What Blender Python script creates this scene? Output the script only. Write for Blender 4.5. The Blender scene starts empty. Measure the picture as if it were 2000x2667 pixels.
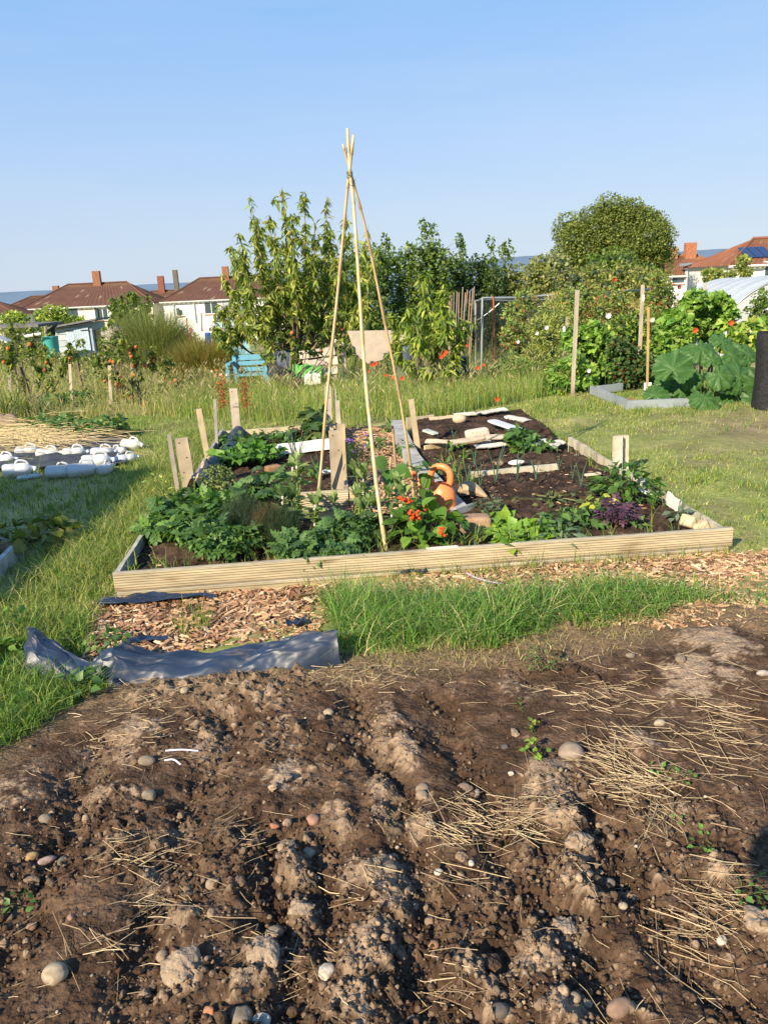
import bpy, math, random
import numpy as np
from mathutils import Vector, Matrix

# ------------------------------------------------------------------ camera, sky, sun, exposure
SC = bpy.context.scene
PITCH, ROLL, CAMH, FPX = math.radians(16.6), math.radians(2.6), 1.6, 2001.0
cd = bpy.data.cameras.new('camera'); cam = bpy.data.objects.new('camera', cd); SC.collection.objects.link(cam)
cd.sensor_fit = 'VERTICAL'; cd.sensor_height = 36.0; cd.lens = 36.0 * FPX / 2667.0
cd.clip_start = 0.05; cd.clip_end = 60000
cam.matrix_world = (Matrix.Translation((0, 0, CAMH)) @ Matrix.Rotation(math.radians(90) - PITCH, 4, 'X')
                    @ Matrix.Rotation(ROLL, 4, 'Z').inverted())
SC.camera = cam
EXPO = 0.85
SUN_EL, SUN_AZ = math.radians(30), math.radians(38)      # shadows run 38 degrees right of the view direction
world = bpy.data.worlds.new('World'); SC.world = world; world.use_nodes = True
nt = world.node_tree; nt.nodes.clear()
sky = nt.nodes.new('ShaderNodeTexSky'); sky.sky_type = 'NISHITA'; sky.sun_disc = False
sky.sun_elevation = SUN_EL; sky.sun_rotation = math.radians(180) + SUN_AZ
sky.altitude = 0; sky.air_density = 1.0; sky.dust_density = 0.4; sky.ozone_density = 3.0
bg = nt.nodes.new('ShaderNodeBackground'); bg.inputs['Strength'].default_value = 0.10
wo = nt.nodes.new('ShaderNodeOutputWorld')
# thin even haze layer over the clear sky: colour by elevation only, the same all round
tcw = nt.nodes.new('ShaderNodeTexCoord'); sxyz = nt.nodes.new('ShaderNodeSeparateXYZ'); nt.links.new(tcw.outputs['Generated'], sxyz.inputs[0])
rmp = nt.nodes.new('ShaderNodeValToRGB'); nt.links.new(sxyz.outputs['Z'], rmp.inputs[0]); el = rmp.color_ramp.elements
for pos, c in ((0.0, (.58, .685, .84)), (.07, (.555, .68, .865)), (.15, (.47, .65, .93)), (.29, (.31, .56, .95)), (.6, (.17, .41, .86))):
    e = el[0] if pos == 0 else el.new(pos); e.color = (*c, 1)
el[-1].color = (.12, .33, .76, 1)
scv = nt.nodes.new('ShaderNodeVectorMath'); scv.operation = 'SCALE'; scv.inputs['Scale'].default_value = 1 / (0.10 * 2 ** EXPO); nt.links.new(rmp.outputs[0], scv.inputs[0])
# faint high cirrus
cmp_ = nt.nodes.new('ShaderNodeMapping'); cmp_.inputs['Scale'].default_value = (1.2, 1.2, 9); cmp_.inputs['Rotation'].default_value = (0, .12, 0); nt.links.new(tcw.outputs['Generated'], cmp_.inputs[0])
cn = nt.nodes.new('ShaderNodeTexNoise'); cn.inputs['Scale'].default_value = 2.2; cn.inputs['Detail'].default_value = 7; cn.inputs['Roughness'].default_value = .62; nt.links.new(cmp_.outputs[0], cn.inputs['Vector'])
cr = nt.nodes.new('ShaderNodeMapRange'); cr.inputs['From Min'].default_value = .42; cr.inputs['From Max'].default_value = .8; cr.inputs['To Max'].default_value = .22; nt.links.new(cn.outputs[0], cr.inputs[0])
cx_ = nt.nodes.new('ShaderNodeMix'); cx_.data_type = 'RGBA'; nt.links.new(cr.outputs[0], cx_.inputs[0]); nt.links.new(rmp.outputs[0], cx_.inputs[6]); cx_.inputs[7].default_value = (.70, .78, .88, 1)
nt.links.new(cx_.outputs[2], scv.inputs[0])
mxs = nt.nodes.new('ShaderNodeMix'); mxs.data_type = 'RGBA'; mxs.inputs[0].default_value = .88
nt.links.new(sky.outputs[0], mxs.inputs[6]); nt.links.new(scv.outputs[0], mxs.inputs[7]); nt.links.new(mxs.outputs[2], bg.inputs['Color']); nt.links.new(bg.outputs[0], wo.inputs['Surface'])
sl = bpy.data.lights.new('sun', 'SUN'); sl.energy = 4.9; sl.angle = math.radians(0.53); sl.color = (1.0, 0.865, 0.65)
sun = bpy.data.objects.new('sun', sl); SC.collection.objects.link(sun)
SDIR = Vector((math.sin(SUN_AZ) * math.cos(SUN_EL), math.cos(SUN_AZ) * math.cos(SUN_EL), -math.sin(SUN_EL)))
sun.rotation_euler = SDIR.to_track_quat('-Z', 'Y').to_euler()
vs = SC.view_settings; vs.view_transform = 'Standard'; vs.look = 'None'; vs.exposure = EXPO; vs.gamma = 1.0
vs.use_curve_mapping = False
SC.cycles.max_bounces = 6; SC.cycles.transparent_max_bounces = 12; SC.cycles.use_denoising = True

# ------------------------------------------------------------------ helpers
rng = np.random.default_rng(11); random.seed(5)
COLL = SC.collection
TRIS = [0]

def ray(u, v):
    x = (u - 1000) / FPX; y = (1333.5 - v) / FPX
    c, s = math.cos(ROLL), math.sin(ROLL)
    x, y = x * c + y * s, -x * s + y * c
    return np.array([x, math.cos(PITCH) + y * math.sin(PITCH), -math.sin(PITCH) + y * math.cos(PITCH)])
def G(u, v, z=0.0):                       # ground point seen at a pixel of the 2000 x 2667 photograph
    r = ray(u, v); t = (z - CAMH) / r[2]; return np.array([r[0] * t, r[1] * t, z])
def A(u, v, Y):                           # point at a pixel, Y metres away
    r = ray(u, v); t = Y / r[1]; return np.array([r[0] * t, Y, CAMH + r[2] * t])
def S(px, Y): return px / FPX * Y        # metres spanned by px pixels at distance Y

def h2(ix, iy, seed):
    n = (ix.astype(np.int64) * 374761393 + iy.astype(np.int64) * 668265263 + seed * 1442695041) & 0x7fffffff
    n = ((n ^ (n >> 13)) * 1274126177) & 0x7fffffff
    return ((n ^ (n >> 16)) & 0xffffff) / float(0xffffff)
def vnoise(x, y, seed=0):
    x = np.asarray(x, float); y = np.asarray(y, float)
    ix = np.floor(x); iy = np.floor(y); fx = x - ix; fy = y - iy
    fx = fx * fx * (3 - 2 * fx); fy = fy * fy * (3 - 2 * fy)
    a = h2(ix, iy, seed); b = h2(ix + 1, iy, seed); c = h2(ix, iy + 1, seed); d = h2(ix + 1, iy + 1, seed)
    return (a * (1 - fx) + b * fx) * (1 - fy) + (c * (1 - fx) + d * fx) * fy
def fbm(x, y, seed=0, o=4, g=0.5):
    s = 0; a = 1; t = 0
    for k in range(o):
        s = s + a * vnoise(x * 2 ** k + 17.3 * k, y * 2 ** k - 9.1 * k, seed + k); t += a; a *= g
    return s / t
def worley(x, y, seed=0):
    ix = np.floor(x); iy = np.floor(y); best = np.full(x.shape, 9.0); hid = np.zeros(x.shape)
    for dx in (-1, 0, 1):
        for dy in (-1, 0, 1):
            jx = ix + dx; jy = iy + dy
            d = np.hypot(jx + h2(jx, jy, seed) - x, jy + h2(jx, jy, seed + 5) - y)
            m = d < best; best = np.where(m, d, best); hid = np.where(m, h2(jx, jy, seed + 9), hid)
    return best, hid
def sstep(a, b, x):
    t = np.clip((x - a) / (b - a), 0, 1); return t * t * (3 - 2 * t)
def seg_interp(pts, x):
    p = np.array(sorted(pts)); return np.interp(x, p[:, 0], p[:, 1])

def flist(Fs):
    if isinstance(Fs, np.ndarray): return [Fs]
    if isinstance(Fs[0], (list, tuple)) and not isinstance(Fs[0][0], (list, tuple, np.ndarray)): return [np.array(Fs)]
    return [np.asarray(f) for f in Fs]
def mesh_data(name, V, Fs, C=None, smooth=False, mat=None):
    V = np.asarray(V, np.float32).reshape(-1, 3)
    Fs = [np.asarray(f, np.int32) for f in flist(Fs) if len(f)]
    me = bpy.data.meshes.new(name)
    nl = sum(f.size for f in Fs); npoly = sum(len(f) for f in Fs)
    me.vertices.add(len(V)); me.vertices.foreach_set('co', V.ravel())
    me.loops.add(nl); me.loops.foreach_set('vertex_index', np.concatenate([f.ravel() for f in Fs]))
    me.polygons.add(npoly)
    tot = np.concatenate([np.full(len(f), f.shape[1], np.int32) for f in Fs])
    st = np.concatenate([[0], np.cumsum(tot)[:-1]]).astype(np.int32)
    me.polygons.foreach_set('loop_start', st); me.polygons.foreach_set('loop_total', tot)
    TRIS[0] += int((tot - 2).sum())
    me.polygons.foreach_set('use_smooth', np.full(npoly, bool(smooth)))
    if C is not None:
        C = np.asarray(C, np.float32)
        if C.ndim == 1: C = np.tile(C, (len(V), 1))
        a = me.color_attributes.new('Col', 'FLOAT_COLOR', 'POINT')
        a.data.foreach_set('color', np.c_[C[:, :3], np.ones(len(C), np.float32)].astype(np.float32).ravel())
    me.update(calc_edges=True)
    if mat: me.materials.append(mat)
    return me
def tag(o, label=None, cat=None, group=None, kind=None):
    if label: o['label'] = label
    if cat: o['category'] = cat
    if group: o['group'] = group
    if kind: o['kind'] = kind
    return o
def thing(name, label, cat, loc, group=None):
    o = bpy.data.objects.new(name, None); COLL.objects.link(o); o.location = [float(q) for q in loc]
    o.empty_display_size = 0.1
    return tag(o, label, cat, group)
def wloc(o):
    p = np.array(o.location)
    while o.parent: o = o.parent; p = p + np.array(o.location)
    return p
def obj(name, V, Fs, mat, parent=None, C=None, smooth=False, org=None):
    """links ONE mesh object; V in world coordinates"""
    V = np.asarray(V, float).reshape(-1, 3)
    if parent is not None:
        me = mesh_data(name, V - wloc(parent), Fs, C, smooth, mat)
        o = bpy.data.objects.new(name, me); o.parent = parent
    else:
        if org is None: org = np.array([V[:, 0].mean(), V[:, 1].mean(), V[:, 2].min()])
        me = mesh_data(name, V - np.array(org), Fs, C, smooth, mat)
        o = bpy.data.objects.new(name, me); o.location = [float(q) for q in org]
    COLL.objects.link(o); return o
def rotz(a):
    c, s = math.cos(a), math.sin(a); return np.array([[c, -s, 0], [s, c, 0], [0, 0, 1.]])
def rotx(a):
    c, s = math.cos(a), math.sin(a); return np.array([[1., 0, 0], [0, c, -s], [0, s, c]])
def roty(a):
    c, s = math.cos(a), math.sin(a); return np.array([[c, 0, s], [0, 1., 0], [-s, 0, c]])
def randrot(n):
    q = rng.normal(size=(n, 4)); q /= np.linalg.norm(q, axis=1)[:, None]; w, x, y, z = q.T
    return np.stack([1 - 2 * (y * y + z * z), 2 * (x * y - z * w), 2 * (x * z + y * w), 2 * (x * y + z * w), 1 - 2 * (x * x + z * z),
                     2 * (y * z - x * w), 2 * (x * z - y * w), 2 * (y * z + x * w), 1 - 2 * (x * x + y * y)], 1).reshape(-1, 3, 3)
def zrots(a):
    c, s = np.cos(a), np.sin(a); o = np.zeros_like(a); i = np.ones_like(a)
    return np.stack([c, -s, o, s, c, o, o, o, i], 1).reshape(-1, 3, 3)
def frames(D, N):
    """rotation per instance: local Y along D, local Z towards N"""
    D = D / (np.linalg.norm(D, axis=1)[:, None] + 1e-9)
    X = np.cross(D, N); X /= (np.linalg.norm(X, axis=1)[:, None] + 1e-9)
    Z = np.cross(X, D); return np.stack([X, D, Z], 2)
def inst(T, P, R, Sc, C=None):
    tv, tf = T; tv = np.asarray(tv, float); n = len(P); k = len(tv)
    Sc = np.asarray(Sc, float)
    if Sc.ndim == 0: Sc = np.full(n, float(Sc))
    L = tv[None] * (Sc[:, None, None] if Sc.ndim == 1 else Sc[:, None, :])
    V = np.einsum('nij,nkj->nki', R, L) + np.asarray(P)[:, None, :]
    F = [np.asarray(f)[None] + (np.arange(n) * k)[:, None, None] for f in (tf if isinstance(tf, list) else [tf])]
    F = [f.reshape(-1, f.shape[2]) for f in F]
    if C is None: return V.reshape(-1, 3), F, None
    C = np.asarray(C); C = np.repeat(C, k, axis=0) if C.ndim == 2 and len(C) == n else np.tile(C[:3], (n * k, 1))
    return V.reshape(-1, 3), F, C
class MB:
    def __init__(s): s.V = []; s.F = {}; s.C = []; s.n = 0
    def add(s, V, Fs, C=None):
        V = np.asarray(V, float).reshape(-1, 3)
        for f in flist(Fs):
            if len(f): s.F.setdefault(f.shape[1], []).append(f + s.n)
        s.V.append(V); s.n += len(V)
        C = np.array((.5, .5, .5)) if C is None else np.asarray(C)
        s.C.append(np.tile(C[:3], (len(V), 1)) if C.ndim == 1 else C)
        return s
    def box(s, c, size, R=None, C=None, jit=0.0):
        v = np.array([[x, y, z] for x in (-.5, .5) for y in (-.5, .5) for z in (-.5, .5)]) * np.array(size)
        if jit: v = v + rng.normal(size=v.shape) * jit
        if R is not None: v = v @ np.asarray(R).T
        f = np.array([[0, 1, 3, 2], [4, 6, 7, 5], [0, 4, 5, 1], [2, 3, 7, 6], [0, 2, 6, 4], [1, 5, 7, 3]])
        return s.add(v + np.array(c), f, C)
    def tube(s, P, r, n=6, C=None, cap=True, rot=0.0, zs=1.0):
        P = np.asarray(P, float); m = len(P); r = np.full(m, r) if np.isscalar(r) else np.asarray(r, float)
        D = np.gradient(P, axis=0); D /= np.linalg.norm(D, axis=1)[:, None] + 1e-9
        ref = np.array([0, 0, 1.]) if abs(D[0, 2]) < .8 else np.array([1., 0, 0])
        X = np.cross(D, ref); X /= np.linalg.norm(X, axis=1)[:, None] + 1e-9; Y = np.cross(D, X)
        a = np.arange(n) / n * 2 * math.pi + rot
        V = P[:, None] + r[:, None, None] * (np.cos(a)[None, :, None] * X[:, None] + np.sin(a)[None, :, None] * Y[:, None])
        i = np.arange(m - 1)[:, None] * n; j = np.arange(n)[None]; k = (j + 1) % n
        F = np.stack([i + j, i + k, i + n + k, i + n + j], 2).reshape(-1, 4)
        V = V.reshape(-1, 3)
        if cap:
            V = np.r_[V, P[:1], P[-1:]]; b = m * n; j = np.arange(n); k = (j + 1) % n
            t = np.r_[np.stack([np.full(n, b), k, j], 1), np.stack([np.full(n, b + 1), (m - 1) * n + j, (m - 1) * n + k], 1)]
            return s.add(V, [F, t], C)
        return s.add(V, F, C)
    def build(s, name, mat, parent=None, smooth=False, org=None):
        return obj(name, np.concatenate(s.V), [np.concatenate(f) for f in s.F.values()], mat, parent,
                   np.concatenate(s.C), smooth, org)
def join(parts):                           # parts: list of inst() results
    V, F, C, n = [], {}, [], 0
    for v, fs, c in parts:
        for f in fs: F.setdefault(f.shape[1], []).append(f + n)
        V.append(v); C.append(c); n += len(v)
    return np.concatenate(V), [np.concatenate(f) for f in F.values()], np.concatenate(C)
def curve(pts, n=12):
    """smooth curve through points (Catmull-Rom)"""
    P = np.asarray(pts, float); P = np.r_[2 * P[:1] - P[1:2], P, 2 * P[-1:] - P[-2:-1]]; out = []
    m = len(P) - 3
    for k in np.linspace(0, m, n):
        i = min(int(k), m - 1); t = k - i; a, b, c, d = P[i:i + 4]
        out.append(.5 * ((2 * b) + (-a + c) * t + (2 * a - 5 * b + 4 * c - d) * t * t + (-a + 3 * b - 3 * c + d) * t ** 3))
    return np.array(out)
def icos(sub=2):
    import bmesh
    b = bmesh.new(); bmesh.ops.create_icosphere(b, subdivisions=sub, radius=1)
    v = np.array([x.co[:] for x in b.verts]); f = np.array([[q.index for q in p.verts] for p in b.faces]); b.free(); return v, f
def mixc(a, b, t):
    a = np.asarray(a, float); b = np.asarray(b, float); t = np.asarray(t)[..., None]; return a * (1 - t) + b * t
def veg(c): return np.array(c, float) * np.array((1.62, 1.42, 1.25))
def jitc(cols, n, amt=.18, w=None):
    """n colours picked from a list, each with its own brightness"""
    cols = np.asarray(cols, float); i = rng.choice(len(cols), n, p=w)
    return cols[i] * np.clip(1 + rng.normal(size=(n, 1)) * amt, .5, 1.6)

# ------------------------------------------------------------------ materials
def mk(name, rough=.8, col=None, attr=True, noise=0, nscale=8, bump=0, bscale=40, transl=0, spec=.3, metal=0, stretch=None,
       alpha=None, ndetail=6, tcol=None, coat=0):
    m = bpy.data.materials.new(name); m.use_nodes = True; n = m.node_tree.nodes; l = m.node_tree.links
    p = n['Principled BSDF']; p.inputs['Roughness'].default_value = rough; p.inputs['Metallic'].default_value = metal
    p.inputs['Specular IOR Level'].default_value = spec
    if coat: p.inputs['Coat Weight'].default_value = coat
    tc = n.new('ShaderNodeTexCoord'); mp = n.new('ShaderNodeMapping'); l.new(tc.outputs['Object'], mp.inputs[0])
    if stretch: mp.inputs['Scale'].default_value = stretch
    if attr:
        c = n.new('ShaderNodeAttribute'); c.attribute_name = 'Col'; src = c.outputs['Color']
    else:
        c = n.new('ShaderNodeRGB'); c.outputs[0].default_value = (*col, 1); src = c.outputs[0]
    if noise:
        t = n.new('ShaderNodeTexNoise'); t.inputs['Scale'].default_value = nscale; t.inputs['Detail'].default_value = ndetail
        l.new(mp.outputs[0], t.inputs['Vector'])
        r = n.new('ShaderNodeMapRange'); r.inputs['From Min'].default_value = .3; r.inputs['From Max'].default_value = .7
        r.inputs['To Min'].default_value = 1 - noise; r.inputs['To Max'].default_value = 1 + noise; l.new(t.outputs[0], r.inputs[0])
        v = n.new('ShaderNodeVectorMath'); v.operation = 'SCALE'; l.new(src, v.inputs[0]); l.new(r.outputs[0], v.inputs['Scale']); src = v.outputs[0]
    l.new(src, p.inputs['Base Color'])
    if bump:
        t = n.new('ShaderNodeTexNoise'); t.inputs['Scale'].default_value = bscale; t.inputs['Detail'].default_value = 8
        l.new(mp.outputs[0], t.inputs['Vector'])
        b = n.new('ShaderNodeBump'); b.inputs['Strength'].default_value = 1; b.inputs['Distance'].default_value = bump
        l.new(t.outputs[0], b.inputs['Height']); l.new(b.outputs[0], p.inputs['Normal'])
    if transl:
        tr = n.new('ShaderNodeBsdfTranslucent'); mx = n.new('ShaderNodeMixShader'); mx.inputs[0].default_value = transl
        v = n.new('ShaderNodeVectorMath'); v.operation = 'MULTIPLY'; v.inputs[1].default_value = tcol or (1.5, 1.7, .7)
        l.new(src, v.inputs[0]); l.new(v.outputs[0], tr.inputs['Color'])
        l.new(p.outputs[0], mx.inputs[1]); l.new(tr.outputs[0], mx.inputs[2]); l.new(mx.outputs[0], n['Material Output'].inputs[0])
    if alpha is not None: p.inputs['Alpha'].default_value = alpha
    return m
M = dict(
    leaf=mk('leaf', .45, noise=.12, nscale=30, transl=.33, spec=.3),
    grass=mk('grass', .55, transl=.33, spec=.25),
    straw=mk('straw', .6, spec=.3, noise=.15, nscale=60),
    bark=mk('bark', .9, noise=.3, nscale=12, bump=.006, bscale=30, spec=.1, stretch=(1, 1, .3)),
    wood=mk('weathered wood', .85, noise=.28, nscale=5, bump=.0015, bscale=22, spec=.15, stretch=(2, 2, .25)),
    plank=mk('decking', .75, noise=.22, nscale=6, bump=.0012, bscale=30, spec=.15, stretch=(.6, 6, 9)),
    soil=mk('dug soil', .95, noise=.34, nscale=55, bump=.009, bscale=95, spec=.12),
    bedsoil=mk('bed compost', .95, noise=.3, nscale=30, bump=.004, bscale=90, spec=.1),
    stone=mk('stone', .8, noise=.16, nscale=40, bump=.0015, bscale=120, spec=.2),
    ground=mk('turf soil', .95, noise=.3, nscale=3, bump=.02, bscale=12, spec=.1),
    plastic=mk('plastic', .4, noise=.05, nscale=10, spec=.4),
    cane=mk('bamboo', .45, noise=.08, nscale=30, spec=.4, stretch=(1, 1, .2)),
    paint=mk('paint', .7, noise=.1, nscale=6, bump=.001, bscale=30, spec=.25),
    render=mk('render', .9, noise=.05, nscale=2, spec=.1),
    tile=mk('roof tile', .85, noise=.12, nscale=1.2, spec=.1),
    brick=mk('brick', .9, noise=.2, nscale=6, spec=.1),
    glass=mk('glass', .08, spec=.6),
    metal=mk('metal', .45, metal=.6, noise=.15, nscale=8),
    paper=mk('card', .9, noise=.12, nscale=8, bump=.003, bscale=14, spec=.1),
    bottle=mk('milk plastic', .35, noise=.04, nscale=12, transl=.25, spec=.4, tcol=(1, 1, 1)),
    poly=mk('tunnel film', .35, transl=.35, noise=.06, nscale=1.5, bump=.05, bscale=1.2, spec=.5, tcol=(1, 1, 1)),
    petal=mk('petal', .6, transl=.3, tcol=(1.2, .8, .7)),
    cloth=mk('cloth', .9, noise=.1, nscale=20),
)
def sheet_mat():
    m = mk('black polythene', .47, col=(.015, .027, .054), attr=False, noise=.35, nscale=7, bump=.0018, bscale=14, spec=.65)
    n = m.node_tree.nodes; l = m.node_tree.links; p = n['Principled BSDF']
    t = n.new('ShaderNodeTexNoise'); t.inputs['Scale'].default_value = 5; t.inputs['Detail'].default_value = 9; t.inputs['Roughness'].default_value = .7
    r = n.new('ShaderNodeMapRange'); r.inputs['From Min'].default_value = .56; r.inputs['From Max'].default_value = .74
    l.new(t.outputs[0], r.inputs[0]); mx = n.new('ShaderNodeMix'); mx.data_type = 'RGBA'; l.new(r.outputs[0], mx.inputs[0])
    src = p.inputs['Base Color'].links[0].from_socket; l.new(src, mx.inputs[6]); mx.inputs[7].default_value = (.16, .12, .085, 1)
    l.new(mx.outputs[2], p.inputs['Base Color'])
    r2 = n.new('ShaderNodeMapRange'); l.new(r.outputs[0], r2.inputs[0]); r2.inputs['To Min'].default_value = .47; r2.inputs['To Max'].default_value = .8
    l.new(r2.outputs[0], p.inputs['Roughness']); return m
M['sheet'] = sheet_mat()
def net_mat(name, col, scale, fill):
    """fine woven netting: threads opaque, holes open"""
    m = bpy.data.materials.new(name); m.use_nodes = True; n = m.node_tree.nodes; l = m.node_tree.links; p = n['Principled BSDF']
    p.inputs['Base Color'].default_value = (*col, 1); p.inputs['Roughness'].default_value = .7
    tc = n.new('ShaderNodeTexCoord'); t = n.new('ShaderNodeTexNoise'); t.inputs['Scale'].default_value = scale
    l.new(tc.outputs['Object'], t.inputs['Vector'])
    r = n.new('ShaderNodeMapRange'); r.inputs['From Min'].default_value = .35; r.inputs['From Max'].default_value = .65
    r.inputs['To Min'].default_value = fill - .15; r.inputs['To Max'].default_value = fill + .15
    l.new(t.outputs[0], r.inputs[0]); l.new(r.outputs[0], p.inputs['Alpha']); return m
M['net'] = net_mat('fine netting', (.03, .035, .035), 6, .38)
M['greennet'] = net_mat('green netting', (.16, .5, .10), 30, .75)

# leaf templates: length 1 along +Y, face +Z
def leaf_t(w=.3, droop=.25, fold=.12, rows=((.0, .12), (.3, 1.), (.68, .8))):
    V = []; F = []
    for y, k in rows: V += [(-w * k, y, fold * k * w * 2 - droop * y * y), (0, y, -droop * y * y), (w * k, y, fold * k * w * 2 - droop * y * y)]
    V.append((0, 1, -droop)); m = len(rows)
    for i in range(m - 1):
        a = i * 3; b = a + 3; F += [(a, a + 1, b + 1), (a, b + 1, b), (a + 1, a + 2, b + 2), (a + 1, b + 2, b + 1)]
    a = (m - 1) * 3; F += [(a, a + 1, m * 3), (a + 1, a + 2, m * 3)]
    return np.array(V), np.array(F)
L_OVAL = leaf_t(.28, .15, .12, ((0, .3), (.42, 1.))); L_LONG = leaf_t(.14, .45, .15, ((0, .3), (.45, 1.))); L_BROAD = leaf_t(.42, .2, .15, ((0, .35), (.4, 1.)))
L_SMALL = (np.array([(0, 0, 0), (-.33, .5, .08), (.33, .5, .08), (0, 1, -.1)]), np.array([(0, 2, 1), (1, 2, 3)]))
L_NARROW = (np.array([(0, 0, 0), (-.12, .5, .05), (.12, .5, .05), (0, 1, -.25)]), np.array([(0, 2, 1), (1, 2, 3)]))
L_HEART = leaf_t(.5, .22, .12, ((-.12, .5), (.08, .95), (.35, 1.), (.7, .55)))
def compound_t(k=3, w=.16):
    """pinnate leaf: k pairs of leaflets and an end leaflet"""
    P = []; D = []; s = []
    for i in range(k):
        y = .15 + .6 * i / k
        for sg in (-1, 1): P.append((0, y, -.1 * y)); D.append((sg * .9, .45, -.12)); s.append(.34 + .1 * math.sin(i + 1))
    P.append((0, .6, -.08)); D.append((0, 1, -.25)); s.append(.42)
    P = np.array(P); D = np.array(D); v, f, c = inst(leaf_t(.34, .2, .1, ((0, .2), (.4, 1.))), P, frames(D, np.tile([0, 0, 1.], (len(P), 1))), np.array(s))
    return v, f[0]
L_COMP = compound_t(3); L_COMP2 = compound_t(2)

def gz(x, y):                              # the land: level allotment, falling away behind
    y = np.asarray(y, float)
    return -.05 * np.clip(y - 10, 0, 35) - .052 * np.clip(y - 45, 0, 60) - .03 * np.clip(y - 105, 0, 500)

# ------------------------------------------------------------------ the land, sea and far hills
B0 = np.array([-1.49, 3.93]); BA = math.radians(4.7)
E1 = np.array([math.cos(BA), math.sin(BA)]); E2 = np.array([-math.sin(BA), math.cos(BA)])
def bed(x, y): return (x - B0[0]) * E1[0] + (y - B0[1]) * E1[1], (x - B0[0]) * E2[0] + (y - B0[1]) * E2[1]
EDGE = [(-4, 1.6), (-2.2, 1.9), (-1.55, 2.35), (-1.38, 2.62), (-1.27, 2.86), (-1.15, 2.93), (-.84, 2.95), (-.21, 3.05), (.14, 3.08), (.65, 3.14), (1.14, 3.3), (1.46, 3.42), (1.75, 3.35), (2.4, 3.4), (5, 3.5)]
def soil_in(x, y): return seg_interp(EDGE, x) - y        # positive inside the dug plot
gx = np.unique(np.r_[-np.geomspace(9, 9000, 30), np.arange(-9, 9.01, .15), np.geomspace(9, 9000, 30)])
gy = np.unique(np.r_[-np.geomspace(3, 400, 12), np.arange(-3, 17, .15), np.geomspace(17, 650, 50)])
X, Y = np.meshgrid(gx, gy); Z = gz(X, Y)
near = sstep(14, 9, np.hypot(X, Y - 5)); Z = Z + (fbm(X * 1.5, Y * 1.5, 3) - .5) * .05 * np.clip(near + .3, 0, 1)
Z -= .30 * sstep(-.02, .25, soil_in(X, Y)) * (Y > -2.5) * (abs(X) < 8)
def grid_faces(ny, nx):
    i = np.arange(ny - 1)[:, None] * nx; j = np.arange(nx - 1)[None]; return np.stack([i + j, i + j + 1, i + nx + j + 1, i + nx + j], 2).reshape(-1, 4)
n1 = fbm(X * .7, Y * .7, 8); n2 = fbm(X * 2.2, Y * 2.2, 21)
gc = mixc((.21, .235, .07), (.34, .30, .13), sstep(.45, .65, n1)); gc = mixc(gc, (.20, .155, .09), sstep(.55, .7, n2) * .6)
bare = np.exp(-(((X - 4.3) / 1.1) ** 2 + ((Y - 7.6) / 1.3) ** 2) * 1.2)   # bare patch before the big-leaved plant
gc = mixc(gc, (.24, .17, .11), np.clip(bare * 1.2, 0, .75))
tag(obj('ground', np.c_[X.ravel(), Y.ravel(), Z.ravel()], grid_faces(len(gy), len(gx)), M['ground'], None, gc.reshape(-1, 3), True, (0, 0, 0)), kind='structure')
sw = MB(); sw.add([(-40000, 500, -17.5), (40000, 500, -17.5), (40000, 50000, -17.5), (-40000, 50000, -17.5)], [[0, 1, 2, 3]], (.03, .07, .13))
tag(sw.build('sea', mk('sea', .25, noise=.05, nscale=.01, spec=.5)), kind='structure')
hx = np.linspace(-16000, 16000, 160); P = []
ridge = 90 + 330 * fbm(hx / 3500, hx * 0, 40, 5) * sstep(-12000, 3000, hx) + 40 * fbm(hx / 900, hx * 0 + 3, 44)
hv = np.r_[np.c_[hx, np.full(160, 15000.), np.full(160, -20.)], np.c_[hx, np.full(160, 16500.), ridge], np.c_[hx, np.full(160, 19000.), np.full(160, -20.)]]
tag(obj('hills', hv, grid_faces(3, 160), mk('far hills', .95, noise=.1, nscale=.002), None, np.array((.13, .19, .26)), True), kind='structure')  # blue of the distant haze is put into the hills' base colour

# ------------------------------------------------------------------ dug soil in the foreground
def C2(x, y): return G(x * 1.2056, 1650 + y * 1.2056)[:2]
DRY = [(30, 340, 70, 80, .7), (270, 230, 110, 80, .55), (240, 340, 60, 60, .6), (450, 230, 45, 60, .8), (600, 310, 55, 45, .7), (830, 190, 45, 75, .9), (890, 240, 30, 50, .9),
       (820, 320, 35, 50, .9), (840, 400, 55, 50, .9), (910, 380, 45, 55, .8), (780, 500, 90, 40, .8), (840, 560, 70, 60, 1), (800, 680, 60, 90, 1), (750, 790, 55, 55, .9), (860, 620, 40, 60, .9),
       (640, 500, 45, 45, .9), (655, 600, 38, 30, 1), (400, 730, 60, 42, 1), (560, 700, 60, 50, 1), (1190, 320, 72, 50, 1), (1195, 392, 30, 20, 1), (1250, 460, 35, 22, 1), (1260, 530, 50, 60, 1), (1225, 640, 55, 42, 1),
       (1180, 720, 80, 55, .9), (1050, 700, 45, 48, 1), (1230, 800, 75, 50, .9), (1500, 80, 110, 50, .9), (1550, 30, 100, 40, 1), (1390, 240, 50, 35, .8), (1560, 510, 30, 22, 1), (1640, 640, 40, 32, 1),
       (385, 600, 40, 30, .9), (500, 740, 40, 35, .8), (390, 420, 50, 60, .7), (350, 520, 50, 22, .6), (1110, 120, 40, 25, .6), (560, 130, 120, 25, .5), (350, 140, 80, 30, .5), (60, 470, 60, 30, .4), (720, 380, 30, 60, .5), (1050, 810, 30, 20, .7), (1390, 820, 35, 20, .8), (620, 220, 60, 50, .4)]
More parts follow.
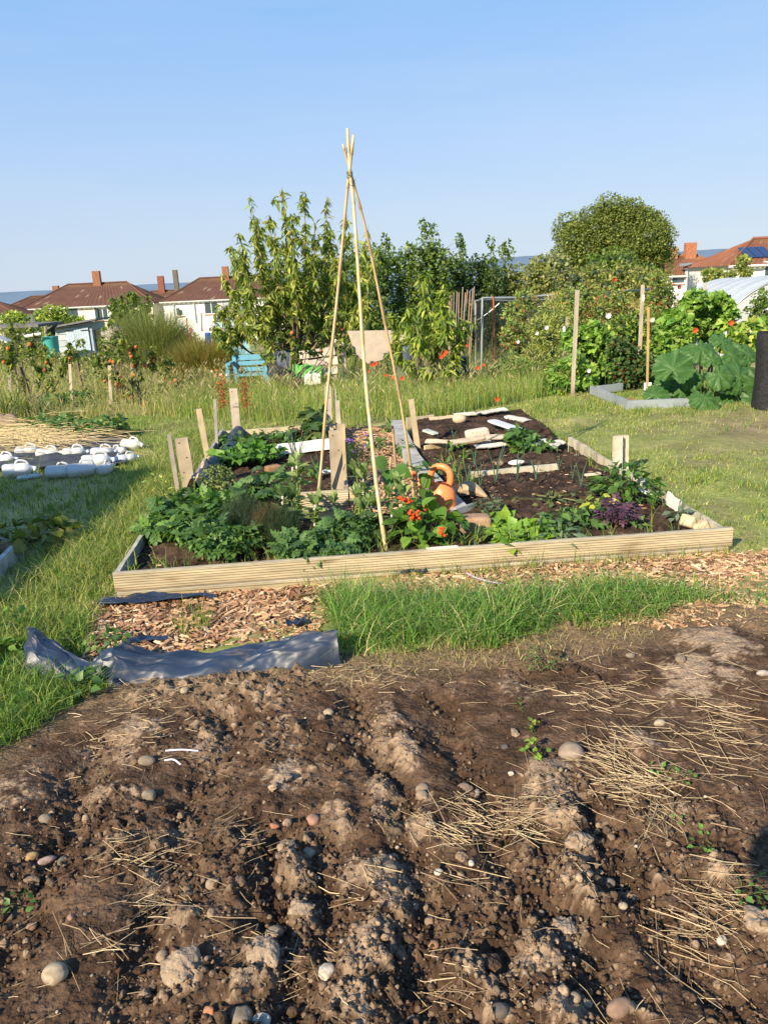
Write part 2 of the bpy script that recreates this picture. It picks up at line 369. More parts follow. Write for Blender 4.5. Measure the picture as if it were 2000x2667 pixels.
FUR = [[(205, 240), (180, 330), (160, 420), (60, 560), (-20, 720)], [(490, 170), (420, 330), (400, 450), (340, 600), (300, 760)], [(600, 400), (590, 500), (600, 600), (620, 700), (600, 840)],
       [(770, 120), (800, 230), (860, 330), (870, 450), (900, 560), (915, 700), (980, 840)], [(950, 150), (1040, 330), (1080, 450), (1130, 520)], [(1080, 600), (1110, 680)], [(1240, 330), (1300, 420), (1340, 520), (1440, 640), (1560, 790)],
       [(690, 440), (700, 560), (690, 640)], [(1180, 440), (1150, 560), (1290, 700), (1330, 800)]]
ys = [0.85]
while ys[-1] < 3.75: ys.append(ys[-1] + .0048 * max(1, (ys[-1] + .9) / 2.6))
ys = np.array(ys); ss = np.linspace(-1.0, 1.0, 580); Yg = np.repeat(ys[:, None], len(ss), 1); Xg = ss[None] * (ys[:, None] + .75) + .05
def soil_fields(x, y):
    dry = np.zeros_like(x)
    wx = x + (fbm(x * 6, y * 6, 61) - .5) * .12; wy = y + (fbm(x * 6, y * 6, 67) - .5) * .12
    for cx, cy, rx, ry, s in DRY:
        c = C2(cx, cy); ex = C2(cx + rx, cy)[0] - c[0]; ey = abs(C2(cx, cy - ry)[1] - C2(cx, cy + ry)[1]) / 2
        dry = np.maximum(dry, s * np.exp(-(((wx - c[0]) / ex) ** 2 + ((wy - c[1]) / ey) ** 2) ** 1.5 * 1.1))
    fur = np.zeros_like(x)
    for pl in FUR:
        q = np.array([C2(*p) for p in pl])
        for a, b in zip(q[:-1], q[1:]):
            d = b - a; t = np.clip(((wx - a[0]) * d[0] + (wy - a[1]) * d[1]) / (d @ d), 0, 1)
            fur = np.maximum(fur, np.exp(-(np.hypot(wx - a[0] - t * d[0], wy - a[1] - t * d[1]) / .075) ** 2))
    rough = sstep(.38, .6, fbm(x * 1.6 + 3, y * 1.6, 77)) * .7 + .3
    rough = rough * (1 - .42 * sstep(.75, 1.15, x - .1 * (y - 1.5))) * (1 - .5 * sstep(-.65, -1.0, x + .25 * (y - 1.2)))
    return dry, fur, np.clip(rough + .45 * fur, 0, 1.2)
def soil_h(x, y, detail=True):
    dry, fur, rough = soil_fields(x, y)
    h = .04 * (fbm(x * 1.8, y * 1.1, 91) - .5) + .034 * dry - .048 * fur
    h = h + .03 * rough * (fbm(x * 9, y * 9, 33, 3) - .5)
    if detail:
        qx = (fbm(x * 38, y * 38, 12, 4, .7) - .5); qy = (fbm(x * 38, y * 38, 14, 4, .7) - .5)
        w1, c1 = worley(x * 17 + 1.5 * qx, y * 17 + 1.5 * qy, 1)
        w2, c2 = worley(x * 42 + 2.2 * qx, y * 42 + 2.2 * qy, 2); w3, c3 = worley(x * 95 + qx, y * 95 + qy, 3)
        k1 = (c1 > .62) * sstep(.62, .25, w1) * (.2 + c1) * (1 + 1.4 * qx)
        k2 = (c2 > .35) * sstep(.66, .2, w2) * (.3 + c2) * (1 + 1.4 * qy)
        k3 = sstep(.7, .1, w3) * c3
        h = h + rough * (.018 * k1 + .012 * k2) + .0058 * k3 * (.6 + rough) + .018 * (.35 + .65 * rough) * (fbm(x * 30, y * 30, 51, 5, .62) - .5) + .022 * dry * (fbm(x * 22, y * 22, 57, 5, .68) - .5)
    e = soil_in(x, y); h = h - .10 * sstep(-.02, -.35, e + .1 * (fbm(x * 4, y * 4, 97) - .5)) + .02 * sstep(.3, 0, e)
    return h - .01, dry, fur, rough
Hs, dry, fur, rough = soil_h(Xg, Yg); Hs = Hs - .14 * sstep(.93, 1.0, np.abs(ss))[None]; Hs = Hs - .10 * sstep(.93, .85, Yg)
fine = fbm(Xg * 14, Yg * 14, 71, 5, .6)
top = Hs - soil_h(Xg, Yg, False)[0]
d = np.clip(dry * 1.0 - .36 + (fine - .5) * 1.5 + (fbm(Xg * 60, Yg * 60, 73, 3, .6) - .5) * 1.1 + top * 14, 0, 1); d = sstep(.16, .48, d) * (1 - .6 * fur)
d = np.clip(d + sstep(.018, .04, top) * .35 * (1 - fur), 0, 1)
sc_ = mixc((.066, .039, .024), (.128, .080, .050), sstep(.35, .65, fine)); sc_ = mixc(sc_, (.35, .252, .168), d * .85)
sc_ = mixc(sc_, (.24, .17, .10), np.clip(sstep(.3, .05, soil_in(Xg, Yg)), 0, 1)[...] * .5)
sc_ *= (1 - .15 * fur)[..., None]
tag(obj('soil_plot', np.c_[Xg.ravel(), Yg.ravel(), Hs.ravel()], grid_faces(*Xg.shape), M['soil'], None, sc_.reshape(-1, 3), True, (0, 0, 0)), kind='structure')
ff = MB(); ff.add([(-8, -2.6, -.12), (8, -2.6, -.12), (8, 3.5, -.12), (-8, 3.5, -.12)], [[0, 1, 2, 3]], (.13, .08, .05)); tag(ff.build('soil_plot', M['soil']), kind='structure')

# loose crumbs and clods
def lump(sub, amp, seed, sq=(1, 1, .8), rag=1.0):
    v, f = icos(sub); r = np.random.default_rng(seed); n = np.zeros(len(v))
    for k in range(4): w = r.normal(size=3) * (1.2 + k * .7); n += np.sin(v @ w + r.uniform(0, 6)) / (k + 1.2)
    m = np.zeros(len(v))
    for k in range(6): w = r.normal(size=3) * 2.2 * 1.6 ** k; m += (1 - 2 * np.abs(np.sin(v @ w + r.uniform(0, 6)))) * .6 ** k
    c = np.zeros(len(v))                   # broken faces
    for k in range(5):
        d = r.normal(size=3); d /= np.linalg.norm(d); c = np.maximum(c, np.clip(v @ d - r.uniform(.45, .75), 0, 1))
    return v * np.clip(1 + amp * n + rag * amp * .45 * m - rag * c * .9, .3, 1.7)[:, None] * np.array(sq), f
def on_soil(n, fn, xr=(-2.2, 2.4), yr=(.95, 3.25)):
    """n places inside the dug plot, kept with probability fn(dry, furrow, rough)"""
    out = []; tot = 0
    while tot < n:
        y = 1 / rng.uniform(1 / (yr[1] + 1), 1 / (yr[0] + 1), n) - 1; x = rng.uniform(-.82, .82, n) * (y + .75)
        dr, fu, ro = soil_fields(x, y); k = (rng.random(n) < fn(dr, fu, ro)) & (soil_in(x, y) > .03)
        out.append(np.c_[x, y][k]); tot += k.sum()
    return np.concatenate(out)[:n]
Lcl = [[lump(1, .22, s) for s in range(4)], [lump(2, .2, s + 9) for s in range(4)], [lump(4, .2, s + 20, (1, .9, .5)) for s in range(5)]]
parts = []
def clods(n, lo, hi, tl, pw=2.4, fn=lambda d, f, r: np.clip(r * .75 + f * .5 - .2, .03, 1), sink=.25):
    P = on_soil(n, fn); s = lo * (1 - rng.random(n) * (1 - (lo / hi) ** (pw - 1))) ** (-1 / (pw - 1))
    dr = soil_fields(P[:, 0], P[:, 1])[0]
    z = soil_h(P[:, 0], P[:, 1])[0] + s * (.5 - sink)
    c = mixc((.070, .042, .026), (.32, .23, .153), np.clip(rng.random(n) ** 1.6 * .8 + dr * .65 - .15 + s * 6, 0, 1)) * (1 + rng.normal(size=(n, 1)) * .15)
    k = rng.integers(0, len(tl), n)
    for i, T in enumerate(tl):
        m = k == i
        if m.any(): parts.append(inst(T, np.c_[P, z][m], randrot(m.sum()) if len(T[0]) < 100 else zrots(rng.uniform(0, 6.28, m.sum())), s[m], c[m]))
clods(9500, .0028, .009, [lump(1, .3, 50), lump(1, .3, 51)], 2.2); clods(2000, .006, .014, Lcl[0]); clods(420, .010, .020, Lcl[1]); clods(50, .018, .030, Lcl[2], sink=.5)
V, F, C = join(parts); tag(obj('soil_clods', V, F, M['soil'], None, C, True, (0, 0, 0)), kind='stuff')
def soilz(x, y): return float(soil_h(np.array([x]), np.array([y]))[0][0])
# the large clods, each a thing
def px_size(px, p): return px / FPX * math.hypot(math.hypot(p[0], p[1]), CAMH)
CL = [(483, 2532, 62, 'wide flat pale clod, largest at lower left'),
      (690, 2495, 56, 'pale crumbly clod between the straw and the white flint, lower left of centre'),
      (790, 2368, 34, 'rounded pale clod topping the ridge above the triangular stone'), (1268, 2490, 46, 'tall pale clod leaning over the deep dark hollow'),
      (1505, 2205, 36, 'flat-topped dry clod with an overhanging right edge'), (1882, 2265, 34, 'pale clod beside the dark shadow at the right edge'),
      (1440, 2122, 30, 'small dry clod at the top of the straw heap'), (1975, 2420, 42, 'big pale clod at the right edge of the soil'),
      (1470, 2390, 40, 'dry jagged clod in the pale ridge right of centre'), (1400, 2548, 30, 'dry clod with a dark hole at its right, near the bottom'),
      (1275, 1735 + 340, 28, 'dark pointed clod among crossed straws in the middle'), (735, 2040, 30, 'square dry clod on the rough ridge below the plastic sheet'),
      (430, 2150, 26, 'grey clod on the left ridge beside the dark furrow'), (1740, 2330, 38, 'dark wet clod with a shadowed right face'), (1340, 1905, 22, 'small upright clod near the seedling'),
      (755, 2200, 34, 'lumpy clod below the pink stone')]
for i, (u, v, r, lb) in enumerate(CL):
    p = G(u, v); s = px_size(r, p) * .85; T = lump(5, .17, 100 + i, (1, .8, .5)); dk = 'dark' in lb
    o = obj('soil_clod', T[0] * s * np.array((1, 1, 1)) @ rotz(i * 1.7).T + np.array([p[0], p[1], soilz(p[0], p[1]) + s * .02]), T[1], M['soil'], None,
            np.array((.10, .062, .04) if dk else (.30, .225, .158)), True)
    tag(o, lb.replace('’', "'"), 'soil clod', 'large clods in the dug soil')
# stones, each a thing
GREY, TAN, CREAM, WHITE, PINK, OCH, BRN = (.23, .19, .14), (.30, .225, .15), (.38, .31, .215), (.52, .47, .38), (.34, .19, .135), (.42, .27, .11), (.24, .14, .09)
ST = [(145, 2538, 27, CREAM, .8, 0, 'large smooth beige cobble alone on the dark soil, lower left'), (385, 1990, 21, GREY, .6, 0, 'grey-brown oval cobble near the white plastic strips'),
      (118, 2125, 15, GREY, .8, 0, 'round grey pebble on the left edge of the dark furrow'), (80, 2220, 16, OCH, .6, .5, 'orange ochre pebble, left one of the coloured pair'),
      (116, 2217, 20, (.36, .25, .22), .45, .5, 'long pinkish pebble, right one of the coloured pair'), (158, 2212, 13, (.12, .12, .10), .8, 1.2, 'dark grey pebble right of the coloured pair'),
      (815, 2124, 17, PINK, .9, 0, 'round salmon pink pebble right of the straw'), (715, 2142, 13, (.38, .16, .10), .5, 0, 'small brick red chip left of the pink pebble'),
      (803, 2185, 20, CREAM, .75, 1, 'cream cornered stone just below the pink pebble'), (553, 2302, 16, TAN, .9, 0, 'rough tan pebble among clods left of centre'),
      (418, 2458, 15, TAN, .9, 1.5, 'egg-shaped tan pebble above the wide flat clod'), (710, 2404, 24, TAN, .8, .6, 'triangular tan stone casting a long shadow'),
      (848, 2520, 22, WHITE, .85, .7, 'white angular flint by the horizontal straw'), (676, 2640, 22, WHITE, .7, 0, 'white flint at the bottom edge of the picture'),
      (628, 2638, 24, GREY, .9, 0, 'grey cobble touching the white flint at the bottom'), (543, 2628, 13, (.45, .20, .10), .8, 0, 'small orange brick fragment near the bottom'),
      (1487, 1958, 32, (.27, .21, .16), .75, 0, 'biggest cobble, grey-brown and round, beside the yellow-leaved seedling'), (1122, 2153, 14, CREAM, .8, 0, 'round cream pebble with straw leaning on it'),
      (1017, 2259, 17, GREY, .7, 0, 'flat grey stone in the central ridge'), (1143, 2259, 12, WHITE, .8, 0, 'small white snail shell on dark soil'), (1226, 2240, 9, WHITE, 1, 0, 'tiny white shell at the end of a straw'),
      (1586, 2271, 17, GREY, .7, .3, 'brown-grey pebble beside the dry clod'), (1407, 2337, 12, GREY, .7, 0, 'small flat pale pebble in the dark soil right of centre'), (1622, 2361, 10, CREAM, .9, 0, 'tiny cream pebble right of the pale ridge'),
      (1128, 2431, 11, (.32, .17, .09), 1.2, 1.5, 'small rust-brown pebble standing upright'), (1880, 2438, 13, WHITE, .8, .5, 'cream broken shell under the shadow at right'),
      (1530, 2590, 12, CREAM, .8, 0, 'small round cream stone at the bottom right of the ridge'), (1497, 2600, 13, TAN, .9, 0, 'tan pebble next to the cream one near the bottom'), (1612, 2628, 30, (.27, .17, .12), .6, .4, 'large reddish-brown flat stone at the bottom'),
      (1300, 2628, 20, (.09, .085, .08), .8, 0, 'dark slate-coloured stone at the bottom'), (388, 2076, 18, GREY, .8, 0, 'angular grey stone on the left ridge'), (856, 1856, 13, CREAM, .9, 0, 'cream pebble just below the black sheet'),
      (483, 1815, 12, CREAM, .7, .4, 'pale stone at the lower edge of the black sheet'), (1208, 2030, 18, (.26, .19, .14), .9, 0, 'brown round cobble left of the long shell'), (1240, 2042, 17, CREAM, .5, 1.2, 'long cream stone leaning right of the brown cobble'),
      (1100, 2040, 17, (.25, .19, .14), .9, 0, 'upper one of two brown cobbles in the middle'), (1098, 2062, 16, (.28, .21, .15), .9, 0, 'lower one of two brown cobbles in the middle'), (1330, 2010, 10, WHITE, .5, 0, 'small flat white chip above the straw heap'),
      (1718, 1880, 15, CREAM, .6, .2, 'pale flat pebble among straw at upper right'), (1985, 1764, 15, (.38, .33, .28), .5, 0, 'flat pale grey stone on the dry soil at the right edge'), (1315, 1940, 10, (.07, .075, .085), .8, 0, 'small blue-black pebble near the seedling'),
      (1640, 1705, 12, GREY, .7, 0, 'small grey pebble at the edge of the grass, right'), (1770, 1730, 13, GREY, 1, 1.3, 'grey pebble in the dusty patch at upper right'), (185, 2385, 8, PINK, 1, 1.5, 'small upright brown pebble on the far left'), (77, 2384, 10, BRN, 1.2, 1.5, 'reddish-brown upright pebble at left')]
for i, (u, v, r, c, fl, ang, lb) in enumerate(ST):
    p = G(u, v); s = px_size(r, p); ang_ = any(k in lb for k in ('flint', 'angular', 'cornered', 'triangular', 'chip', 'fragment')); T = lump(3, .10 if ang_ else .05, 200 + i, (1, fl, min(.75, fl)), .8 if ang_ else 0)
    V = T[0]
    if ang_: V = np.sign(V) * np.abs(V) ** .8
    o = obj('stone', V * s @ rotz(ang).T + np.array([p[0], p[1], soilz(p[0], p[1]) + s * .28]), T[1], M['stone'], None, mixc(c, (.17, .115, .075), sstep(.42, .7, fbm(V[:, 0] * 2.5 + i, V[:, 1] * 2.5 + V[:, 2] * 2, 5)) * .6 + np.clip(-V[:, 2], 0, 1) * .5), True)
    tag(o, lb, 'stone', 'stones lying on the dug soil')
n = 150; P = on_soil(n, lambda d, f, r: d * 0 + 1); s = rng.uniform(.0025, .0075, n); z = soil_h(P[:, 0], P[:, 1])[0] + s * .3
V, F, C = inst(lump(2, .05, 3, (1, .8, .65), 0), np.c_[P, z], zrots(rng.uniform(0, 6, n)), s, jitc([GREY, TAN, CREAM, BRN, PINK, WHITE], n))
tag(obj('pebbles', V, F, M['stone'], None, C, True, (0, 0, 0)), kind='stuff')
# straw
STEM = (np.array([(x, y, z) for y in (0, .5, 1) for x, z in ((-.5, 0), (0, .7), (.5, 0), (0, -.4))]), np.array([(a + i, a + (i + 1) % 4, a + 4 + (i + 1) % 4, a + 4 + i) for a in (0, 4) for i in range(4)]))
def straws(name, P, z, L, az, col, w=.0026, tilt=.12, mat='straw', bend=.06):
    n = len(P); D = np.c_[np.cos(az), np.sin(az), rng.normal(size=n) * tilt]
    R = frames(D, np.tile([0, 0, 1.], (n, 1)))
    ww = w * rng.uniform(.5, 1.5, n)
    V, F, C = inst(STEM, np.c_[P, z] - D * L[:, None] * .5, R, np.c_[ww, L, ww], jitc(col, n, .15))
    V = V.reshape(n, -1, 3); V[:, 4:8] += (R[:, :, 0] * (rng.normal(size=n) * bend * L)[:, None])[:, None]
    return V.reshape(-1, 3), F, C
SCOL = [(.40, .30, .17), (.33, .245, .14), (.23, .165, .10), (.48, .375, .23)]
parts = []
n = 700; P = on_soil(n, lambda d, f, r: d * 0 + 1); parts.append(straws('', P, soil_h(P[:, 0], P[:, 1])[0] + .009, rng.gamma(2, .025, n) + .01, rng.uniform(0, 6.28, n), SCOL, .0014))
for cx, cy, rx, ry, n, a, L in [(1330, 270, 70, 60, 75, -.75, .17), (1380, 330, 80, 40, 70, -.5, .15), (1130, 400, 80, 50, 75, -.15, .14), (1040, 380, 70, 40, 60, -.4, .10), (1420, 390, 50, 60, 60, 1.0, .12), (1540, 200, 120, 110, 120, -.3, .12),
                                (1560, 580, 70, 60, 50, -.2, .15), (1500, 640, 90, 90, 30, -.9, .2), (290, 480, 90, 35, 60, .3, .08), (330, 570, 60, 40, 40, .8, .12), (230, 670, 80, 25, 14, -.15, .13), (500, 440, 60, 30, 25, .5, .1), (980, 430, 60, 40, 40, -.6, .12),
                                (800, 540, 70, 40, 12, -.5, .12), (540, 650, 60, 40, 14, .6, .12), (650, 720, 60, 40, 16, -.1, .12), (330, 150, 120, 40, 90, .3, .07), (250, 220, 120, 50, 60, .2, .06), (1300, 130, 150, 60, 100, -.4, .08), (780, 100, 120, 30, 90, .3, .06), (1040, 530, 70, 30, 7, -.5, .22), (980, 750, 50, 40, 14, .2, .1)]:
    q = np.c_[rng.normal(cx, rx * .55, n), rng.normal(cy, ry * .55, n)]; P = np.array([C2(*k) for k in q])
    parts.append(straws('', P, soil_h(P[:, 0], P[:, 1])[0] + rng.uniform(.006, .02, n), rng.uniform(.4, 1.3, n) * L, a + rng.normal(size=n) * .6, SCOL, .0018))
V, F, C = join(parts); tag(obj('straw', V, F, M['straw'], None, C, False, (0, 0, 0)), kind='stuff')

# ------------------------------------------------------------------ raised beds
PINE, PINE2, GREYW, GREYW2 = (.48, .395, .25), (.40, .32, .19), (.36, .31, .24), (.30, .27, .23)
def rib_board(a, b, z0, z1, th, name, parent, ribs=8, col=PINE, depth=.006, back=1):
    """decking board standing on edge from a to b (xy), grooves on the face that looks left of a->b when back=1"""
    a = np.array(a, float)[:2]; b = np.array(b, float)[:2]; d = b - a; L = np.linalg.norm(d); d /= L; nrm = np.array([d[1], -d[0]]) * back
    h = z1 - z0; prof = [(0, 0)]
    for i in range(ribs):
        y0 = h * (i + .12) / ribs * .93; g = h / ribs * .93
        prof += [(0, y0), (-depth, y0 + g * .12), (-depth, y0 + g * .26), (0, y0 + g * .38)]
    prof += [(0, h - .004), (-.004, h), (-th + .003, h), (-th, h - .003), (-th, 0)]
    prof = np.array(prof); n = 160; t = np.linspace(0, 1, n); m = len(prof)
    wob = (fbm(t * L * .8, t * 0 + z0 * 9, 7) - .5) * .008; wz = (fbm(t * L * 1.3, t * 0 + z1 * 7, 9) - .5) * .006
    V = np.zeros((n, m, 3)); V[:, :, :2] = a + (t * L)[:, None, None] * d + (prof[None, :, 0] + wob[:, None])[..., None] * nrm
    V[:, :, 2] = z0 + prof[None, :, 1] + wz[:, None]
    i = np.arange(n - 1)[:, None] * m; j = np.arange(m)[None]; k = (j + 1) % m
    F = np.stack([i + j, i + m + j, i + m + k, i + k], 2).reshape(-1, 4)
    c = np.array(col) * (.92 + .16 * fbm(V[..., 0] * 3, V[..., 2] * 25 + V[..., 1], 17)).reshape(-1, 1)
    topm = np.tile(prof[:, 1] > h - .008, n); c[topm] = np.array((.35, .31, .23)) * (.9 + .2 * rng.random((topm.sum(), 1)))
    dirt = np.tile(np.clip(1 - prof[:, 1] / .025, 0, 1), n) * .45; c = mixc(c, (.15, .10, .06), dirt)
    for q in range(int(L * 2.5)): ka, kb = rng.random() * L, rng.uniform(z0, z1); dk = np.exp(-(((np.repeat(t * L, m) - ka) / .05) ** 2 + ((V[..., 2].ravel() - kb) / .011) ** 2)); c = mixc(c, (.22, .13, .07), np.clip(dk, 0, 1) * .75)
    c = c * (.86 + .28 * fbm(np.repeat(t * L, m) * 1.5, V[..., 2].ravel() * 9, 77))[:, None]
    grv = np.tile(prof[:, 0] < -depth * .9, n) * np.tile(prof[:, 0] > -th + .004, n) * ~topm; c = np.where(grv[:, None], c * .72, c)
    cap = [np.arange(m)[::-1][None], (np.arange(m) + (n - 1) * m)[None]]
    return obj(name, V.reshape(-1, 3), [F] + cap, M['plank'], parent, c)
def flat_board(a, b, z0, z1, th, name, parent, col, za=None, seg=14, mat='wood', rag=.004):
    """plain board standing on edge; z0/z1 may be pairs (at a, at b)"""
    a = np.array(a, float)[:2]; b = np.array(b, float)[:2]; z0 = np.broadcast_to(z0, 2); z1 = np.broadcast_to(z1, 2)
    d = b - a; L = np.linalg.norm(d); d /= L; nr = np.array([d[1], -d[0]]); t = np.linspace(0, 1, seg)
    R = []
    for s, zz in ((0, z0), (0, z1), (-1, z1), (-1, z0)):
        w = (fbm(t * L * 4, t * 0 + s + zz[0] * 9, 31) - .5) * rag * 2
        R.append(np.c_[a + (t * L)[:, None] * d + (s * th + w)[:, None] * nr, zz[0] + (zz[1] - zz[0]) * t + (fbm(t * L * 5, t * 0 + s * 3 + zz[0], 37) - .5) * rag * 2])
    V = np.stack(R, 1).reshape(-1, 3); i = np.arange(seg - 1)[:, None] * 4; j = np.arange(4)[None]; k = (j + 1) % 4
    F = np.stack([i + j, i + 4 + j, i + 4 + k, i + k], 2).reshape(-1, 4); e = (seg - 1) * 4
    F = np.r_[F, [[3, 2, 1, 0], [e, e + 1, e + 2, e + 3]]]
    c = np.array(col) * (.85 + .3 * fbm(V[:, 0] * 6, V[:, 1] * 6 + V[:, 2] * 30, 19))[:, None]
    return obj(name, V, F, M[mat], parent, c)
def bp(x, y): return B0 + x * E1 + y * E2
FW = 3.52
rb = thing('raised_bed', 'long low raised bed of grooved decking boards in front, running far back on the right', 'raised bed', (*B0, 0))
rib_board(bp(0, 0), bp(FW, 0), .042, .152, .028, 'board', rb, 7)
o = rib_board(bp(.02, -.004), bp(FW - .02, -.004), -.02, .038, .026, 'board', rb, 2, PINE2); o['label'] = 'lower board half sunk in the wood chips'
RB0 = G(1905, 1375, .14)[:2]; RB1 = G(1450, 1140, .14)[:2]
flat_board(bp(.005, .95), bp(.0, .03), -.05, (.15, .142), .026, 'board', rb, (.33, .32, .28))
ey = 2.78
flat_board(bp(FW - .03, .03), bp(FW - .03, ey * .52), -.05, (.145, .15), .03, 'board', rb, (.44, .39, .29))
flat_board(bp(FW - .032, ey * .525), bp(FW - .03, ey), -.05, (.15, .16), .03, 'board', rb, (.42, .37, .28))
q = G(1035, 1098, .15); r = G(1195, 1320, .12)
sb = MB(); P = curve([[q[0], q[1], .10], [.24, 7.2, .085], [.33, 6.1, .08], [r[0], r[1], .06]], 16)
Q = curve(P, 40); Q = Q + np.c_[(fbm(Q[:, 1] * 1.5, Q[:, 0], 3, 1) - .5) * .03, np.zeros(40), (fbm(Q[:, 1] * 1.5, Q[:, 0] + 5, 3, 1) - .5) * .02]; sb.tube(Q, .088, 4, (.36, .35, .32), True, math.pi / 4)
o = sb.build('sleeper', M['wood'], rb); o['label'] = 'grey lichened sleeper along the inner path'
flat_board(G(1190, 1335, .1)[:2], G(1235, 1322, .1)[:2], -.02, .13, .02, 'board', rb, (.26, .30, .30))
for a, b in ((bp(.03, .03), .9), (bp(FW - .09, .04), .9)):
    m = MB(); m.box((a[0] + .02, a[1] + .025, .05), (.04, .04, .16), rotz(BA), PINE2); m.build('corner_post', M['wood'], rb)
# compost inside each bed
def bedsoil(poly, name='bed_soil', z=.085, amp=.035, seed=1, col=((.036, .023, .016), (.070, .044, .030))):
    poly = np.array(poly); lo = poly.min(0); hi = poly.max(0); nx = int((hi[0] - lo[0]) / .014) + 2; ny = int((hi[1] - lo[1]) / .02) + 2
    # bilinear patch over the four corners a,b,c,d
    s, t = np.meshgrid(np.linspace(0, 1, nx), np.linspace(0, 1, ny)); a, b, c, d = poly
    XY = a * ((1 - s) * (1 - t))[..., None] + b * (s * (1 - t))[..., None] + c * (s * t)[..., None] + d * ((1 - s) * t)[..., None]
    x, y = XY[..., 0], XY[..., 1]
    w, cc = worley(x * 22 + 1.5 * fbm(x * 20, y * 20, 4), y * 22, 6)
    h = z + amp * (fbm(x * 3, y * 3, seed) - .5) * 2 + .016 * sstep(.6, .2, w) * cc + .016 * (fbm(x * 24, y * 24, 8, 5, .65) - .5) - .05 * ((s == 0) | (s == 1) | (t == 0) | (t == 1))
    C = mixc(col[0], col[1], sstep(.35, .65, fbm(x * 9, y * 9, 12))); C = mixc(C, (.20, .13, .08), sstep(.66, .8, fbm(x * 16, y * 16, 3, 5)) * .5)
    tag(obj(name, np.c_[x.ravel(), y.ravel(), h.ravel()], grid_faces(ny, nx), M['bedsoil'], None, C.reshape(-1, 3), True, (0, 0, 0)), kind='structure')
SLW = [P[0][:2], P[-1][:2]]
bedsoil([bp(.02, .02), bp(FW - .05, .02), bp(FW - .05, 1.05), bp(.02, 1.02)], seed=3)
bedsoil([bp(1.95, 1.0), bp(FW - .05, 1.04), bp(FW - .05, 2.85), [.36, 6.62]], seed=5, z=.09)
# rear left bed
L0 = G(455, 1308, .15)[:2]; L1 = G(906, 1277, .15)[:2]; L2 = G(893, 1104, .15)[:2]; L3 = G(575, 1126, .15)[:2]
lb = thing('raised_bed', 'smaller raised bed behind on the left, grooved pale front board and crumpled black liner', 'raised bed', (*L0, 0))
rib_board(L0, L1, .03, .155, .028, 'board', lb, 7, (.58, .48, .33)); rib_board(L0 + [.01, -.004], L1 + [-.02, -.004], -.03, .027, .026, 'board', lb, 2, PINE)
m = MB(); m.box((L1[0] + .03, L1[1] + .05, .07), (.045, .07, .17), rotz(BA), (.42, .33, .18)); m.build('corner_post', M['wood'], lb)
flat_board(L3, L2, .0, (.16, .15), .03, 'board', lb, (.50, .42, .27)); flat_board(L0 + [0, .04], L3, -.03, (.12, .18), -.03, 'board', lb, (.30, .29, .26))
flat_board(L1 + [0, .1], L2 + [0, -.02], -.03, .14, .03, 'board', lb, (.36, .31, .24))
bedsoil([L0 + [.03, .02], L1 + [-.03, .03], L2 + [-.03, -.03], L3 + [.03, -.03]], seed=7, z=.10, amp=.02)
# crumpled black liner standing over the left edge
def crumple(name, P0, P1, wid, mat, col, parent=None, up=.08, seed=1, n=26, m=8, th=.003, amp=.03, fold=1.0):
    """strip of sheet along P0->P1, 'wid' across, crumpled"""
    P0 = np.array(P0, float); P1 = np.array(P1, float); t = np.linspace(0, 1, n)[:, None]; s = np.linspace(0, 1, m)[None]
    d = P1 - P0; L = np.linalg.norm(d[:2]); nr = np.array([d[1], -d[0], 0]) / L
    nn = fbm(t * L * 9 + 0 * s, s * 3 + seed * 7.7 + 0 * t, seed, 4) - .5; n3 = fbm(t * L * 5 + 0 * s, s * 1.5 + seed * 3.1 + 0 * t, seed + 3) - .5
    V = P0 + t[..., None] * d + (s[..., None] - .5) * wid * nr * (1 + .35 * n3[..., None]) + np.array([0, 0, 1]) * ((up * np.sin(s * math.pi * fold) + amp * 2 * nn)[..., None])
    V = V.reshape(-1, 3); F = grid_faces(n, m); k = len(V); V2 = V - [0, 0, th]
    return obj(name, np.r_[V, V2], np.r_[F, F[:, ::-1] + k], M[mat], parent, np.array(col), mat == 'sheet')
l0 = G(510, 1280, .12); l1 = G(560, 1215, .14); l2 = G(600, 1175, .14); l3 = G(590, 1130, .14)
crumple('liner', l0, l1, .16, 'sheet', (0, 0, 0), lb, .10, 3, amp=.07); crumple('liner', l1 + [.03, .05, 0], l2, .16, 'sheet', (0, 0, 0), lb, .06, 4); crumple('liner', l2, l3 + [.1, .1, 0], .16, 'sheet', (0, 0, 0), lb, .06, 5)
o = crumple('liner', G(510, 1290, .12), G(540, 1225, .16), .10, 'paper', (.50, .36, .26), lb, .10, 6, amp=.04); o['label'] = 'torn printed compost bag end, orange and white'
# far small bed on the right, edged with card
F0 = G(1095, 1150, .1)[:2]; F1 = G(1400, 1128, .1)[:2]; F2 = G(1345, 1072, .1)[:2]; F3 = G(1095, 1097, .1)[:2]
fb = thing('raised_bed', 'small bed at the far end of the right bed, edged with torn pale cardboard', 'raised bed', (*F0, 0))
bedsoil([F0 + [-.1, 0], F1 + [.15, 0], F2 + [.05, 0], F3 + [-.1, 0]], seed=9, z=.12, amp=.03)
bedsoil([[.34, 6.6], bp(FW - .05, 2.84), F1 + [.1, 0], F0 + [-.1, 0.0]], seed=15, z=.10, amp=.02)
a = G(1108, 1178, .08); b = G(1260, 1155, .08)
flat_board(a[:2], b[:2], .02, (.14, .15), .03, 'board', fb, (.48, .36, .20)); flat_board(G(1060, 1100, .1)[:2], G(1130, 1092, .1)[:2], .03, .15, .03, 'board', fb, (.45, .38, .25))
CARD, CARDP = (.52, .42, .30), (.58, .53, .44)
def box_card(name, u0, v0, u1, v1, z, w, parent, col, seed, up=.02, amp=.012, m=5):
    return crumple(name, G(u0, v0, z), G(u1, v1, z), w, 'paper', col, parent, up, seed, 22, m, .006, amp)
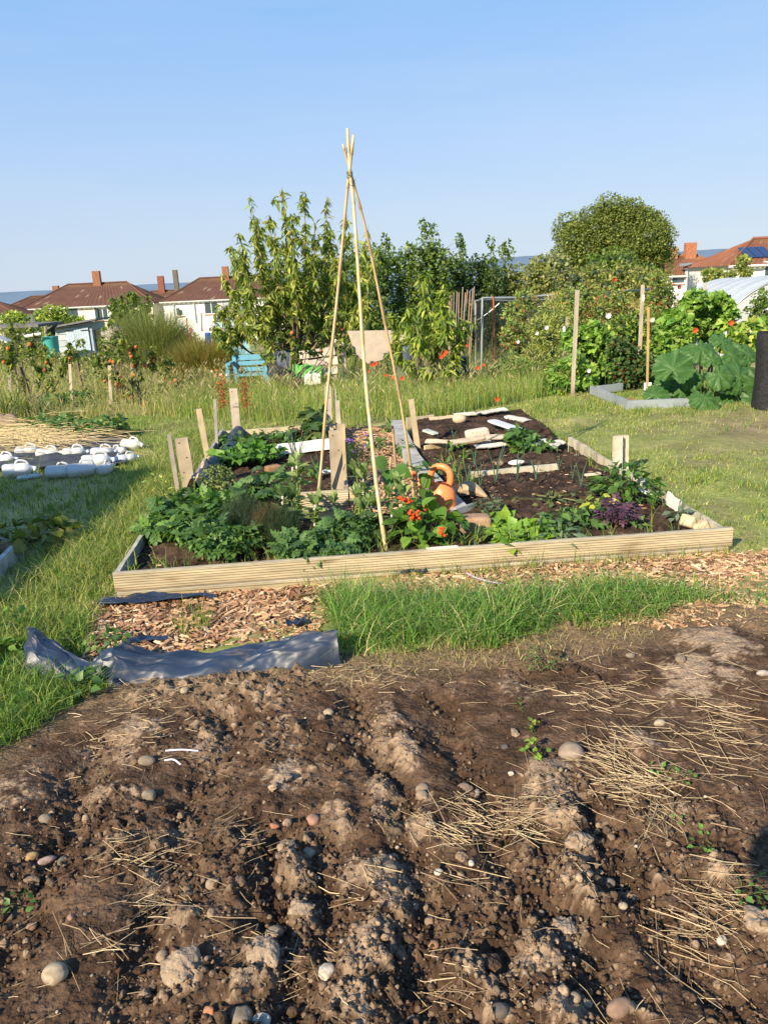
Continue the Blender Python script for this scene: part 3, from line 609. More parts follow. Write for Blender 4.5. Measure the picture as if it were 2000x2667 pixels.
for i, k in enumerate([(1112, 1148, 1170, 1152, .17, .10, CARD), (1170, 1153, 1255, 1140, .18, .13, CARD), (1262, 1138, 1345, 1135, .18, .20, CARD), (1262, 1150, 1345, 1160, .11, .12, CARD), (1235, 1165, 1310, 1158, .13, .12, CARDP), (1380, 1152, 1425, 1150, .14, .22, CARDP), (1425, 1165, 1455, 1150, .14, .14, CARDP),
                       (1180, 1082, 1250, 1076, .14, .12, CARDP), (1245, 1076, 1312, 1066, .17, .16, CARDP), (1115, 1092, 1180, 1085, .13, .10, (.52, .40, .26)), (1325, 1085, 1378, 1098, .13, .18, CARDP)]):
    box_card('cardboard', *k[:4], k[4], k[5], fb, k[6], 20 + i)
def slab(name, u, v, z, L, w, h, yaw, pitch, col, lab, cat, mat='stone', tl=None, rollx=0):
    p = G(u, v, z); T = lump(3, .04, int(u), (1, 1, 1), .5); V = T[0]; V = np.sign(V) * np.abs(V) ** .35
    o = obj(name, (V * [L / 2, w / 2, h / 2]) @ (rotz(yaw) @ roty(pitch) @ rotx(rollx)).T + p, T[1], M[mat], None, np.array(col)); tag(o, lab, cat); return o
p = G(1196, 1091, .17); T = lump(3, .03, 5, (1, .8, .7), 0); tag(obj('stone', T[0] * .075 + p, T[1], M['stone'], None, np.array((.55, .42, .28)), True), 'big smooth buff pebble on dark compost at the far end of the right bed', 'stone')
slab('slab', 1120, 1125, .15, .20, .09, .02, -1.0, .1, (.42, .45, .38), 'pale greenish flat offcut lying on the far bed, left', 'slab', 'wood')
slab('broken_stone', 1243, 1127, .16, .24, .10, .08, .1, -.1, (.60, .50, .40), 'broken pale stone lying behind the cardboard edging', 'stone')
slab('plank', 1318, 1108, .18, .46, .13, .02, -.95, .12, (.52, .55, .58), 'short white painted plank lying askew on the far bed', 'plank', 'paint')
a = G(1228, 1238, .11); b = G(1455, 1217, .11)
o = flat_board(a[:2], b[:2], .085, .13, .05, 'batten', None, (.52, .47, .34)); tag(o, 'long pale batten lying across the dark soil of the right bed', 'batten')
a = G(1450, 1236, .1); slab('offcut', 1543, 1235, .12, .14, .04, .02, .3, 0, (.62, .52, .36), 'small pale wood offcut near the right end of the batten', 'offcut', 'wood')
p = G(1345, 1205, .13); T = lump(3, .06, 8, (1.3, .6, .5), .4); tag(obj('stone', T[0] * .055 + p, T[1], M['stone'], None, np.array((.75, .72, .66)), True), 'white flint on the soil between leeks and cardboard', 'stone')
p = G(1300, 1208, .13); T = lump(3, .05, 9, (1, .7, .6), .4); tag(obj('stone', T[0] * .04 + p, T[1], M['stone'], None, np.array((.42, .26, .18)), True), 'brown stone left of the white flint in the right bed', 'stone')
def driftwood():
    p0, p1 = G(1165, 1283, .11), G(1268, 1294, .11); m = MB(); P = curve([p0, (p0 * 2 + p1) / 3 + [0, 0, .02], (p0 + p1 * 1.5) / 2.5 + [0, 0, .05], p1], 12)
    m.tube(P, [.008, .016, .022, .03, .04, .05, .055, .05, .045, .035, .022, .008], 7, (.36, .27, .17)); o = m.build('driftwood', M['bark']); tag(o, 'flat twisted piece of bare wood lying on the right bed', 'driftwood')
driftwood()
p = G(1166, 1282, .12); T = lump(2, .05, 9, (1, .8, .8), .4); tag(obj('stone', T[0] * .028 + p, T[1], M['stone'], None, np.array((.50, .40, .28)), True), 'small tan stone against the left end of the twisted wood', 'stone')
slab('half_log', 1228, 1366, .12, .26, .13, .12, .05, 0, (.33, .21, .13), 'weathered brick-like log end among the beans and lettuce', 'log', 'bark')
slab('broken_stone', 1800, 1362, .12, .14, .10, .08, .5, .5, (.50, .40, .26), 'larger cream stone in the right front corner of the bed', 'stone'); slab('broken_stone', 1826, 1372, .11, .10, .09, .07, -.3, -.4, (.50, .40, .26), 'smaller cream stone right of its bigger neighbour in the bed corner', 'stone')
crumple('paper_scrap', G(1738, 1312, .10), G(1770, 1330, .10), .035, 'paper', (.62, .60, .54)); tag(bpy.data.objects['paper_scrap'], 'curled pale cardboard scrap by the inner right edge board', 'cardboard scrap')
slab('plant_tag', 1680, 1282, .15, .12, .035, .012, -.9, .25, (.68, .72, .76), 'small white and blue plastic tag beside the pepper plant', 'plant tag', 'plastic')
slab('plant_tag', 1152, 1427, .15, .20, .03, .015, .1, 0, (.68, .62, .50), 'pale split stick lying along the front board behind the grass', 'stick', 'wood')
o = crumple('cardboard_tube', G(715, 1182, .13), G(860, 1165, .13), .14, 'paper', (.72, .66, .58), None, .09, 41, amp=.008); tag(o, 'long white sheet of card standing as an edging across the left bed', 'cardboard')
p = G(851, 1228, .14); T = lump(2, .04, 5, (1.4, .8, .5), 0); tag(obj('bottle_cap', T[0] * .035 + p, T[1], M['plastic'], None, np.array((.78, .80, .82)), True), 'white plastic cap on the left bed beside the tall plank', 'cap')
slab('leaf_litter', 712, 1220, .12, .14, .10, .06, .5, 0, (.30, .18, .10), 'crumbled brown bark chunk on the dark soil of the left bed', 'bark chunk', 'bark')

# ------------------------------------------------------------------ posts and planks driven in around the beds
def post(u0, v0, u1, v1, wpx, dpx, col, lab, z=0.0, th=None, sunk=.12, name='stake', cat='stake', yaw=None, point=False, group=None, notch=False, nails=0):
    """upright timber: base pixel, top pixel, visible width in pixels"""
    b = G(u0, v0, z); t = A(u1, v1, b[1]); d = (t - b) / np.linalg.norm(t - b); b2 = b - d * sunk
    w = S(wpx, math.hypot(b[1], CAMH * .6)); th = th or w * .45; yaw = BA + .05 if yaw is None else yaw
    if yaw is None: yaw = 0
    n = 12; Vs = []; cs = []
    X = rotz(yaw) @ np.array([1, 0, 0]); Yv = np.cross(d, X); Yv /= np.linalg.norm(Yv); X = np.cross(Yv, d)
    for k in range(n):
        s = k / (n - 1); c = b2 + (t - b2) * s; ww = w * (1 + .08 * (fbm(np.array([s * 4.]), np.array([u0 * 1.]), 3)[0] - .5)); 
        if point and k == n - 1: ww *= .45
        for sx, sy in ((-1, -1), (1, -1), (1, 1), (-1, 1)):
            Vs.append(c + X * (sx * ww / 2) + Yv * (sy * th / 2) + rng.normal(size=3) * w * .012)
            cs.append(np.array(col) * (.85 + .25 * rng.random()) * (.55 if s < .1 else 1))
    i = np.arange(n - 1)[:, None] * 4; j = np.arange(4)[None]; kk = (j + 1) % 4
    F = np.stack([i + j, i + kk, i + 4 + kk, i + 4 + j], 2).reshape(-1, 4); F = np.r_[F, [[3, 2, 1, 0], [(n - 1) * 4 + q for q in range(4)]]]
    th_o = thing(name, lab, cat, b, group); nm = 'timber'
    obj(nm, Vs, F, M['wood'], th_o, np.array(cs))
    for q in range(nails):
        m = MB(); c = t - d * (.03 + .25 * q * np.linalg.norm(t - b)) - Yv * (th / 2 + .001) + X * w * (.2 if q % 2 else -.2); m.box(c, (.008, .004, .008), None, (.08, .06, .05)); m.build('nail', M['metal'], th_o)
    if notch:
        m = MB(); c = (b + t) / 2 + d * .12 * np.linalg.norm(t - b) - Yv * (th / 2 + .002); m.box(c, (w * .9, .003, .006), None, (.08, .05, .03)); m.build('groove', M['wood'], th_o)
    return th_o
WD = (.42, .34, .24); WD2 = (.48, .38, .24); WG = (.34, .30, .25); WP = (.47, .40, .31)
post(498, 1295, 473, 1142, 34, 0, WD, 'broad split weathered plank at the front left corner of the rear left bed', .05, .035, nails=3, cat='plank', name='plank_post')
post(466, 1290, 441, 1132, 11, 0, WG, 'thin grey stake leaning left, directly left of the broad split plank', .0, .03)
post(545, 1207, 518, 1065, 15, 0, WD2, 'square-cut stake leaning left halfway along the left bed edge', .1, .03)
post(566, 1168, 560, 1040, 8, 0, WG, 'slimmest grey stake on the left bed edge, before the nailed plank', .1, .03)
post(618, 1135, 608, 1012, 21, 0, WP, 'pale flat plank with a nail line below its top, far left bed corner', .1, .025, nails=2, notch=True, cat='plank', name='plank_post')
post(880, 1277, 872, 1122, 32, 0, WD, 'tallest broad plank with knots at the front right corner of the left bed', .1, .04, nails=2, cat='plank', name='plank_post')
post(893, 1262, 888, 1104, 20, 0, WD2, 'split rough plank with peeling edge, pressed behind the broad knotted plank', .1, .03, cat='plank', name='plank_post')
post(899, 1245, 894, 1137, 6, 0, (.14, .12, .11), 'dark thin rail standing right of the split plank', .1, .03)
post(858, 1125, 853, 995, 17, 0, WP, 'pointed pale plank behind the knotted one, with nail holes', .1, .025, point=True, nails=3, cat='plank', name='plank_post')
post(882, 1110, 878, 1043, 12, 0, WP, 'short pale board between the grass and the left bed', .15, .025, cat='plank', name='plank_post')
post(877, 1110, 872, 1012, 5, 0, WP, 'thin lath sticking up behind the short pale board', .15, .02)
post(1087, 1166, 1070, 1040, 14, 0, WD2, 'square stake leaning left at the far end of the grey sleeper', .1, .03)
post(1607, 1212, 1608, 1136, 22, 0, (.56, .49, .37), 'left half of the cleft post at the right bed edge', .08, .045)
post(1626, 1207, 1627, 1134, 15, 0, (.54, .47, .34), 'right half of the cleft post at the right bed edge', .08, .045)

# ------------------------------------------------------------------ bamboo wigwam
wig = thing('bamboo_wigwam', 'tall wigwam of three bamboo canes tied together near the top', 'plant support', (-.1, 5.1, 0))
def cane_pts(px, Ys, n=40):
    P = np.array([A(u, v, y) for (u, v), y in zip(px, Ys)]); return curve(P, n)
CANEC = (.66, .50, .27)
def cane(parent, P, r0, r1, col, nodes, name='cane'):
    n = len(P); s = np.linspace(0, 1, n); r = r0 + (r1 - r0) * s; c0 = col
    m = MB(); s2 = []; 
    for a, b in zip(nodes[:-1], nodes[1:]): s2 += [a, a + .004, (a + b) / 2, b - .006, b - .001]
    s2 = np.array(sorted(set([0.] + list(s2) + [1.]))); Q = np.stack([np.interp(s2, s, P[:, k]) for k in range(3)], 1); rr = np.interp(s2, s, r)
    nd = np.min(np.abs(s2[:, None] - np.array(nodes)[None]), 1); bulge = np.where(nd < .0045, 1.28, 1.0)
    m.tube(Q, rr * bulge, 9); V = np.concatenate(m.V)
    cc = np.repeat(np.where(nd < .0045, .62, 1.0), 9); cc = np.r_[cc, 1, 1]
    return obj(name, V, [np.concatenate(f) for f in m.F.values()], M['cane'], parent, np.array(c0) * cc[:, None] * (.92 + .16 * rng.random((len(V), 1))), True)
yb = G(1007, 1440, .08)[1]
fr = cane_pts([(1007, 1440), (985, 1300), (962, 1090), (947, 930), (930, 660), (920, 520), (911, 445), (905, 335)], [yb, 4.50, 4.72, 4.86, 5.0, 5.06, 5.1, 5.16])
cane(wig, fr, .0118, .0085, CANEC, [.05, .17, .31, .45, .57, .70, .80, .92])
lf = cane_pts([(826, 1325), (838, 1200), (852, 1030), (880, 760), (895, 600), (906, 480), (911, 445), (921, 352)], [5.55, 5.5, 5.42, 5.3, 5.2, 5.12, 5.10, 5.02])
cane(wig, lf, .0108, .0078, (.64, .48, .27), [.05, .20, .33, .46, .58, .70, .82, .93])
rt = cane_pts([(1082, 1345), (1070, 1225), (1042, 1040), (1000, 830), (958, 620), (930, 510), (913, 450), (893, 375)], [5.5, 5.5, 5.44, 5.35, 5.24, 5.17, 5.13, 5.10])
cane(wig, rt, .0098, .0068, (.58, .40, .20), [.03, .16, .29, .42, .54, .66, .78, .97])
tw = MB(); c = A(911, 455, 5.1); a = np.linspace(0, 2 * math.pi * 5, 60)
tw.tube(np.c_[c[0] + .017 * np.cos(a), c[1] + .022 * np.sin(a), c[2] + .02 - a * .0013 + .004 * np.sin(a * 1.7)], .0022, 5, (.16, .15, .05))
a = np.linspace(0, 5, 20); tw.tube(np.c_[c[0] + .015 + .018 * np.cos(a), c[1] - .02 + .02 * np.sin(a), c[2] - .03 - a * .008], .0018, 5, (.16, .15, .05))
tw.build('twine', M['straw'], wig, True)
# cane leaf standing stems behind the path
for i, (pts, ys, col, lb) in enumerate([([(1040, 1330), (1035, 1260), (1025, 1150), (1022, 1110)], (5.6, 5.75, 5.9, 6.0), (.30, .20, .11), 'dark brown old cane standing in the path, bent at the top'), ([(1008, 1330), (1013, 1260), (1018, 1190)], (5.5, 5.55, 5.6), (.46, .32, .18), 'short cane leaning right beside the wigwam foot'),
                                ([(958, 1350), (980, 1270), (990, 1240)], (5.3, 5.5, 5.6), (.30, .20, .14), 'dark cane leaning steeply right among the broad beans'), ([(1026, 1330), (1027, 1240)], (5.45, 5.5), (.46, .30, .15), 'short upright cane end below the lone bean leaf'), ([(1078, 1300), (1072, 1235)], (5.35, 5.35), (.52, .36, .2), 'cane stub among the bean leaves')]):
    P = np.array([A(u, v, y) for (u, v), y in zip(pts, ys)]); t = thing('cane', lb, 'cane', P[0]); cane(t, curve(P, 12), .011, .009, col, [.2, .5, .8], 'stalk')

# ------------------------------------------------------------------ orange watering can
def watering_can():
    c = G(1150, 1328, .08); t = thing('watering_can', 'orange plastic watering can with a looped handle beside the sleeper', 'watering can', c)
    OR = np.array((.80, .24, .08)); Z = np.array([0, 0, 1.]); yawm = rotz(-.42)
    m = MB(); n = 28; rows = [(0, .82), (.01, .98), (.05, 1.0), (.12, .97), (.17, .86), (.205, .64), (.225, .42), (.232, .30)]
    a = np.arange(n) / n * 2 * math.pi; V = []
    for z, k in rows: V.append(np.c_[np.cos(a) * .125 * k, np.sin(a) * .10 * k, np.full(n, z)])
    V = np.concatenate(V); V = V * .86 @ yawm.T + c
    i = np.arange(len(rows) - 1)[:, None] * n; j = np.arange(n)[None]; k = (j + 1) % n
    F = np.stack([i + j, i + k, i + n + k, i + n + j], 2).reshape(-1, 4)
    obj('body', V, [F, np.arange(n)[::-1][None]], M['plastic'], t, OR, True)
    h = curve([(.06, 0, .19), (.085, 0, .27), (.075, 0, .345), (.02, 0, .385), (-.05, 0, .375), (-.09, 0, .31), (-.085, 0, .22), (-.10, 0, .15)], 34)
    m = MB(); m.tube(h * .8 @ yawm.T + c, np.linspace(.024, .021, 34), 12, OR); m.build('handle', M['plastic'], t, True)
    s = curve([(.10, 0, .03), (.17, 0, .08), (.25, 0, .16), (.31, 0, .235)], 16); s = s @ rotz(math.pi).T
    m = MB(); m.tube(s * .85 @ rotz(-.9).T + c, np.linspace(.026, .012, 16), 12, OR); m.build('spout', M['plastic'], t, True)
    m = MB(); e = (s * .85 @ rotz(-.9).T + c)[-1]; m.tube([e, e + [-.008, .006, .012], e + [-.02, .012, .03]], [.013, .03, .034], 14, OR * .9); m.build('rose', M['plastic'], t, True)
watering_can()

# ------------------------------------------------------------------ black plastic sheet
def plastic_sheet():
    n, m = 220, 60; tx = np.linspace(0, 1, n)
    near_ = np.array([G(u, v)[:2] for u, v in [(62, 1758), (120, 1775), (205, 1788), (290, 1803), (400, 1797), (560, 1778), (720, 1760), (895, 1745)]])
    far_ = np.array([G(u, v, z)[:2] for u, v, z in [(88, 1675, .05), (150, 1682, .05), (245, 1732, .03), (330, 1714, .04), (520, 1706, .03), (690, 1700, .03), (760, 1668, .10), (868, 1648, .12)]])
    tn = np.linspace(0, 1, 8); nr = np.stack([np.interp(tx, tn, near_[:, k]) for k in (0, 1)], 1); fa = np.stack([np.interp(tx, tn, far_[:, k]) for k in (0, 1)], 1)
    s = np.linspace(0, 1, m); XY = nr[:, None] * (1 - s)[None, :, None] + fa[:, None] * s[None, :, None]
    T_, S_ = np.meshgrid(tx, s, indexing='ij')
    ridge = np.interp(tx, [0, .08, .2, .28, .36, .42, .5, .6, .75, .85, 1], [.13, .12, .05, .03, .10, .12, .07, .05, .06, .10, .135])
    prof = np.sin(np.clip(S_ * 1.15, 0, 1) * math.pi * .62) ** .9
    z = ridge[:, None] * prof
    def crease(n, lo, hi, amp):
        r = np.random.default_rng(n); out = 0
        for k in range(n): a = r.uniform(0, 3.14); f = r.uniform(lo, hi); out = out + np.abs(((T_ * 3.3 * math.cos(a) + S_ * math.sin(a) + .12 * fbm(T_ * 9, S_ * 4, k)) * f + r.random()) % 1 - .5) * amp / n
        return out
    z += crease(5, 1.0, 3.2, .085) * (.5 + prof) - .03 + .05 * (fbm(T_ * 5, S_ * 2, 81) - .5) + .004 * (fbm(T_ * 30, S_ * 8, 82, 4, .6) - .5)
    z = z * sstep(0, .06, S_) + .012
    XY = XY + ((fbm(T_ * 10, S_ * 3, 85) - .5) * .05)[..., None]
    V = np.c_[XY.reshape(-1, 2), z.ravel()]; F = grid_faces(n, m)[:, ::-1]; k = len(V)
    o = obj('plastic_sheet', np.r_[V, V - [0, 0, .002]], np.r_[F, F[:, ::-1] + k], M['sheet'], None, None, True)
    tag(o, 'crumpled black polythene sheet lying along the top edge of the dug soil', 'plastic sheet')
plastic_sheet()
# ground membrane showing under and beside the chips
def membrane(pts, z=.012, seed=0, lift=.03):
    a, b, c, d = [G(u, v)[:2] for u, v in pts]; s, t = np.meshgrid(np.linspace(0, 1, 26), np.linspace(0, 1, 10))
    XY = a * ((1 - s) * (1 - t))[..., None] + b * (s * (1 - t))[..., None] + c * (s * t)[..., None] + d * ((1 - s) * t)[..., None]
    Z = z + lift * fbm(s * 6, t * 3 + seed, seed) ; V = np.c_[XY.reshape(-1, 2), Z.ravel()]
    return obj('membrane', V, grid_faces(10, 26), M['sheet'], None, None, True)
tag(membrane([(255, 1595), (560, 1568), (560, 1560), (262, 1570)], .01, 1, .06), 'black liner edge curling up at the left end of the front board', 'liner')
tag(membrane([(330, 1685), (440, 1676), (440, 1666), (340, 1670)], .018, 2, .012), 'strip of black membrane showing through the wood chips', 'membrane')
tag(membrane([(750, 1652), (800, 1642), (800, 1625), (745, 1640)], .02, 3, .05), 'folded bit of membrane behind the right end of the plastic sheet', 'membrane')
tag(membrane([(1085, 1590), (1260, 1580), (1250, 1562), (1090, 1565)], .03, 4, .02), 'dark membrane patch behind the bright tall grass', 'membrane')
tag(membrane([(1600, 1560), (1680, 1552), (1680, 1540), (1600, 1545)], .03, 6, .02), 'small membrane patch half hidden by grass, right of centre', 'membrane')
tag(membrane([(1040, 1508), (1110, 1505), (1110, 1492), (1040, 1495)], .02, 5, .04), 'short black liner piece at the foot of the front board', 'liner')
m = MB(); P = curve([G(1215, 1492, .05), G(1240, 1505, .03), G(1280, 1516, .03), G(1310, 1520, .03)], 16); m.tube(P, .004, 5, (.45, .38, .55)); tag(m.build('string', M['plastic']), 'thin mauve cord lying on the chips before the front board', 'cord')
for u, v, L, a, lb in ((475, 1967, .12, .0, 'upper one of two white plastic strips on the soil'), (455, 1992, .07, -.6, 'lower, shorter one of two white plastic strips on the soil')):
    p = G(u, v); zz = soilz(p[0], p[1]) + .02; P = curve([p + [-L / 2, .01, zz], p + [0, 0, zz + .008], p + [L / 2 * math.cos(a), L / 2 * math.sin(a), zz]], 8); m = MB(); m.tube(P, .0035, 4, (.62, .60, .70)); tag(m.build('plastic_strip', M['plastic']), lb, 'plastic strip')

# ------------------------------------------------------------------ wood chips
CHIP = (np.array([(-.5, -.5, -.5), (.5, -.4, -.5), (.35, .5, -.5), (-.4, .42, -.5), (-.45, -.42, .5), (.42, -.5, .5), (.5, .35, .5), (-.5, .5, .5)]), np.array([(4, 5, 6, 7), (0, 1, 5, 4), (1, 2, 6, 5), (2, 3, 7, 6), (3, 0, 4, 7)]))
CCH = [(.50, .32, .18), (.42, .25, .13), (.30, .16, .085), (.17, .085, .045), (.60, .44, .28), (.36, .20, .11)]
def chips(name, poly, n, lo=.008, hi=.03, dens=None, z0=.0, z1=.025, cw=None):
    a, b, c, d = [np.array(p)[:2] for p in poly]; s, t = rng.random(n), rng.random(n)
    XY = a * ((1 - s) * (1 - t))[:, None] + b * (s * (1 - t))[:, None] + c * (s * t)[:, None] + d * ((1 - s) * t)[:, None]
    if dens is not None: XY = XY[rng.random(n) < dens(XY[:, 0], XY[:, 1])]
    n = len(XY); L = (lo + (hi * 1.5 - lo) * rng.random(n) ** 2.2); R = zrots(rng.uniform(0, 6.28, n)) ; tlt = randrot(n)
    D = np.c_[np.cos(u := rng.uniform(0, 6.28, n)), np.sin(u), rng.normal(size=n) * .22]; N = np.c_[rng.normal(size=(n, 2)) * .35, np.ones(n)]
    zz = z0 + (z1 - z0) * rng.random(n) * (.4 + .8 * fbm(XY[:, 0] * 6, XY[:, 1] * 6, 7))
    V, F, C = inst(CHIP, np.c_[XY, zz], frames(D, N), np.c_[L * rng.uniform(.15, .42, n), L * 1.45, L * rng.uniform(.08, .25, n)], jitc(CCH, n, .2, cw))
    return V, F, C
parts = [chips('', [G(215, 1740), G(840, 1655), G(880, 1526), G(235, 1572)], 7500, .011, .034, lambda x, y: .15 + sstep(.35, .5, fbm(x * 3, y * 3, 3)) + .3),
         chips('', [G(1020, 1600), G(1760, 1640), G(2040, 1432), G(1000, 1508)], 7500, .011, .030, None, cw=[.24, .22, .14, .08, .22, .1]), chips('', [G(1700, 1640), G(2300, 1640), G(2300, 1440), G(1880, 1455)], 3200, .011, .030, None, cw=[.24, .22, .14, .08, .22, .1]),
         chips('', [(-.22, 4.95), (.55, 4.95), (.2, 8.6), (-.4, 8.6)], 5200, .012, .03, None, .035, .06, cw=[.28, .22, .12, .05, .25, .08])]
V, F, C = join(parts); tag(obj('wood_chips', V, F, M['straw'], None, C, False, (0, 0, 0)), kind='stuff')
parts = [chips('', [bp(.05, .03), bp(FW - .06, .03), bp(FW - .06, 1.0), bp(.05, 1.0)], 420, .005, .017, None, .09, .12, [.1, .2, .3, .2, .05, .15]), chips('', [[.6, 5.2], bp(FW - .06, 1.0), bp(FW - .06, 2.8), [.4, 6.6]], 380, .005, .017, None, .10, .13, [.1, .2, .3, .2, .05, .15]),
         chips('', [L0, L1, L2, L3], 300, .005, .017, None, .10, .13, [.1, .2, .3, .2, .05, .15])]
V, F, C = join(parts); tag(obj('bark_bits', V, F, M['straw'], None, C, False, (0, 0, 0)), kind='stuff')
q = MB(); q.add([(*G(215, 1745)[:2], .006), (*G(840, 1660)[:2], .006), (*G(890, 1524)[:2], .006), (*G(225, 1575)[:2], .006)], [[0, 1, 2, 3]], (.13, .08, .05)); tag(q.build('chip_path', M['soil']), kind='structure')
q = MB(); q.add([(*G(1000, 1600)[:2], .006), (*G(2300, 1650)[:2], .006), (*G(2300, 1430)[:2], .006), (*G(1000, 1500)[:2], .006)], [[0, 1, 2, 3]], (.20, .13, .08)); tag(q.build('chip_path', M['soil']), kind='structure')
q = MB(); q.add([(-.28, 4.95, .03), (.6, 4.95, .03), (.25, 8.7, .03), (-.45, 8.7, .03)], [[0, 1, 2, 3]], (.20, .13, .08)); tag(q.build('chip_path', M['soil']), kind='structure')

# ------------------------------------------------------------------ houses
def quadbox(m, P, C): m.add(P, [[0, 1, 2, 3]], C)
TILE, TILE2, CRM, WHT = (.115, .060, .045), (.30, .11, .06), (.72, .69, .55), (.76, .76, .74)
def house(lab, c, W, D, ez, rz, bz, inset, wall, tile, wins, chim, yaw=0, group='houses beyond the allotments', lichen=True, eave=.35):
    """hipped house: c = (x, y) of the facade centre; ez eaves, rz ridge, bz ground"""
    t = thing('house', lab, 'house', (c[0], c[1], bz), group); R = rotz(yaw); O = np.array([c[0], c[1], 0])
    def w(V): return np.asarray(V, float) @ R.T + O
    h = W / 2; m = MB(); v = w([(x, y, z) for z in (bz, ez) for x, y in ((-h, 0), (h, 0), (h, D), (-h, D))])
    m.add(v, [[0, 1, 5, 4], [1, 2, 6, 5], [2, 3, 7, 6], [3, 0, 4, 7]], wall); m.build('wall', M['render'], t)
    e = eave; nx, ny = 60, 14; V = []; F = []; n = 0
    r0, r1 = -h + inset[0], h - inset[1]
    for a, b, cc, d in (((-h - e, -e), (h + e, -e), (r1, D / 2), (r0, D / 2)), ((h + e, D + e), (-h - e, D + e), (r0, D / 2), (r1, D / 2)), ((h + e, -e), (h + e, D + e), (r1, D / 2), (r1, D / 2)), ((-h - e, D + e), (-h - e, -e), (r0, D / 2), (r0, D / 2))):
        s, q = np.meshgrid(np.linspace(0, 1, nx), np.linspace(0, 1, ny)); a, b, cc, d = map(np.array, (a, b, cc, d))
        XY = a * ((1 - s) * (1 - q))[..., None] + b * (s * (1 - q))[..., None] + cc * (s * q)[..., None] + d * ((1 - s) * q)[..., None]
        Z = ez + (rz - ez) * q + .05 * (np.arange(nx) % 2)[None] * (q < .99); V.append(np.c_[XY.reshape(-1, 2), Z.ravel()]); F.append(grid_faces(ny, nx) + n); n += nx * ny
    V = w(np.concatenate(V)); C = np.array(tile) * (.9 + .2 * fbm(V[:, 0] * 3, V[:, 2] * 6, 3))[:, None]
    if lichen: C = mixc(C, (.26, .17, .08), sstep(.8, .98, (V[:, 2] - ez) / (rz - ez)) * .35); sp = rng.random(len(C)) < .018; C[sp] = (.30, .24, .18)
    rf = obj('roof', V, np.concatenate(F), M['tile'], t, C)
    m = MB(); m.tube(w([(r0, D / 2, rz + .06), (r1, D / 2, rz + .06)]), .14, 6, np.array(tile) * 1.1)
    for sx, r in ((-1, r0), (1, r1)): m.tube(w([(sx * (h + e), -e, ez + .05), (r, D / 2, rz + .06)]), .10, 6, np.array(tile) * 1.2)
    m.build('ridge_tiles', M['tile'], rf)
    m = MB(); m.tube(w([(-h - e, -e - .06, ez - .05), (h + e, -e - .06, ez - .05)]), .09, 6, (.62, .62, .6)); m.build('gutter', M['paint'], t)
    for k, (x, cw, hh, col) in enumerate(chim):
        m = MB(); m.box(w([(x, D / 2 - .3, rz + hh / 2 - .35)])[0], (cw, .6, hh), R, col); ch = m.build('chimney', M['brick'], rf)
    for x, z, ww, hh, kind in wins:
        p = w([(x, -.02, z)])[0]; m = MB(); m.box(p, (ww + .16, .08, hh + .16), R, (.82, .83, .84)); f = m.build('window', M['paint'], t)
        m = MB(); k = max(1, int(round(ww / .8)))
        for q in range(k): m.box(p + R @ np.array([(q - (k - 1) / 2) * ww / k, -.045, 0]), (ww / k - .09, .02, hh), R, (.05, .08, .09))
        m.build('pane', M['glass'], f); m = MB(); m.box(p + R @ np.array([0, -.09, -hh / 2 - .12]), (ww + .3, .14, .08), R, (.45, .28, .2)); m.build('sill', M['paint'], f)
    return t
BR, BRD, BRG = (.26, .12, .07), (.22, .085, .06), (.14, .12, .10)
def at(u, v, Y): return A(u, v, Y)
def hx_(u, v, Y): return A(u, v, Y)[0]
Yh = 100; xl, xr = at(60, 806, Yh)[0], at(398, 794, Yh)[0]; cx = (xl + xr) / 2; ez = at(60, 806, Yh)[2]; rz = at(230, 744, Yh)[2] + .25; bz = gz(0, Yh) - .2
def wn(u, v, Y, cx): p = at(u, v, Y); return p[0] - cx, p[2]
W1 = [(*wn(100, 829, Yh, cx), .5, 1.1, 0), (*wn(111, 829, Yh, cx), .5, 1.1, 0), (*wn(183, 814, Yh, cx), .8, 1.0, 0), (*wn(197, 814, Yh, cx), .8, 1.0, 0), (*wn(254, 817, Yh, cx), .6, 1.4, 0), (*wn(269, 819, Yh, cx), 1.3, 1.3, 0)]
house('cream semi-detached house with a lichened red roof and one stout chimney, behind the sheds', (cx, Yh), xr - xl, 9, ez, rz, bz, (4.4, 4.2), CRM, TILE, W1, [(wn(228, 760, Yh, cx)[0], .95, 1.9, BR)])
xl, xr = at(425, 787, Yh)[0], at(775, 775, Yh)[0]; cx = (xl + xr) / 2; ez = at(430, 787, Yh)[2]; rz = at(560, 728, Yh)[2] + .25
W2 = [(*wn(465, 812, Yh, cx), .5, .9, 0), (*wn(474, 814, Yh, cx), .35, .6, 0), (*wn(551, 802, Yh, cx), 1.7, 1.3, 0), (*wn(617, 802, Yh, cx), 1.4, 1.2, 0)]
h2_ = house('white semi-detached house with a red roof, half hidden behind the peach tree', (cx, Yh), xr - xl, 9, ez, rz, bz, (3.9, 4), (.78, .78, .76), TILE, W2, [(wn(574, 730, Yh, cx)[0], .8, 1.7, BR)])
m = MB(); p = at(594, 806, Yh); m.box((p[0] - .2, Yh - .06, p[2] - .2), (1.5, .1, 2.6), None, (.42, .43, .46)); o = m.build('cladding', M['paint'], h2_); o['label'] = 'grey clad bay beside the right window'
for u0, v0, u1, v1 in ((452, 790, 457, 840), (505, 790, 511, 840), (580, 788, 582, 825)):
    m = MB(); m.tube([at(u0, v0, Yh - .15), at(u1, v1, Yh - .15)], .07, 6, (.55, .56, .56)); m.build('drainpipe', M['paint'], h2_)
Y3 = 122; xl, xr = at(340, 800, Y3)[0], at(520, 790, Y3)[0]; cx = (xl + xr) / 2
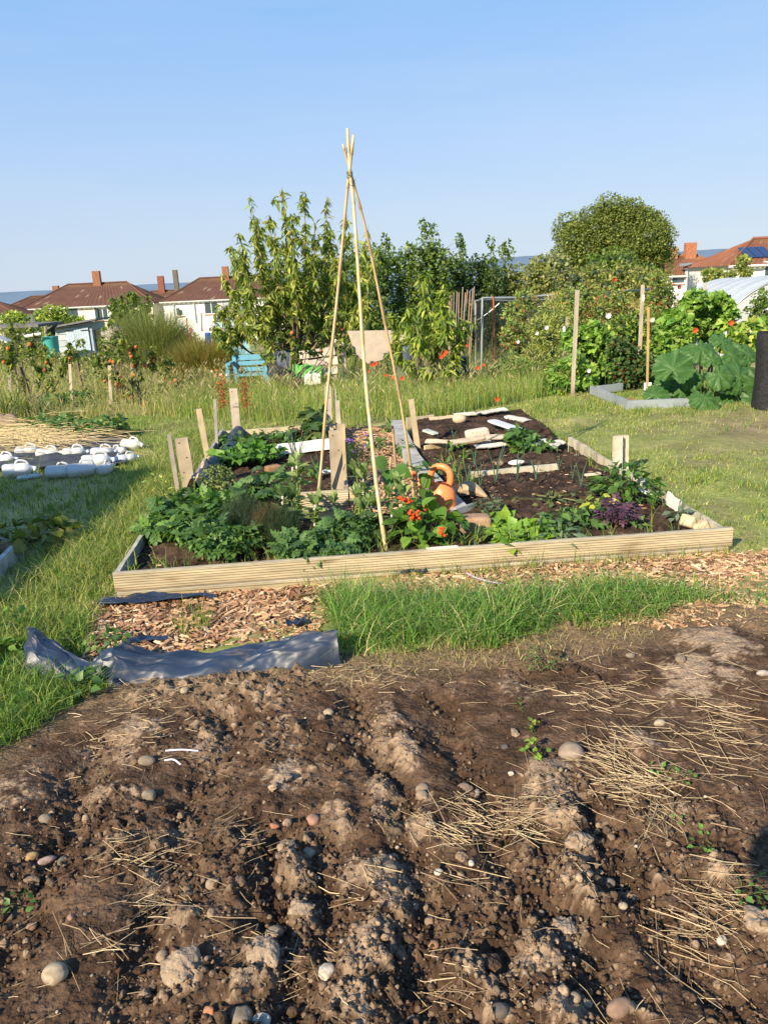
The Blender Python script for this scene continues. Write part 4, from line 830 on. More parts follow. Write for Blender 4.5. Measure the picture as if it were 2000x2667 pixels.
house('further red-roofed house in the gap between the two pale houses, with two chimneys', (cx, Y3), xr - xl, 8, at(400, 805, Y3)[2], at(420, 758, Y3)[2], -7, (2.5, 2.5), (.6, .58, .5), TILE, [], [(wn(405, 750, Y3, cx)[0], .95, 2.6, BRD), (wn(445, 745, Y3, cx)[0], .7, 3.4, BRG)])
Y4 = 120; xl, xr = at(-10, 815, Y4)[0], at(170, 805, Y4)[0]; cx = (xl + xr) / 2
house('hip-roofed house mostly behind the cream house, small chimney at its right', (cx, Y4), xr - xl, 8, at(40, 812, Y4)[2], at(100, 772, Y4)[2], -7, (4, 3), (.6, .58, .5), TILE, [], [(wn(121, 750, Y4, cx)[0], .9, 1.8, BR)])
Y5 = 92; xr = at(34, 812, Y5)[0]
house('roof corner of a dark red tiled house at the left edge of the view', (xr - 6, Y5), 12, 8, at(20, 822, Y5)[2], at(-20, 778, Y5)[2], -6, (4, 4), CRM, TILE, [(5.4, at(10, 835, Y5)[2], .8, 1.0, 0)], [], yaw=.12)
Y6 = 75; xl, xr = at(1712, 722, Y6)[0], at(1912, 700, Y6)[0]; cx = (xl + xr) / 2
hA = house('orange-red roofed house with two brick chimneys beside the big round tree', (cx, Y6), xr - xl, 8, at(1775, 718, Y6)[2], at(1830, 664, Y6)[2], gz(0, Y6) - .2, (3.2, 2.0), WHT, (.20, .095, .055), [(*wn(1765, 728, Y6, cx), 1.2, .6, 0)], [(wn(1781, 668, Y6, cx)[0], 1.3, 1.3, (.40, .22, .12)), (wn(1837, 650, Y6, cx)[0], 1.05, 1.6, (.36, .15, .08))])
m = MB(); a, b = at(1806, 716, Y6 - 2), at(1890, 700, Y6 - 2); m.box(((a[0] + b[0]) / 2, Y6 - 1, a[2] - .6), (b[0] - a[0], 2.2, 2.9), None, WHT); m.build('extension', M['render'], hA)
m = MB(); m.box(((a[0] + b[0]) / 2 - .2, Y6 - 1.1, a[2] + .95), (b[0] - a[0] + .7, 2.6, .22), roty(.0), (.46, .48, .50)); m.build('flat_roof', M['metal'], hA)
Y7 = 58; xl = at(1893, 692, Y7)[0]; W7 = 11; cx = xl + W7 / 2 + .3; ez = at(1960, 690, Y7)[2]; rz = at(2000, 632, Y7)[2] + .4
hB = house('white house with solar panels on its roof at the right edge of the view', (cx, Y7), W7, 8, ez, rz, gz(0, Y7), (3.3, 3.3), WHT, (.21, .09, .055), [(*wn(2005, 702, Y7, cx), .9, 1.0, 0)], [])
for k in range(3):
    c = np.array([at(1962 + k * 24, 674, Y7)[0], Y7 + 1.45, 0]); zz = ez + (rz - ez) * (1.45 + .35) / 4.35 + .12; m = MB()
    m.box((c[0] + .1, c[1], zz), (.62 + 0 * k, 1.9, .05), rotx(math.atan2(rz - ez, 4.35)), (.02, .035, .10)); m.build('solar_panel', M['glass'], hB)

# ------------------------------------------------------------------ foliage generators
GR = 1.12 * veg([(.055, .105, .020), (.040, .080, .018), (.075, .135, .028), (.10, .15, .035)])
YG = 1.35 * veg([(.13, .19, .035), (.09, .15, .025), (.19, .23, .05), (.06, .11, .02)])
DG = veg([(.030, .062, .018), (.045, .085, .022), (.022, .048, .015), (.06, .105, .03)])
OLV = 1.55 * veg([(.085, .105, .035), (.115, .135, .045), (.06, .08, .025), (.14, .15, .05)])
def lumps_leaves(L, n, T, size, cols, shell=.55, droop=0, jit=.7, up=.5, sz=.3, ragged=.25, w=None):
    """leaves over ellipsoid clumps L = [(centre, radii)]; most near the surface, some inside"""
    c = np.array([k[0] for k in L], float); r = np.array([k[1] for k in L], float); a = (r[:, 0] * r[:, 2]); i = rng.choice(len(L), n, p=a / a.sum())
    d = rng.normal(size=(n, 3)); d /= np.linalg.norm(d, axis=1)[:, None]; rad = shell + (1 - shell) * rng.random(n) ** .6 + ragged * np.abs(rng.normal(size=n)) ** 2 * .35
    # clump the leaves into sprays
    k = max(4, n // 16); cen = rng.normal(size=(k, 3)); cen /= np.linalg.norm(cen, axis=1)[:, None]; j = rng.integers(0, k, n); m = rng.random(n) < .6
    d[m] = cen[j[m]] + rng.normal(size=(m.sum(), 3)) * .13; d /= np.linalg.norm(d, axis=1)[:, None]; rad[m] = (shell + .15 + (1.02 - shell) * h2(j[m], j[m] * 7, 3)) * (1 + .05 * rng.normal(size=m.sum()))
    P = c[i] + d * rad[:, None] * r[i]; D = d + rng.normal(size=(n, 3)) * jit; D[:, 2] -= droop; N = d * .6 + rng.normal(size=(n, 3)) * .45 + np.array([0, 0, up])
    C = jitc(cols, n, .16, w); P = c[i] + d * np.minimum(rad, 1.12)[:, None] * r[i]
    return inst(T, P, frames(D, N), size * (1 + rng.normal(size=n) * sz).clip(.45, 1.8), C)
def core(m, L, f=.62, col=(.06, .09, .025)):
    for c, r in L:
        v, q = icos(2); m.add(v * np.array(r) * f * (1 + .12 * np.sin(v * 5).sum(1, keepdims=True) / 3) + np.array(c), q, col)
def tree(lab, base, L, n, T, size, cols, trunk=.06, name='tree', cat='tree', group=None, crown='crown', limb=8, **kw):
    t = thing(name, lab, cat, base, group); V, F, C = lumps_leaves(L, n, T, size, cols, **kw); o = obj(crown, V, F, M['leaf'], t, C)
    m = MB(); b = np.array(base, float); cs = np.array([k[0] for k in L]); top = cs.mean(0)
    if trunk:
        s = b + (top - b) * .45; m.tube(curve([b - [0, 0, .1], b + (s - b) * .5 + rng.normal(size=3) * trunk, s], 6), np.linspace(trunk, trunk * .7, 6), 7, (.16, .12, .08))
        for k in rng.permutation(len(L))[:limb]: e = cs[k] + (cs[k] - s) * .02; m.tube(curve([s, (s + e) / 2 + rng.normal(size=3) * trunk * 1.5, e], 7), np.linspace(trunk * .6, trunk * .12, 7), 5, (.16, .12, .08))
        m.build('trunk', M['bark'], t)
    return t
def hedge_lumps(pts, Y, dep, rpx, botv=None, n=2, zfl=None):
    """clumps down from an outline given by pixels (u, v) at distance Y"""
    L = []
    for u, v in pts:
        for k in range(n):
            y = Y + rng.uniform(-dep, dep) * .5; p = A(u + rng.uniform(-8, 8), v, y); r = S(rpx, y) * rng.uniform(.8, 1.25); z = p[2] - r * .9
            zf = gz(0, y) if zfl is None else zfl
            while z > zf: L.append(((p[0] + rng.normal() * r * .3, y + rng.normal() * r * .3, z), (r, r, r * .95))); z -= r * 1.25
    return L
# the long hedge of shrubs behind, one shrub after another
HS = [('dark dense shrub directly right of the peach tree', [(870, 700), (900, 670), (940, 640), (970, 640), (1000, 655)], 24, 28, GR), ('tall shrub with open pale sprays rising above the hedge', [(1030, 655), (1070, 640), (1100, 628), (1130, 632), (1160, 655), (1195, 668)], 25, 22, GR),
      ('round shrub in the middle of the hedge, behind the leaning canes', [(1200, 680), (1240, 668), (1270, 680), (1290, 700)], 26, 26, DG), ('lower bright shrub of the hedge above the fruit cage', [(1310, 700), (1350, 690), (1390, 690), (1420, 700)], 27, 26, OLV),
      ('pale grey-green willow shrub at the foot of the big round tree', [(1400, 670), (1440, 660), (1470, 665)], 34, 24, veg([(.14, .17, .08), (.18, .21, .11), (.10, .13, .05)])), ('dark bushy growth under the big round tree', [(1500, 700), (1560, 690), (1620, 690), (1680, 700), (1710, 715)], 36, 26, OLV),
      ('fresh green bush at the right foot of the big tree', [(1540, 665), (1590, 650), (1640, 660), (1670, 690)], 40, 24, GR), ('low hedge bush before the left pale house', [(120, 805), (150, 800), (60, 818), (20, 815)], 42, 18, YG), ('spreading shrub below the cream house windows', [(190, 828), (150, 833), (215, 832)], 50, 11, YG)]
for lab, pts, Y, r, cols in HS:
    L = hedge_lumps(pts, Y, 2.0, r, n=2); t = tree(lab, (A(pts[len(pts) // 2][0], 800, Y)[0], Y, gz(0, Y)), L, int(9500 * max(.5, len(pts) / 5)), L_SMALL, S(8.0, Y), cols, trunk=.06, name='hedge_shrub', cat='shrub', group='shrubs of the hedge behind the allotment', limb=6, jit=.9, ragged=.5)
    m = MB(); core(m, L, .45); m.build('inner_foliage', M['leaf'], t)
for lab, pts, Y, r, n, cols in (('scrubby green growth behind the rusty grass clump', [(450, 895), (480, 885), (510, 890), (545, 900), (575, 905)], 23, 22, 2600, YG), ('scrub between the playhouse and the feathery clump', [(340, 880), (360, 860), (385, 850), (330, 900), (420, 880)], 24, 20, 2400, OLV), ('low scrub along the far edge before the white house', [(440, 880), (500, 872), (560, 880), (620, 885), (470, 860)], 34, 13, 2600, GR), ('weedy bank under the netted shelter', [(10, 900), (50, 905), (90, 900), (130, 920), (200, 935), (160, 930), (250, 930)], 24, 16, 2600, OLV)):
    L = [(A(u, v + r * .6, Y), (S(r, Y),) * 3) for u, v in pts] + [(A(u, v + r * 2, Y), (S(r * 1.2, Y),) * 3) for u, v in pts]
    tree(lab, (A(pts[1][0], 930, Y)[0], Y, gz(0, Y)), L, n, L_NARROW, .13, cols, trunk=.01, name='shrub', cat='shrub', limb=5, ragged=.6)
# sprays rising above the hedge
for i, (lab, pts, Y) in enumerate([('leafy shoot sticking up above the middle of the hedge', [(1278, 632), (1280, 668)], 26), ('airy shoots above the hedge before the willow', [(1306, 650), (1320, 640), (1314, 668), (1330, 660)], 30), ('tall loose sprays above the shrub right of the peach tree', [(1100, 585), (1115, 595), (1130, 600), (1105, 610), (1200, 640), (1204, 655), (1195, 625)], 25), ('single spray above the dark shrub beside the peach tree', [(1003, 625), (1010, 640)], 24)]):
    L = [(A(u, v, Y), (S(7, Y), S(7, Y), S(12, Y))) for u, v in pts]; tree(lab, (A(pts[0][0], 720, Y)), L, 70 * len(pts), L_SMALL, S(7, Y), GR, trunk=.015, name='hedge_shoot', cat='shoot', limb=9, ragged=.8)
# the big round tree
Y = 62; c = A(1600, 642, Y); L = []
for k in range(105):
    d = rng.normal(size=3); d /= np.linalg.norm(d); d[1] = -abs(d[1]) * .9 if rng.random() < .7 else d[1]
    e = np.array([S(150, Y), S(140, Y), S(108 if d[2] > 0 else 84, Y)]) * (.55 + .35 * rng.random()); r = S(14 + 28 * rng.random() ** 1.5, Y); L.append((c + d * e, (r, r, r * .8)))
L += [(A(u, v, Y - 2), (S(r, Y),) * 3) for u, v, r in ((1585, 542, 32), (1535, 575, 30), (1655, 592, 38), (1490, 625, 32), (1705, 612, 34), (1462, 670, 28), (1730, 655, 22), (1480, 690, 30), (1715, 700, 30), (1590, 600, 50), (1640, 640, 44), (1530, 640, 44), (1700, 650, 30))]
L.append((A(1718, 580, Y), (S(16, Y),) * 3)); L.append((A(1738, 592, Y), (S(12, Y),) * 3)); L.append((A(1705, 640, Y), (S(18, Y),) * 3)); L.append((A(1722, 600, Y), (S(18, Y),) * 3))
t = tree('big round sycamore standing alone against the sky right of centre', (c[0], Y, gz(0, Y)), L, 60000, L_SMALL, S(5.2, Y), veg([(.085, .13, .03), (.115, .155, .04), (.07, .105, .025), (.14, .175, .05)]), trunk=.35, name='sycamore_tree', jit=.85, ragged=.35, shell=.66, limb=20)
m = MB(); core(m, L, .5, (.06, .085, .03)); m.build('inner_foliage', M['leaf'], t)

# trees with long drooping leaves: branch curves with leaf whorls
def whorl_tree(lab, base, leaders, Y, leaf, cols, n_side=7, name='peach_tree', dens=1.0, T=L_LONG, rad=.02, sl=.5, cat='tree', dy=1.2, group=None, start=.12, fruit=0):
    t = thing(name, lab, cat, base, group); m = MB(); P = []; D = []; b = np.array(base, float)
    def along(Q, step, k=3, s0=0.):
        seg = np.linalg.norm(np.diff(Q, axis=0), axis=1); cum = np.r_[0, np.cumsum(seg)]; n = max(2, int(cum[-1] * (1 - s0) / step * dens)); s = rng.uniform(s0 * cum[-1], cum[-1], n)
        s = np.sort(s); q = np.stack([np.interp(s, cum, Q[:, a]) for a in range(3)], 1); tg = (Q[-1] - Q[0]) / np.linalg.norm(Q[-1] - Q[0])
        for c in q:
            for _ in range(k + 1):
                d = rng.normal(size=3); d -= tg * (d @ tg) * .6; d /= np.linalg.norm(d); d[2] -= .55; P.append(c + rng.normal(size=3) * .012); D.append(d)
    for (u, v) in leaders:
        y = Y + rng.uniform(-dy, dy) * .5; e = A(u, v, y); mid = b * .4 + e * .6; mid[2] = b[2] * .52 + e[2] * .48; mid[:2] += (e - b)[:2] * .12
        Q = curve([b + [0, 0, (e[2] - b[2]) * start], mid, e], 16); m.tube(Q, np.linspace(rad, rad * .15, 16), 5, (.20, .15, .12)); lo = v > 770; along(Q[10 if lo else 6:], .028)
        L = np.linalg.norm(e - b)
        for k in range(n_side):
            s = rng.uniform(.62 if lo else .42, .97); c = Q[int(s * 15)]; d = rng.normal(size=3) * [1, 1, .35]; d[2] += .45; d += (e - mid) / L * .7; d /= np.linalg.norm(d); ln = L * .30 * (1.08 - s) * rng.uniform(.5, 1.25) + .10
            q = curve([c, c + d * ln * .55, c + d * ln + [0, 0, -.12 * ln]], 7); m.tube(q, np.linspace(rad * .3, .003, 7), 4, (.20, .15, .12)); along(q, .03)
    m.tube(curve([b - [0, 0, .1], b + [rng.normal() * .03, 0, .3], b + [0, 0, .7]], 6), np.linspace(rad * 2.4, rad * 1.6, 6), 7, (.16, .12, .10)); m.build('trunk', M['bark'], t)
    P = np.array(P); D = np.array(D); n = len(P); N = rng.normal(size=(n, 3)) * .5 + [0, 0, 1]
    V, F, C = inst(T, P, frames(D, N), leaf * rng.uniform(.6, 1.25, n), jitc(cols, n, .2)); obj('crown', V, F, M['leaf'], t, C, True)
    for k in range(fruit):
        m = MB(); v, f = icos(2); c = P[rng.integers(n)] - [0, .03, .04]; m.add(v * .033 + c, f, (.42, .14, .05)); m.build('fruit', M['stone'], t, True)
    return t
PCH = list(veg([(.10, .15, .03), (.08, .13, .025), (.14, .18, .04), (.18, .20, .05), (.06, .10, .02)]))
Y = 15.3; b = np.array([A(772, 900, Y)[0], Y, float(gz(0, Y))])
whorl_tree('large peach tree with long drooping leaves, left of the bamboo canes', b, [(735, 488), (652, 508), (793, 500), (852, 512), (622, 605), (612, 660), (578, 712), (565, 790), (590, 820), (960, 590), (985, 640), (905, 560), (700, 560), (760, 560), (820, 580), (680, 640), (740, 640), (880, 640), (930, 680),
            (640, 740), (700, 720), (780, 700), (850, 720), (910, 760), (950, 800), (640, 780), (690, 790), (870, 810), (555, 835), (760, 620), (800, 640), (660, 580), (715, 600), (860, 600), (600, 640)], Y, .150, [tuple(np.array(q) * 1.3) for q in PCH], 8, dy=2.2, rad=.03, dens=.66)
m = MB(); L = [(A(u, v, 16.4), (S(r, 15.3),) * 3) for u, v, r in ((800, 760, 60), (840, 800, 80), (760, 830, 65), (880, 760, 50), (820, 880, 60), (900, 860, 55))]
t = tree('dark inner shrub growth behind the peach tree', (L[0][0][0], 16.8, gz(0, 16.8)), L, 3800, L_NARROW, .12, GR, name='shrub', cat='shrub', trunk=.05, droop=.5)
Y = 12.3; b = np.array([A(1092, 1010, Y)[0], Y, float(gz(0, Y))])
whorl_tree('young peach tree with bright yellow-green leaves and poppies at its foot', b, [(1105, 705), (1150, 745), (1060, 790), (1020, 800), (1170, 800), (1090, 850), (1150, 880), (1020, 880), (1200, 900), (1060, 940), (1180, 960), (1110, 780), (1110, 960), (1140, 830), (1210, 830)], Y, .15, list(YG) + PCH[:2], 5, dy=1.0, rad=.014, dens=.8)
Y = 12.8; b = np.array([A(770, 1060, Y)[0], Y, float(gz(0, Y))])
whorl_tree('slender apple tree with a few red apples before the peach tree', b, [(760, 800), (800, 840), (730, 850), (700, 880), (840, 860), (690, 920), (760, 860), (880, 800), (900, 830)], Y, .10, PCH[1:] + list(DG[:1]), 4, T=L_OVAL, name='apple_tree', rad=.016, dens=.5, fruit=5)
for lab, bu, Y, leaders, fr in (('apple bush with many small orange fruits at left', (370, 1060), 12.0, [(260, 880), (300, 860), (340, 880), (400, 900), (440, 930), (460, 980), (420, 1000), (350, 960), (290, 960), (380, 1040), (250, 930), (330, 1010)], 22),
                                ('apple bush at the left edge with reddish fruits', (70, 1040), 12.2, [(30, 850), (80, 880), (120, 900), (20, 920), (170, 930), (100, 950), (60, 980), (130, 980), (20, 880), (185, 890)], 9),
                                ('sparse sapling with yellowing leaves before the shed', (300, 960), 13.5, [(290, 830), (310, 880), (280, 880), (270, 850), (300, 810)], 0), ('small thin sapling in front of the grey shed', (205, 960), 14.0, [(195, 870), (215, 880), (185, 900)], 0),
                                ('yellow-green sapling at the left edge before the dark-roofed shelter', (30, 900), 14.5, [(30, 815), (60, 830), (20, 860), (50, 850), (90, 870)], 0)):
    whorl_tree(lab, np.array([A(bu[0], bu[1], Y)[0], Y, float(gz(0, Y))]), leaders, Y, .085, veg([(.08, .13, .025), (.06, .10, .02), (.14, .18, .04)]), 4, T=L_OVAL, name='apple_bush', rad=.012, dens=.75 if fr else .35, fruit=fr, cat='fruit bush', dy=.8)
whorl_tree('leafy shrub tree with blossom dots growing behind the shed', np.array([A(320, 860, 32)[0], 32., float(gz(0, 32))]), [(u, v) for u in range(290, 400, 14) for v in (770, 800, 830)] + [(335, 755), (350, 760)], 32, .2, GR, 4, T=L_OVAL, rad=.03, dens=.45, name='shrub_tree', dy=2)
# tall grassy clumps and weedy masses
def blades(P, h, az, bend, w, C, segs=2, seed_=0):
    n = len(P); d = np.c_[np.cos(az), np.sin(az), np.zeros(n)]; s = np.c_[-np.sin(az), np.cos(az), np.zeros(n)]
    tw = rng.uniform(0, 3.14, n); s = s * np.cos(tw)[:, None] + d * np.sin(tw)[:, None] * .8
    ts = np.linspace(0, 1, segs + 1); rows = []
    for k, t in enumerate(ts):
        c = P + d * (bend * h * t ** 2)[:, None] + np.array([0, 0, 1.]) * (h * (t - .45 * np.minimum(bend, 1.2) * t ** 2.5))[:, None]
        ww = w * (1 - t ** 1.5 * .75)
        if k == segs: rows.append(c[:, None])
        else: rows.append(np.stack([c - s * ww[:, None], c + s * ww[:, None]], 1))
    V = np.concatenate(rows, 1); k = 2 * segs + 1; F = []
    for i in range(segs - 1): a = 2 * i; F += [(a, a + 1, a + 3), (a, a + 3, a + 2)]
    F.append((2 * segs - 2, 2 * segs - 1, 2 * segs)); F = np.array(F)[None] + (np.arange(n) * k)[:, None, None]
    g = np.repeat(C[:, None, :], k, 1)
    return V.reshape(-1, 3), [F.reshape(-1, 3)], g.reshape(-1, 3)
def tufts(n, box, per=14, r=.03, keep=None):
    k = n // per; c = np.c_[rng.uniform(box[0], box[1], k), rng.uniform(box[2], box[3], k)]
    if keep is not None: c = c[rng.random(len(c)) < keep(c[:, 0], c[:, 1])]
    c = np.repeat(c, per, 0); return c + rng.normal(size=c.shape) * r
GG, GY, GS, GD = (.16, .26, .05), (.35, .37, .10), (.52, .45, .23), (.11, .18, .04)
def gmesh(name, specs, lab=None):
    V, F, C = join(specs); o = obj(name, V, F, M['grass'], None, C, False, (0, 0, 0)); tag(o, kind='stuff'); return o
def gr(P, h, cols, w=.002, bend=(.15, .7), z=None, segs=2, cw=None, az=None):
    n = len(P); hh = h[0] + (h[1] - h[0]) * rng.random(n) ** 1.3; hh *= .6 + .8 * fbm(P[:, 0] * 1.3, P[:, 1] * 1.3, 55)
    z = gz(P[:, 0], P[:, 1]) if z is None else np.full(n, z)
    return blades(np.c_[P, z - .01], hh, rng.uniform(0, 6.28, n) if az is None else az, rng.uniform(*bend, n), w * rng.uniform(.6, 1.3, n), jitc(cols, n, .2, cw), segs)
def inbed(x, y):
    s, t = bed(x, y); a = (s > -.03) & (s < FW + .03) & (t > -.04) & (t < 1.08); b = (s > 1.75) & (s < FW + .02) & (t > .9) & (t < 5.0 - (s - 1.7) * .2)
    c = (x > L3[0] - .04) & (x < .55) & (y > 5.0) & (y < 8.35) & (x > np.interp(y, [L0[1], L3[1]], [L0[0], L3[0]]))
    return a | b | c
CH1 = np.array([G(215, 1745)[:2], G(840, 1668)[:2], G(845, 1600)[:2], G(800, 1556)[:2], G(250, 1588)[:2]])
def inpoly(x, y, P):
    r = np.zeros(x.shape, bool); j = len(P) - 1
    for i in range(len(P)):
        m = ((P[i, 1] > y) != (P[j, 1] > y)) & (x < (P[j, 0] - P[i, 0]) * (y - P[i, 1]) / (P[j, 1] - P[i, 1] + 1e-12) + P[i, 0]); r ^= m; j = i
    return r
CH2 = np.array([G(1100, 1590)[:2], G(1700, 1570)[:2], G(1800, 1640)[:2], G(2400, 1640)[:2], G(2400, 1420)[:2], G(1030, 1492)[:2]])
SHT = np.array([G(65, 1757)[:2], G(290, 1800)[:2], G(890, 1742)[:2], G(870, 1650)[:2], G(260, 1735)[:2], G(88, 1675)[:2]])
def lawn_ok(x, y, m=.02):
    return ((soil_in(x, y) < -m) & ~inbed(x, y) & ~inpoly(x, y, CH1) & ~inpoly(x, y, CH2) & ~inpoly(x, y, SHT)).astype(float)
MEADOW = lambda x: np.interp(x, [-7, -5, -3.2, -2, -.5, .4, 1.2, 2.0, 2.8, 6], [10.8, 10.2, 10.6, 9.7, 8.65, 9.0, 9.6, 10.3, 11.3, 13.5])
def sel(n, box, per, r, fn): return (lambda p: p[fn(p[:, 0], p[:, 1]) > rng.random(len(p))])(tufts(n, box, per, r))
barem = lambda x, y: 1 - .88 * np.exp(-(((x - 4.0) / 1.5) ** 2 + ((y - 7.6) / 1.5) ** 2) ** 1.5)
# short lawn left (trodden, partly straw) and right
P = sel(92000, (-5.5, -1.3, 3.2, 11), 8, .02, lambda x, y: lawn_ok(x, y) * (y < MEADOW(x)) * (.5 + sstep(.3, .55, fbm(x * 1.7, y * 1.7, 41))))
gmesh('grass', [gr(P, (.03, .09), [GG, GY, GS, GD], .0030, cw=[.34, .28, .14, .24])])
P = sel(120000, (.6, 6.5, 4.2, 12.5), 8, .022, lambda x, y: lawn_ok(x, y) * (y < MEADOW(x)) * barem(x, y) * (.5 + sstep(.3, .55, fbm(x * 1.5, y * 1.5, 43))))
gmesh('grass', [gr(P, (.025, .065), [GG, GY, GS, (.30, .32, .09)], .0031, cw=[.30, .33, .17, .20])])
P = sel(22000, (.8, 6, 4.6, 12), 34, .05, lambda x, y: lawn_ok(x, y) * (y < MEADOW(x)) * barem(x, y) * (fbm(x * 1.1, y * 1.1, 47) > .52))
gmesh('grass', [gr(P, (.07, .16), [GG, GY, (.09, .17, .03)], .0028, (.3, 1.0))])
# long grass beside the left edge of the beds and the right edge
lf_ = lambda x, y: np.exp(-((x - np.interp(y, [2.9, 4, 5.3, 7, 8.5], [-1.95, -1.85, -1.80, -1.85, -2.05])) / .26) ** 2)
P = sel(60000, (-2.6, -1.3, 2.9, 8.9), 16, .035, lambda x, y: lawn_ok(x, y, -.0) * lf_(x, y))
gmesh('grass', [gr(P, (.07, .20), [(.13, .215, .04), GY, GS, (.20, .24, .06)], .0026, (.3, 1.1), cw=[.4, .32, .1, .18])])
P = sel(9000, (1.6, 2.6, 4.2, 9.2), 14, .03, lambda x, y: lawn_ok(x, y, -.0) * np.exp(-((x - np.interp(y, [4.3, 7.1, 9], [2.2, 1.86, 1.6])) / .12) ** 2))
gmesh('grass', [gr(P, (.05, .13), [GG, GY, (.20, .24, .06)], .0026, (.3, 1.))])
# bright tall grass between the soil and the chips
bd = lambda x, y: np.clip(np.minimum((y - seg_interp(EDGE, x) + .3 * (fbm(x * 5, y * 5, 71) - .55)) / .14, (np.interp(x, [-.6, -.3, 0, .5, 1.2, 1.6, 1.9], [3.6, 3.85, 3.72, 3.66, 3.68, 3.64, 3.58]) - y) / .12), 0, 1) * (x > np.interp(y, [3.0, 3.4, 3.9], [-.22, -.26, -.40])) * sstep(2.1, 1.1, x) * (.55 + .8 * sstep(.35, .6, fbm(x * 5, y * 5, 66)))
P = sel(46000, (-.5, 2.1, 3.0, 3.95), 22, .028, bd)
gmesh('grass', [gr(P, (.05, .25), [(.10, .22, .04), (.14, .27, .05), (.24, .34, .08), GS], .0026, (.25, 1.3), segs=3, cw=[.30, .32, .28, .10])])
P = sel(26000, (-.9, 2.4, 2.8, 3.7), 10, .03, lambda x, y: np.exp(-((soil_in(x, y) + .02) / .13) ** 2) * (x > -.6) * ~inpoly(x, y, SHT) * .9)
gmesh('dry_grass', [gr(P, (.02, .09), [GS, (.45, .36, .18), GY], .0016, (.5, 1.6), cw=[.5, .35, .15])])
# left front corner: rank grass and weeds
P = sel(26000, (-2.8, -1.15, 2.1, 3.6), 20, .03, lambda x, y: ((soil_in(x, y) < .03) & ~inpoly(x, y, SHT) & ~inpoly(x, y, CH1)) * sstep(-1.0, -1.3, x))
gmesh('grass', [gr(P, (.05, .17), [GG, (.07, .15, .025), GD, GY], .0026, (.3, 1.1), cw=[.35, .3, .2, .15])])
P = tufts(2600, (-1.55, -.9, 3.2, 3.75), 16, .02, lambda x, y: (fbm(x * 4, y * 4, 2) > .56) * 1.)
gmesh('grass', [gr(P, (.04, .14), [GG, GY], .002, (.3, 1.))])
# tufts along the foot of the front board and inside the beds
s_ = rng.uniform(0, FW, 120); P = np.repeat(np.array([bp(x, -.03 - abs(rng.normal()) * .03) for x in s_[(s_ > 1.0) & (rng.random(120) < .8)]]), 9, 0); P = P + rng.normal(size=P.shape) * .018
gmesh('grass', [gr(P, (.04, .15), [GG, GY, (.2, .24, .06)], .0018, (.1, .9))])
P = np.array([bp(x, y) for x, y in zip(rng.uniform(.05, 2.4, 90), rng.uniform(.04, .3, 90))] + [bp(x, rng.uniform(.04, .2)) for x in rng.uniform(2.4, 3.4, 14)] + [bp(FW - rng.uniform(.06, .2), y) for y in rng.uniform(.1, 2.6, 22)] + [[x, y] for x, y in zip(rng.uniform(.52, .72, 22), rng.uniform(5.6, 6.6, 22))])
P = np.repeat(P, 5, 0); P = P + rng.normal(size=P.shape) * .012
gmesh('grass', [gr(P, (.06, .20), [GG, (.10, .18, .05), GY], .0030, (.1, 1.0), z=.1, segs=3)])
# meadow behind the beds, with seed heads
def meadow(n, box, keep, h, cols, cw, w=.003, heads=.07, seed=0):
    P = sel(n, box, 12, .06, keep); parts = [gr(P, h, cols, w * 1.15, (.05, .55), segs=2, cw=cw)]
    q = P[rng.random(len(P)) < heads]; k = len(q); hh = rng.uniform(h[0] * .9, h[1] * 1.25, k); az = rng.uniform(0, 6.28, k); b = rng.uniform(.05, .35, k)
    base = np.c_[q, gz(q[:, 0], q[:, 1])]; sc = jitc([(.34, .29, .14), (.42, .36, .2), (.25, .26, .10)], k, .15)
    parts.append(blades(base, hh, az, b, np.full(k, w * .6), sc, 3)); d = np.c_[np.cos(az), np.sin(az), np.zeros(k)]; tip = base + d * (b * hh)[:, None] + np.array([0, 0, 1]) * (hh * (1 - .45 * b))[:, None]
    D = d * .6 + rng.normal(size=(k, 3)) * .2 + [0, 0, .7]; parts.append(inst((np.array([(0, -.3, 0), (-.09, .2, 0), (0, .7, 0), (.09, .2, 0), (0, .2, .08)]), np.array([(0, 3, 4), (3, 2, 4), (2, 1, 4), (1, 0, 4)])), tip, frames(D, rng.normal(size=(k, 3))), rng.uniform(.06, .13, k), sc * 1.05)); return parts
gmesh('meadow_grass', meadow(48000, (-3.2, 3.2, 8.4, 16), lambda x, y: (y > MEADOW(x)) * (.35 + .65 * sstep(18, 9, y)) * ((x < 2.4) | (y > 12)) * ~inbed(x, y), (.14, .44), [GG, GY, (.40, .37, .15), (.16, .27, .06)], [.30, .36, .14, .20]))
gmesh('meadow_grass', meadow(40000, (-9.5, -2.6, 9.8, 18), lambda x, y: (y > MEADOW(x)) * (.4 + .6 * sstep(18, 10, y)) * (1 - .85 * (np.hypot((x + 4.2) / 1.3, (y - 12.2) / .9) < 1)), (.12, .52), [(.44, .39, .18), (.32, .33, .10), (.50, .43, .22), GG], [.28, .36, .20, .16], heads=.2))
gmesh('meadow_grass', meadow(15000, (-16, 4, 17, 34), lambda x, y: 1.0 + 0 * x, (.2, .6), [(.34, .32, .13), GY, GG, GD], [.25, .3, .25, .2], w=.007, heads=.2))
gmesh('meadow_grass', meadow(9000, (2.2, 6.5, 10.8, 13), lambda x, y: (y > MEADOW(x) - .2) * 1., (.15, .5), [GG, GY, (.12, .2, .04)], [.4, .3, .3]))
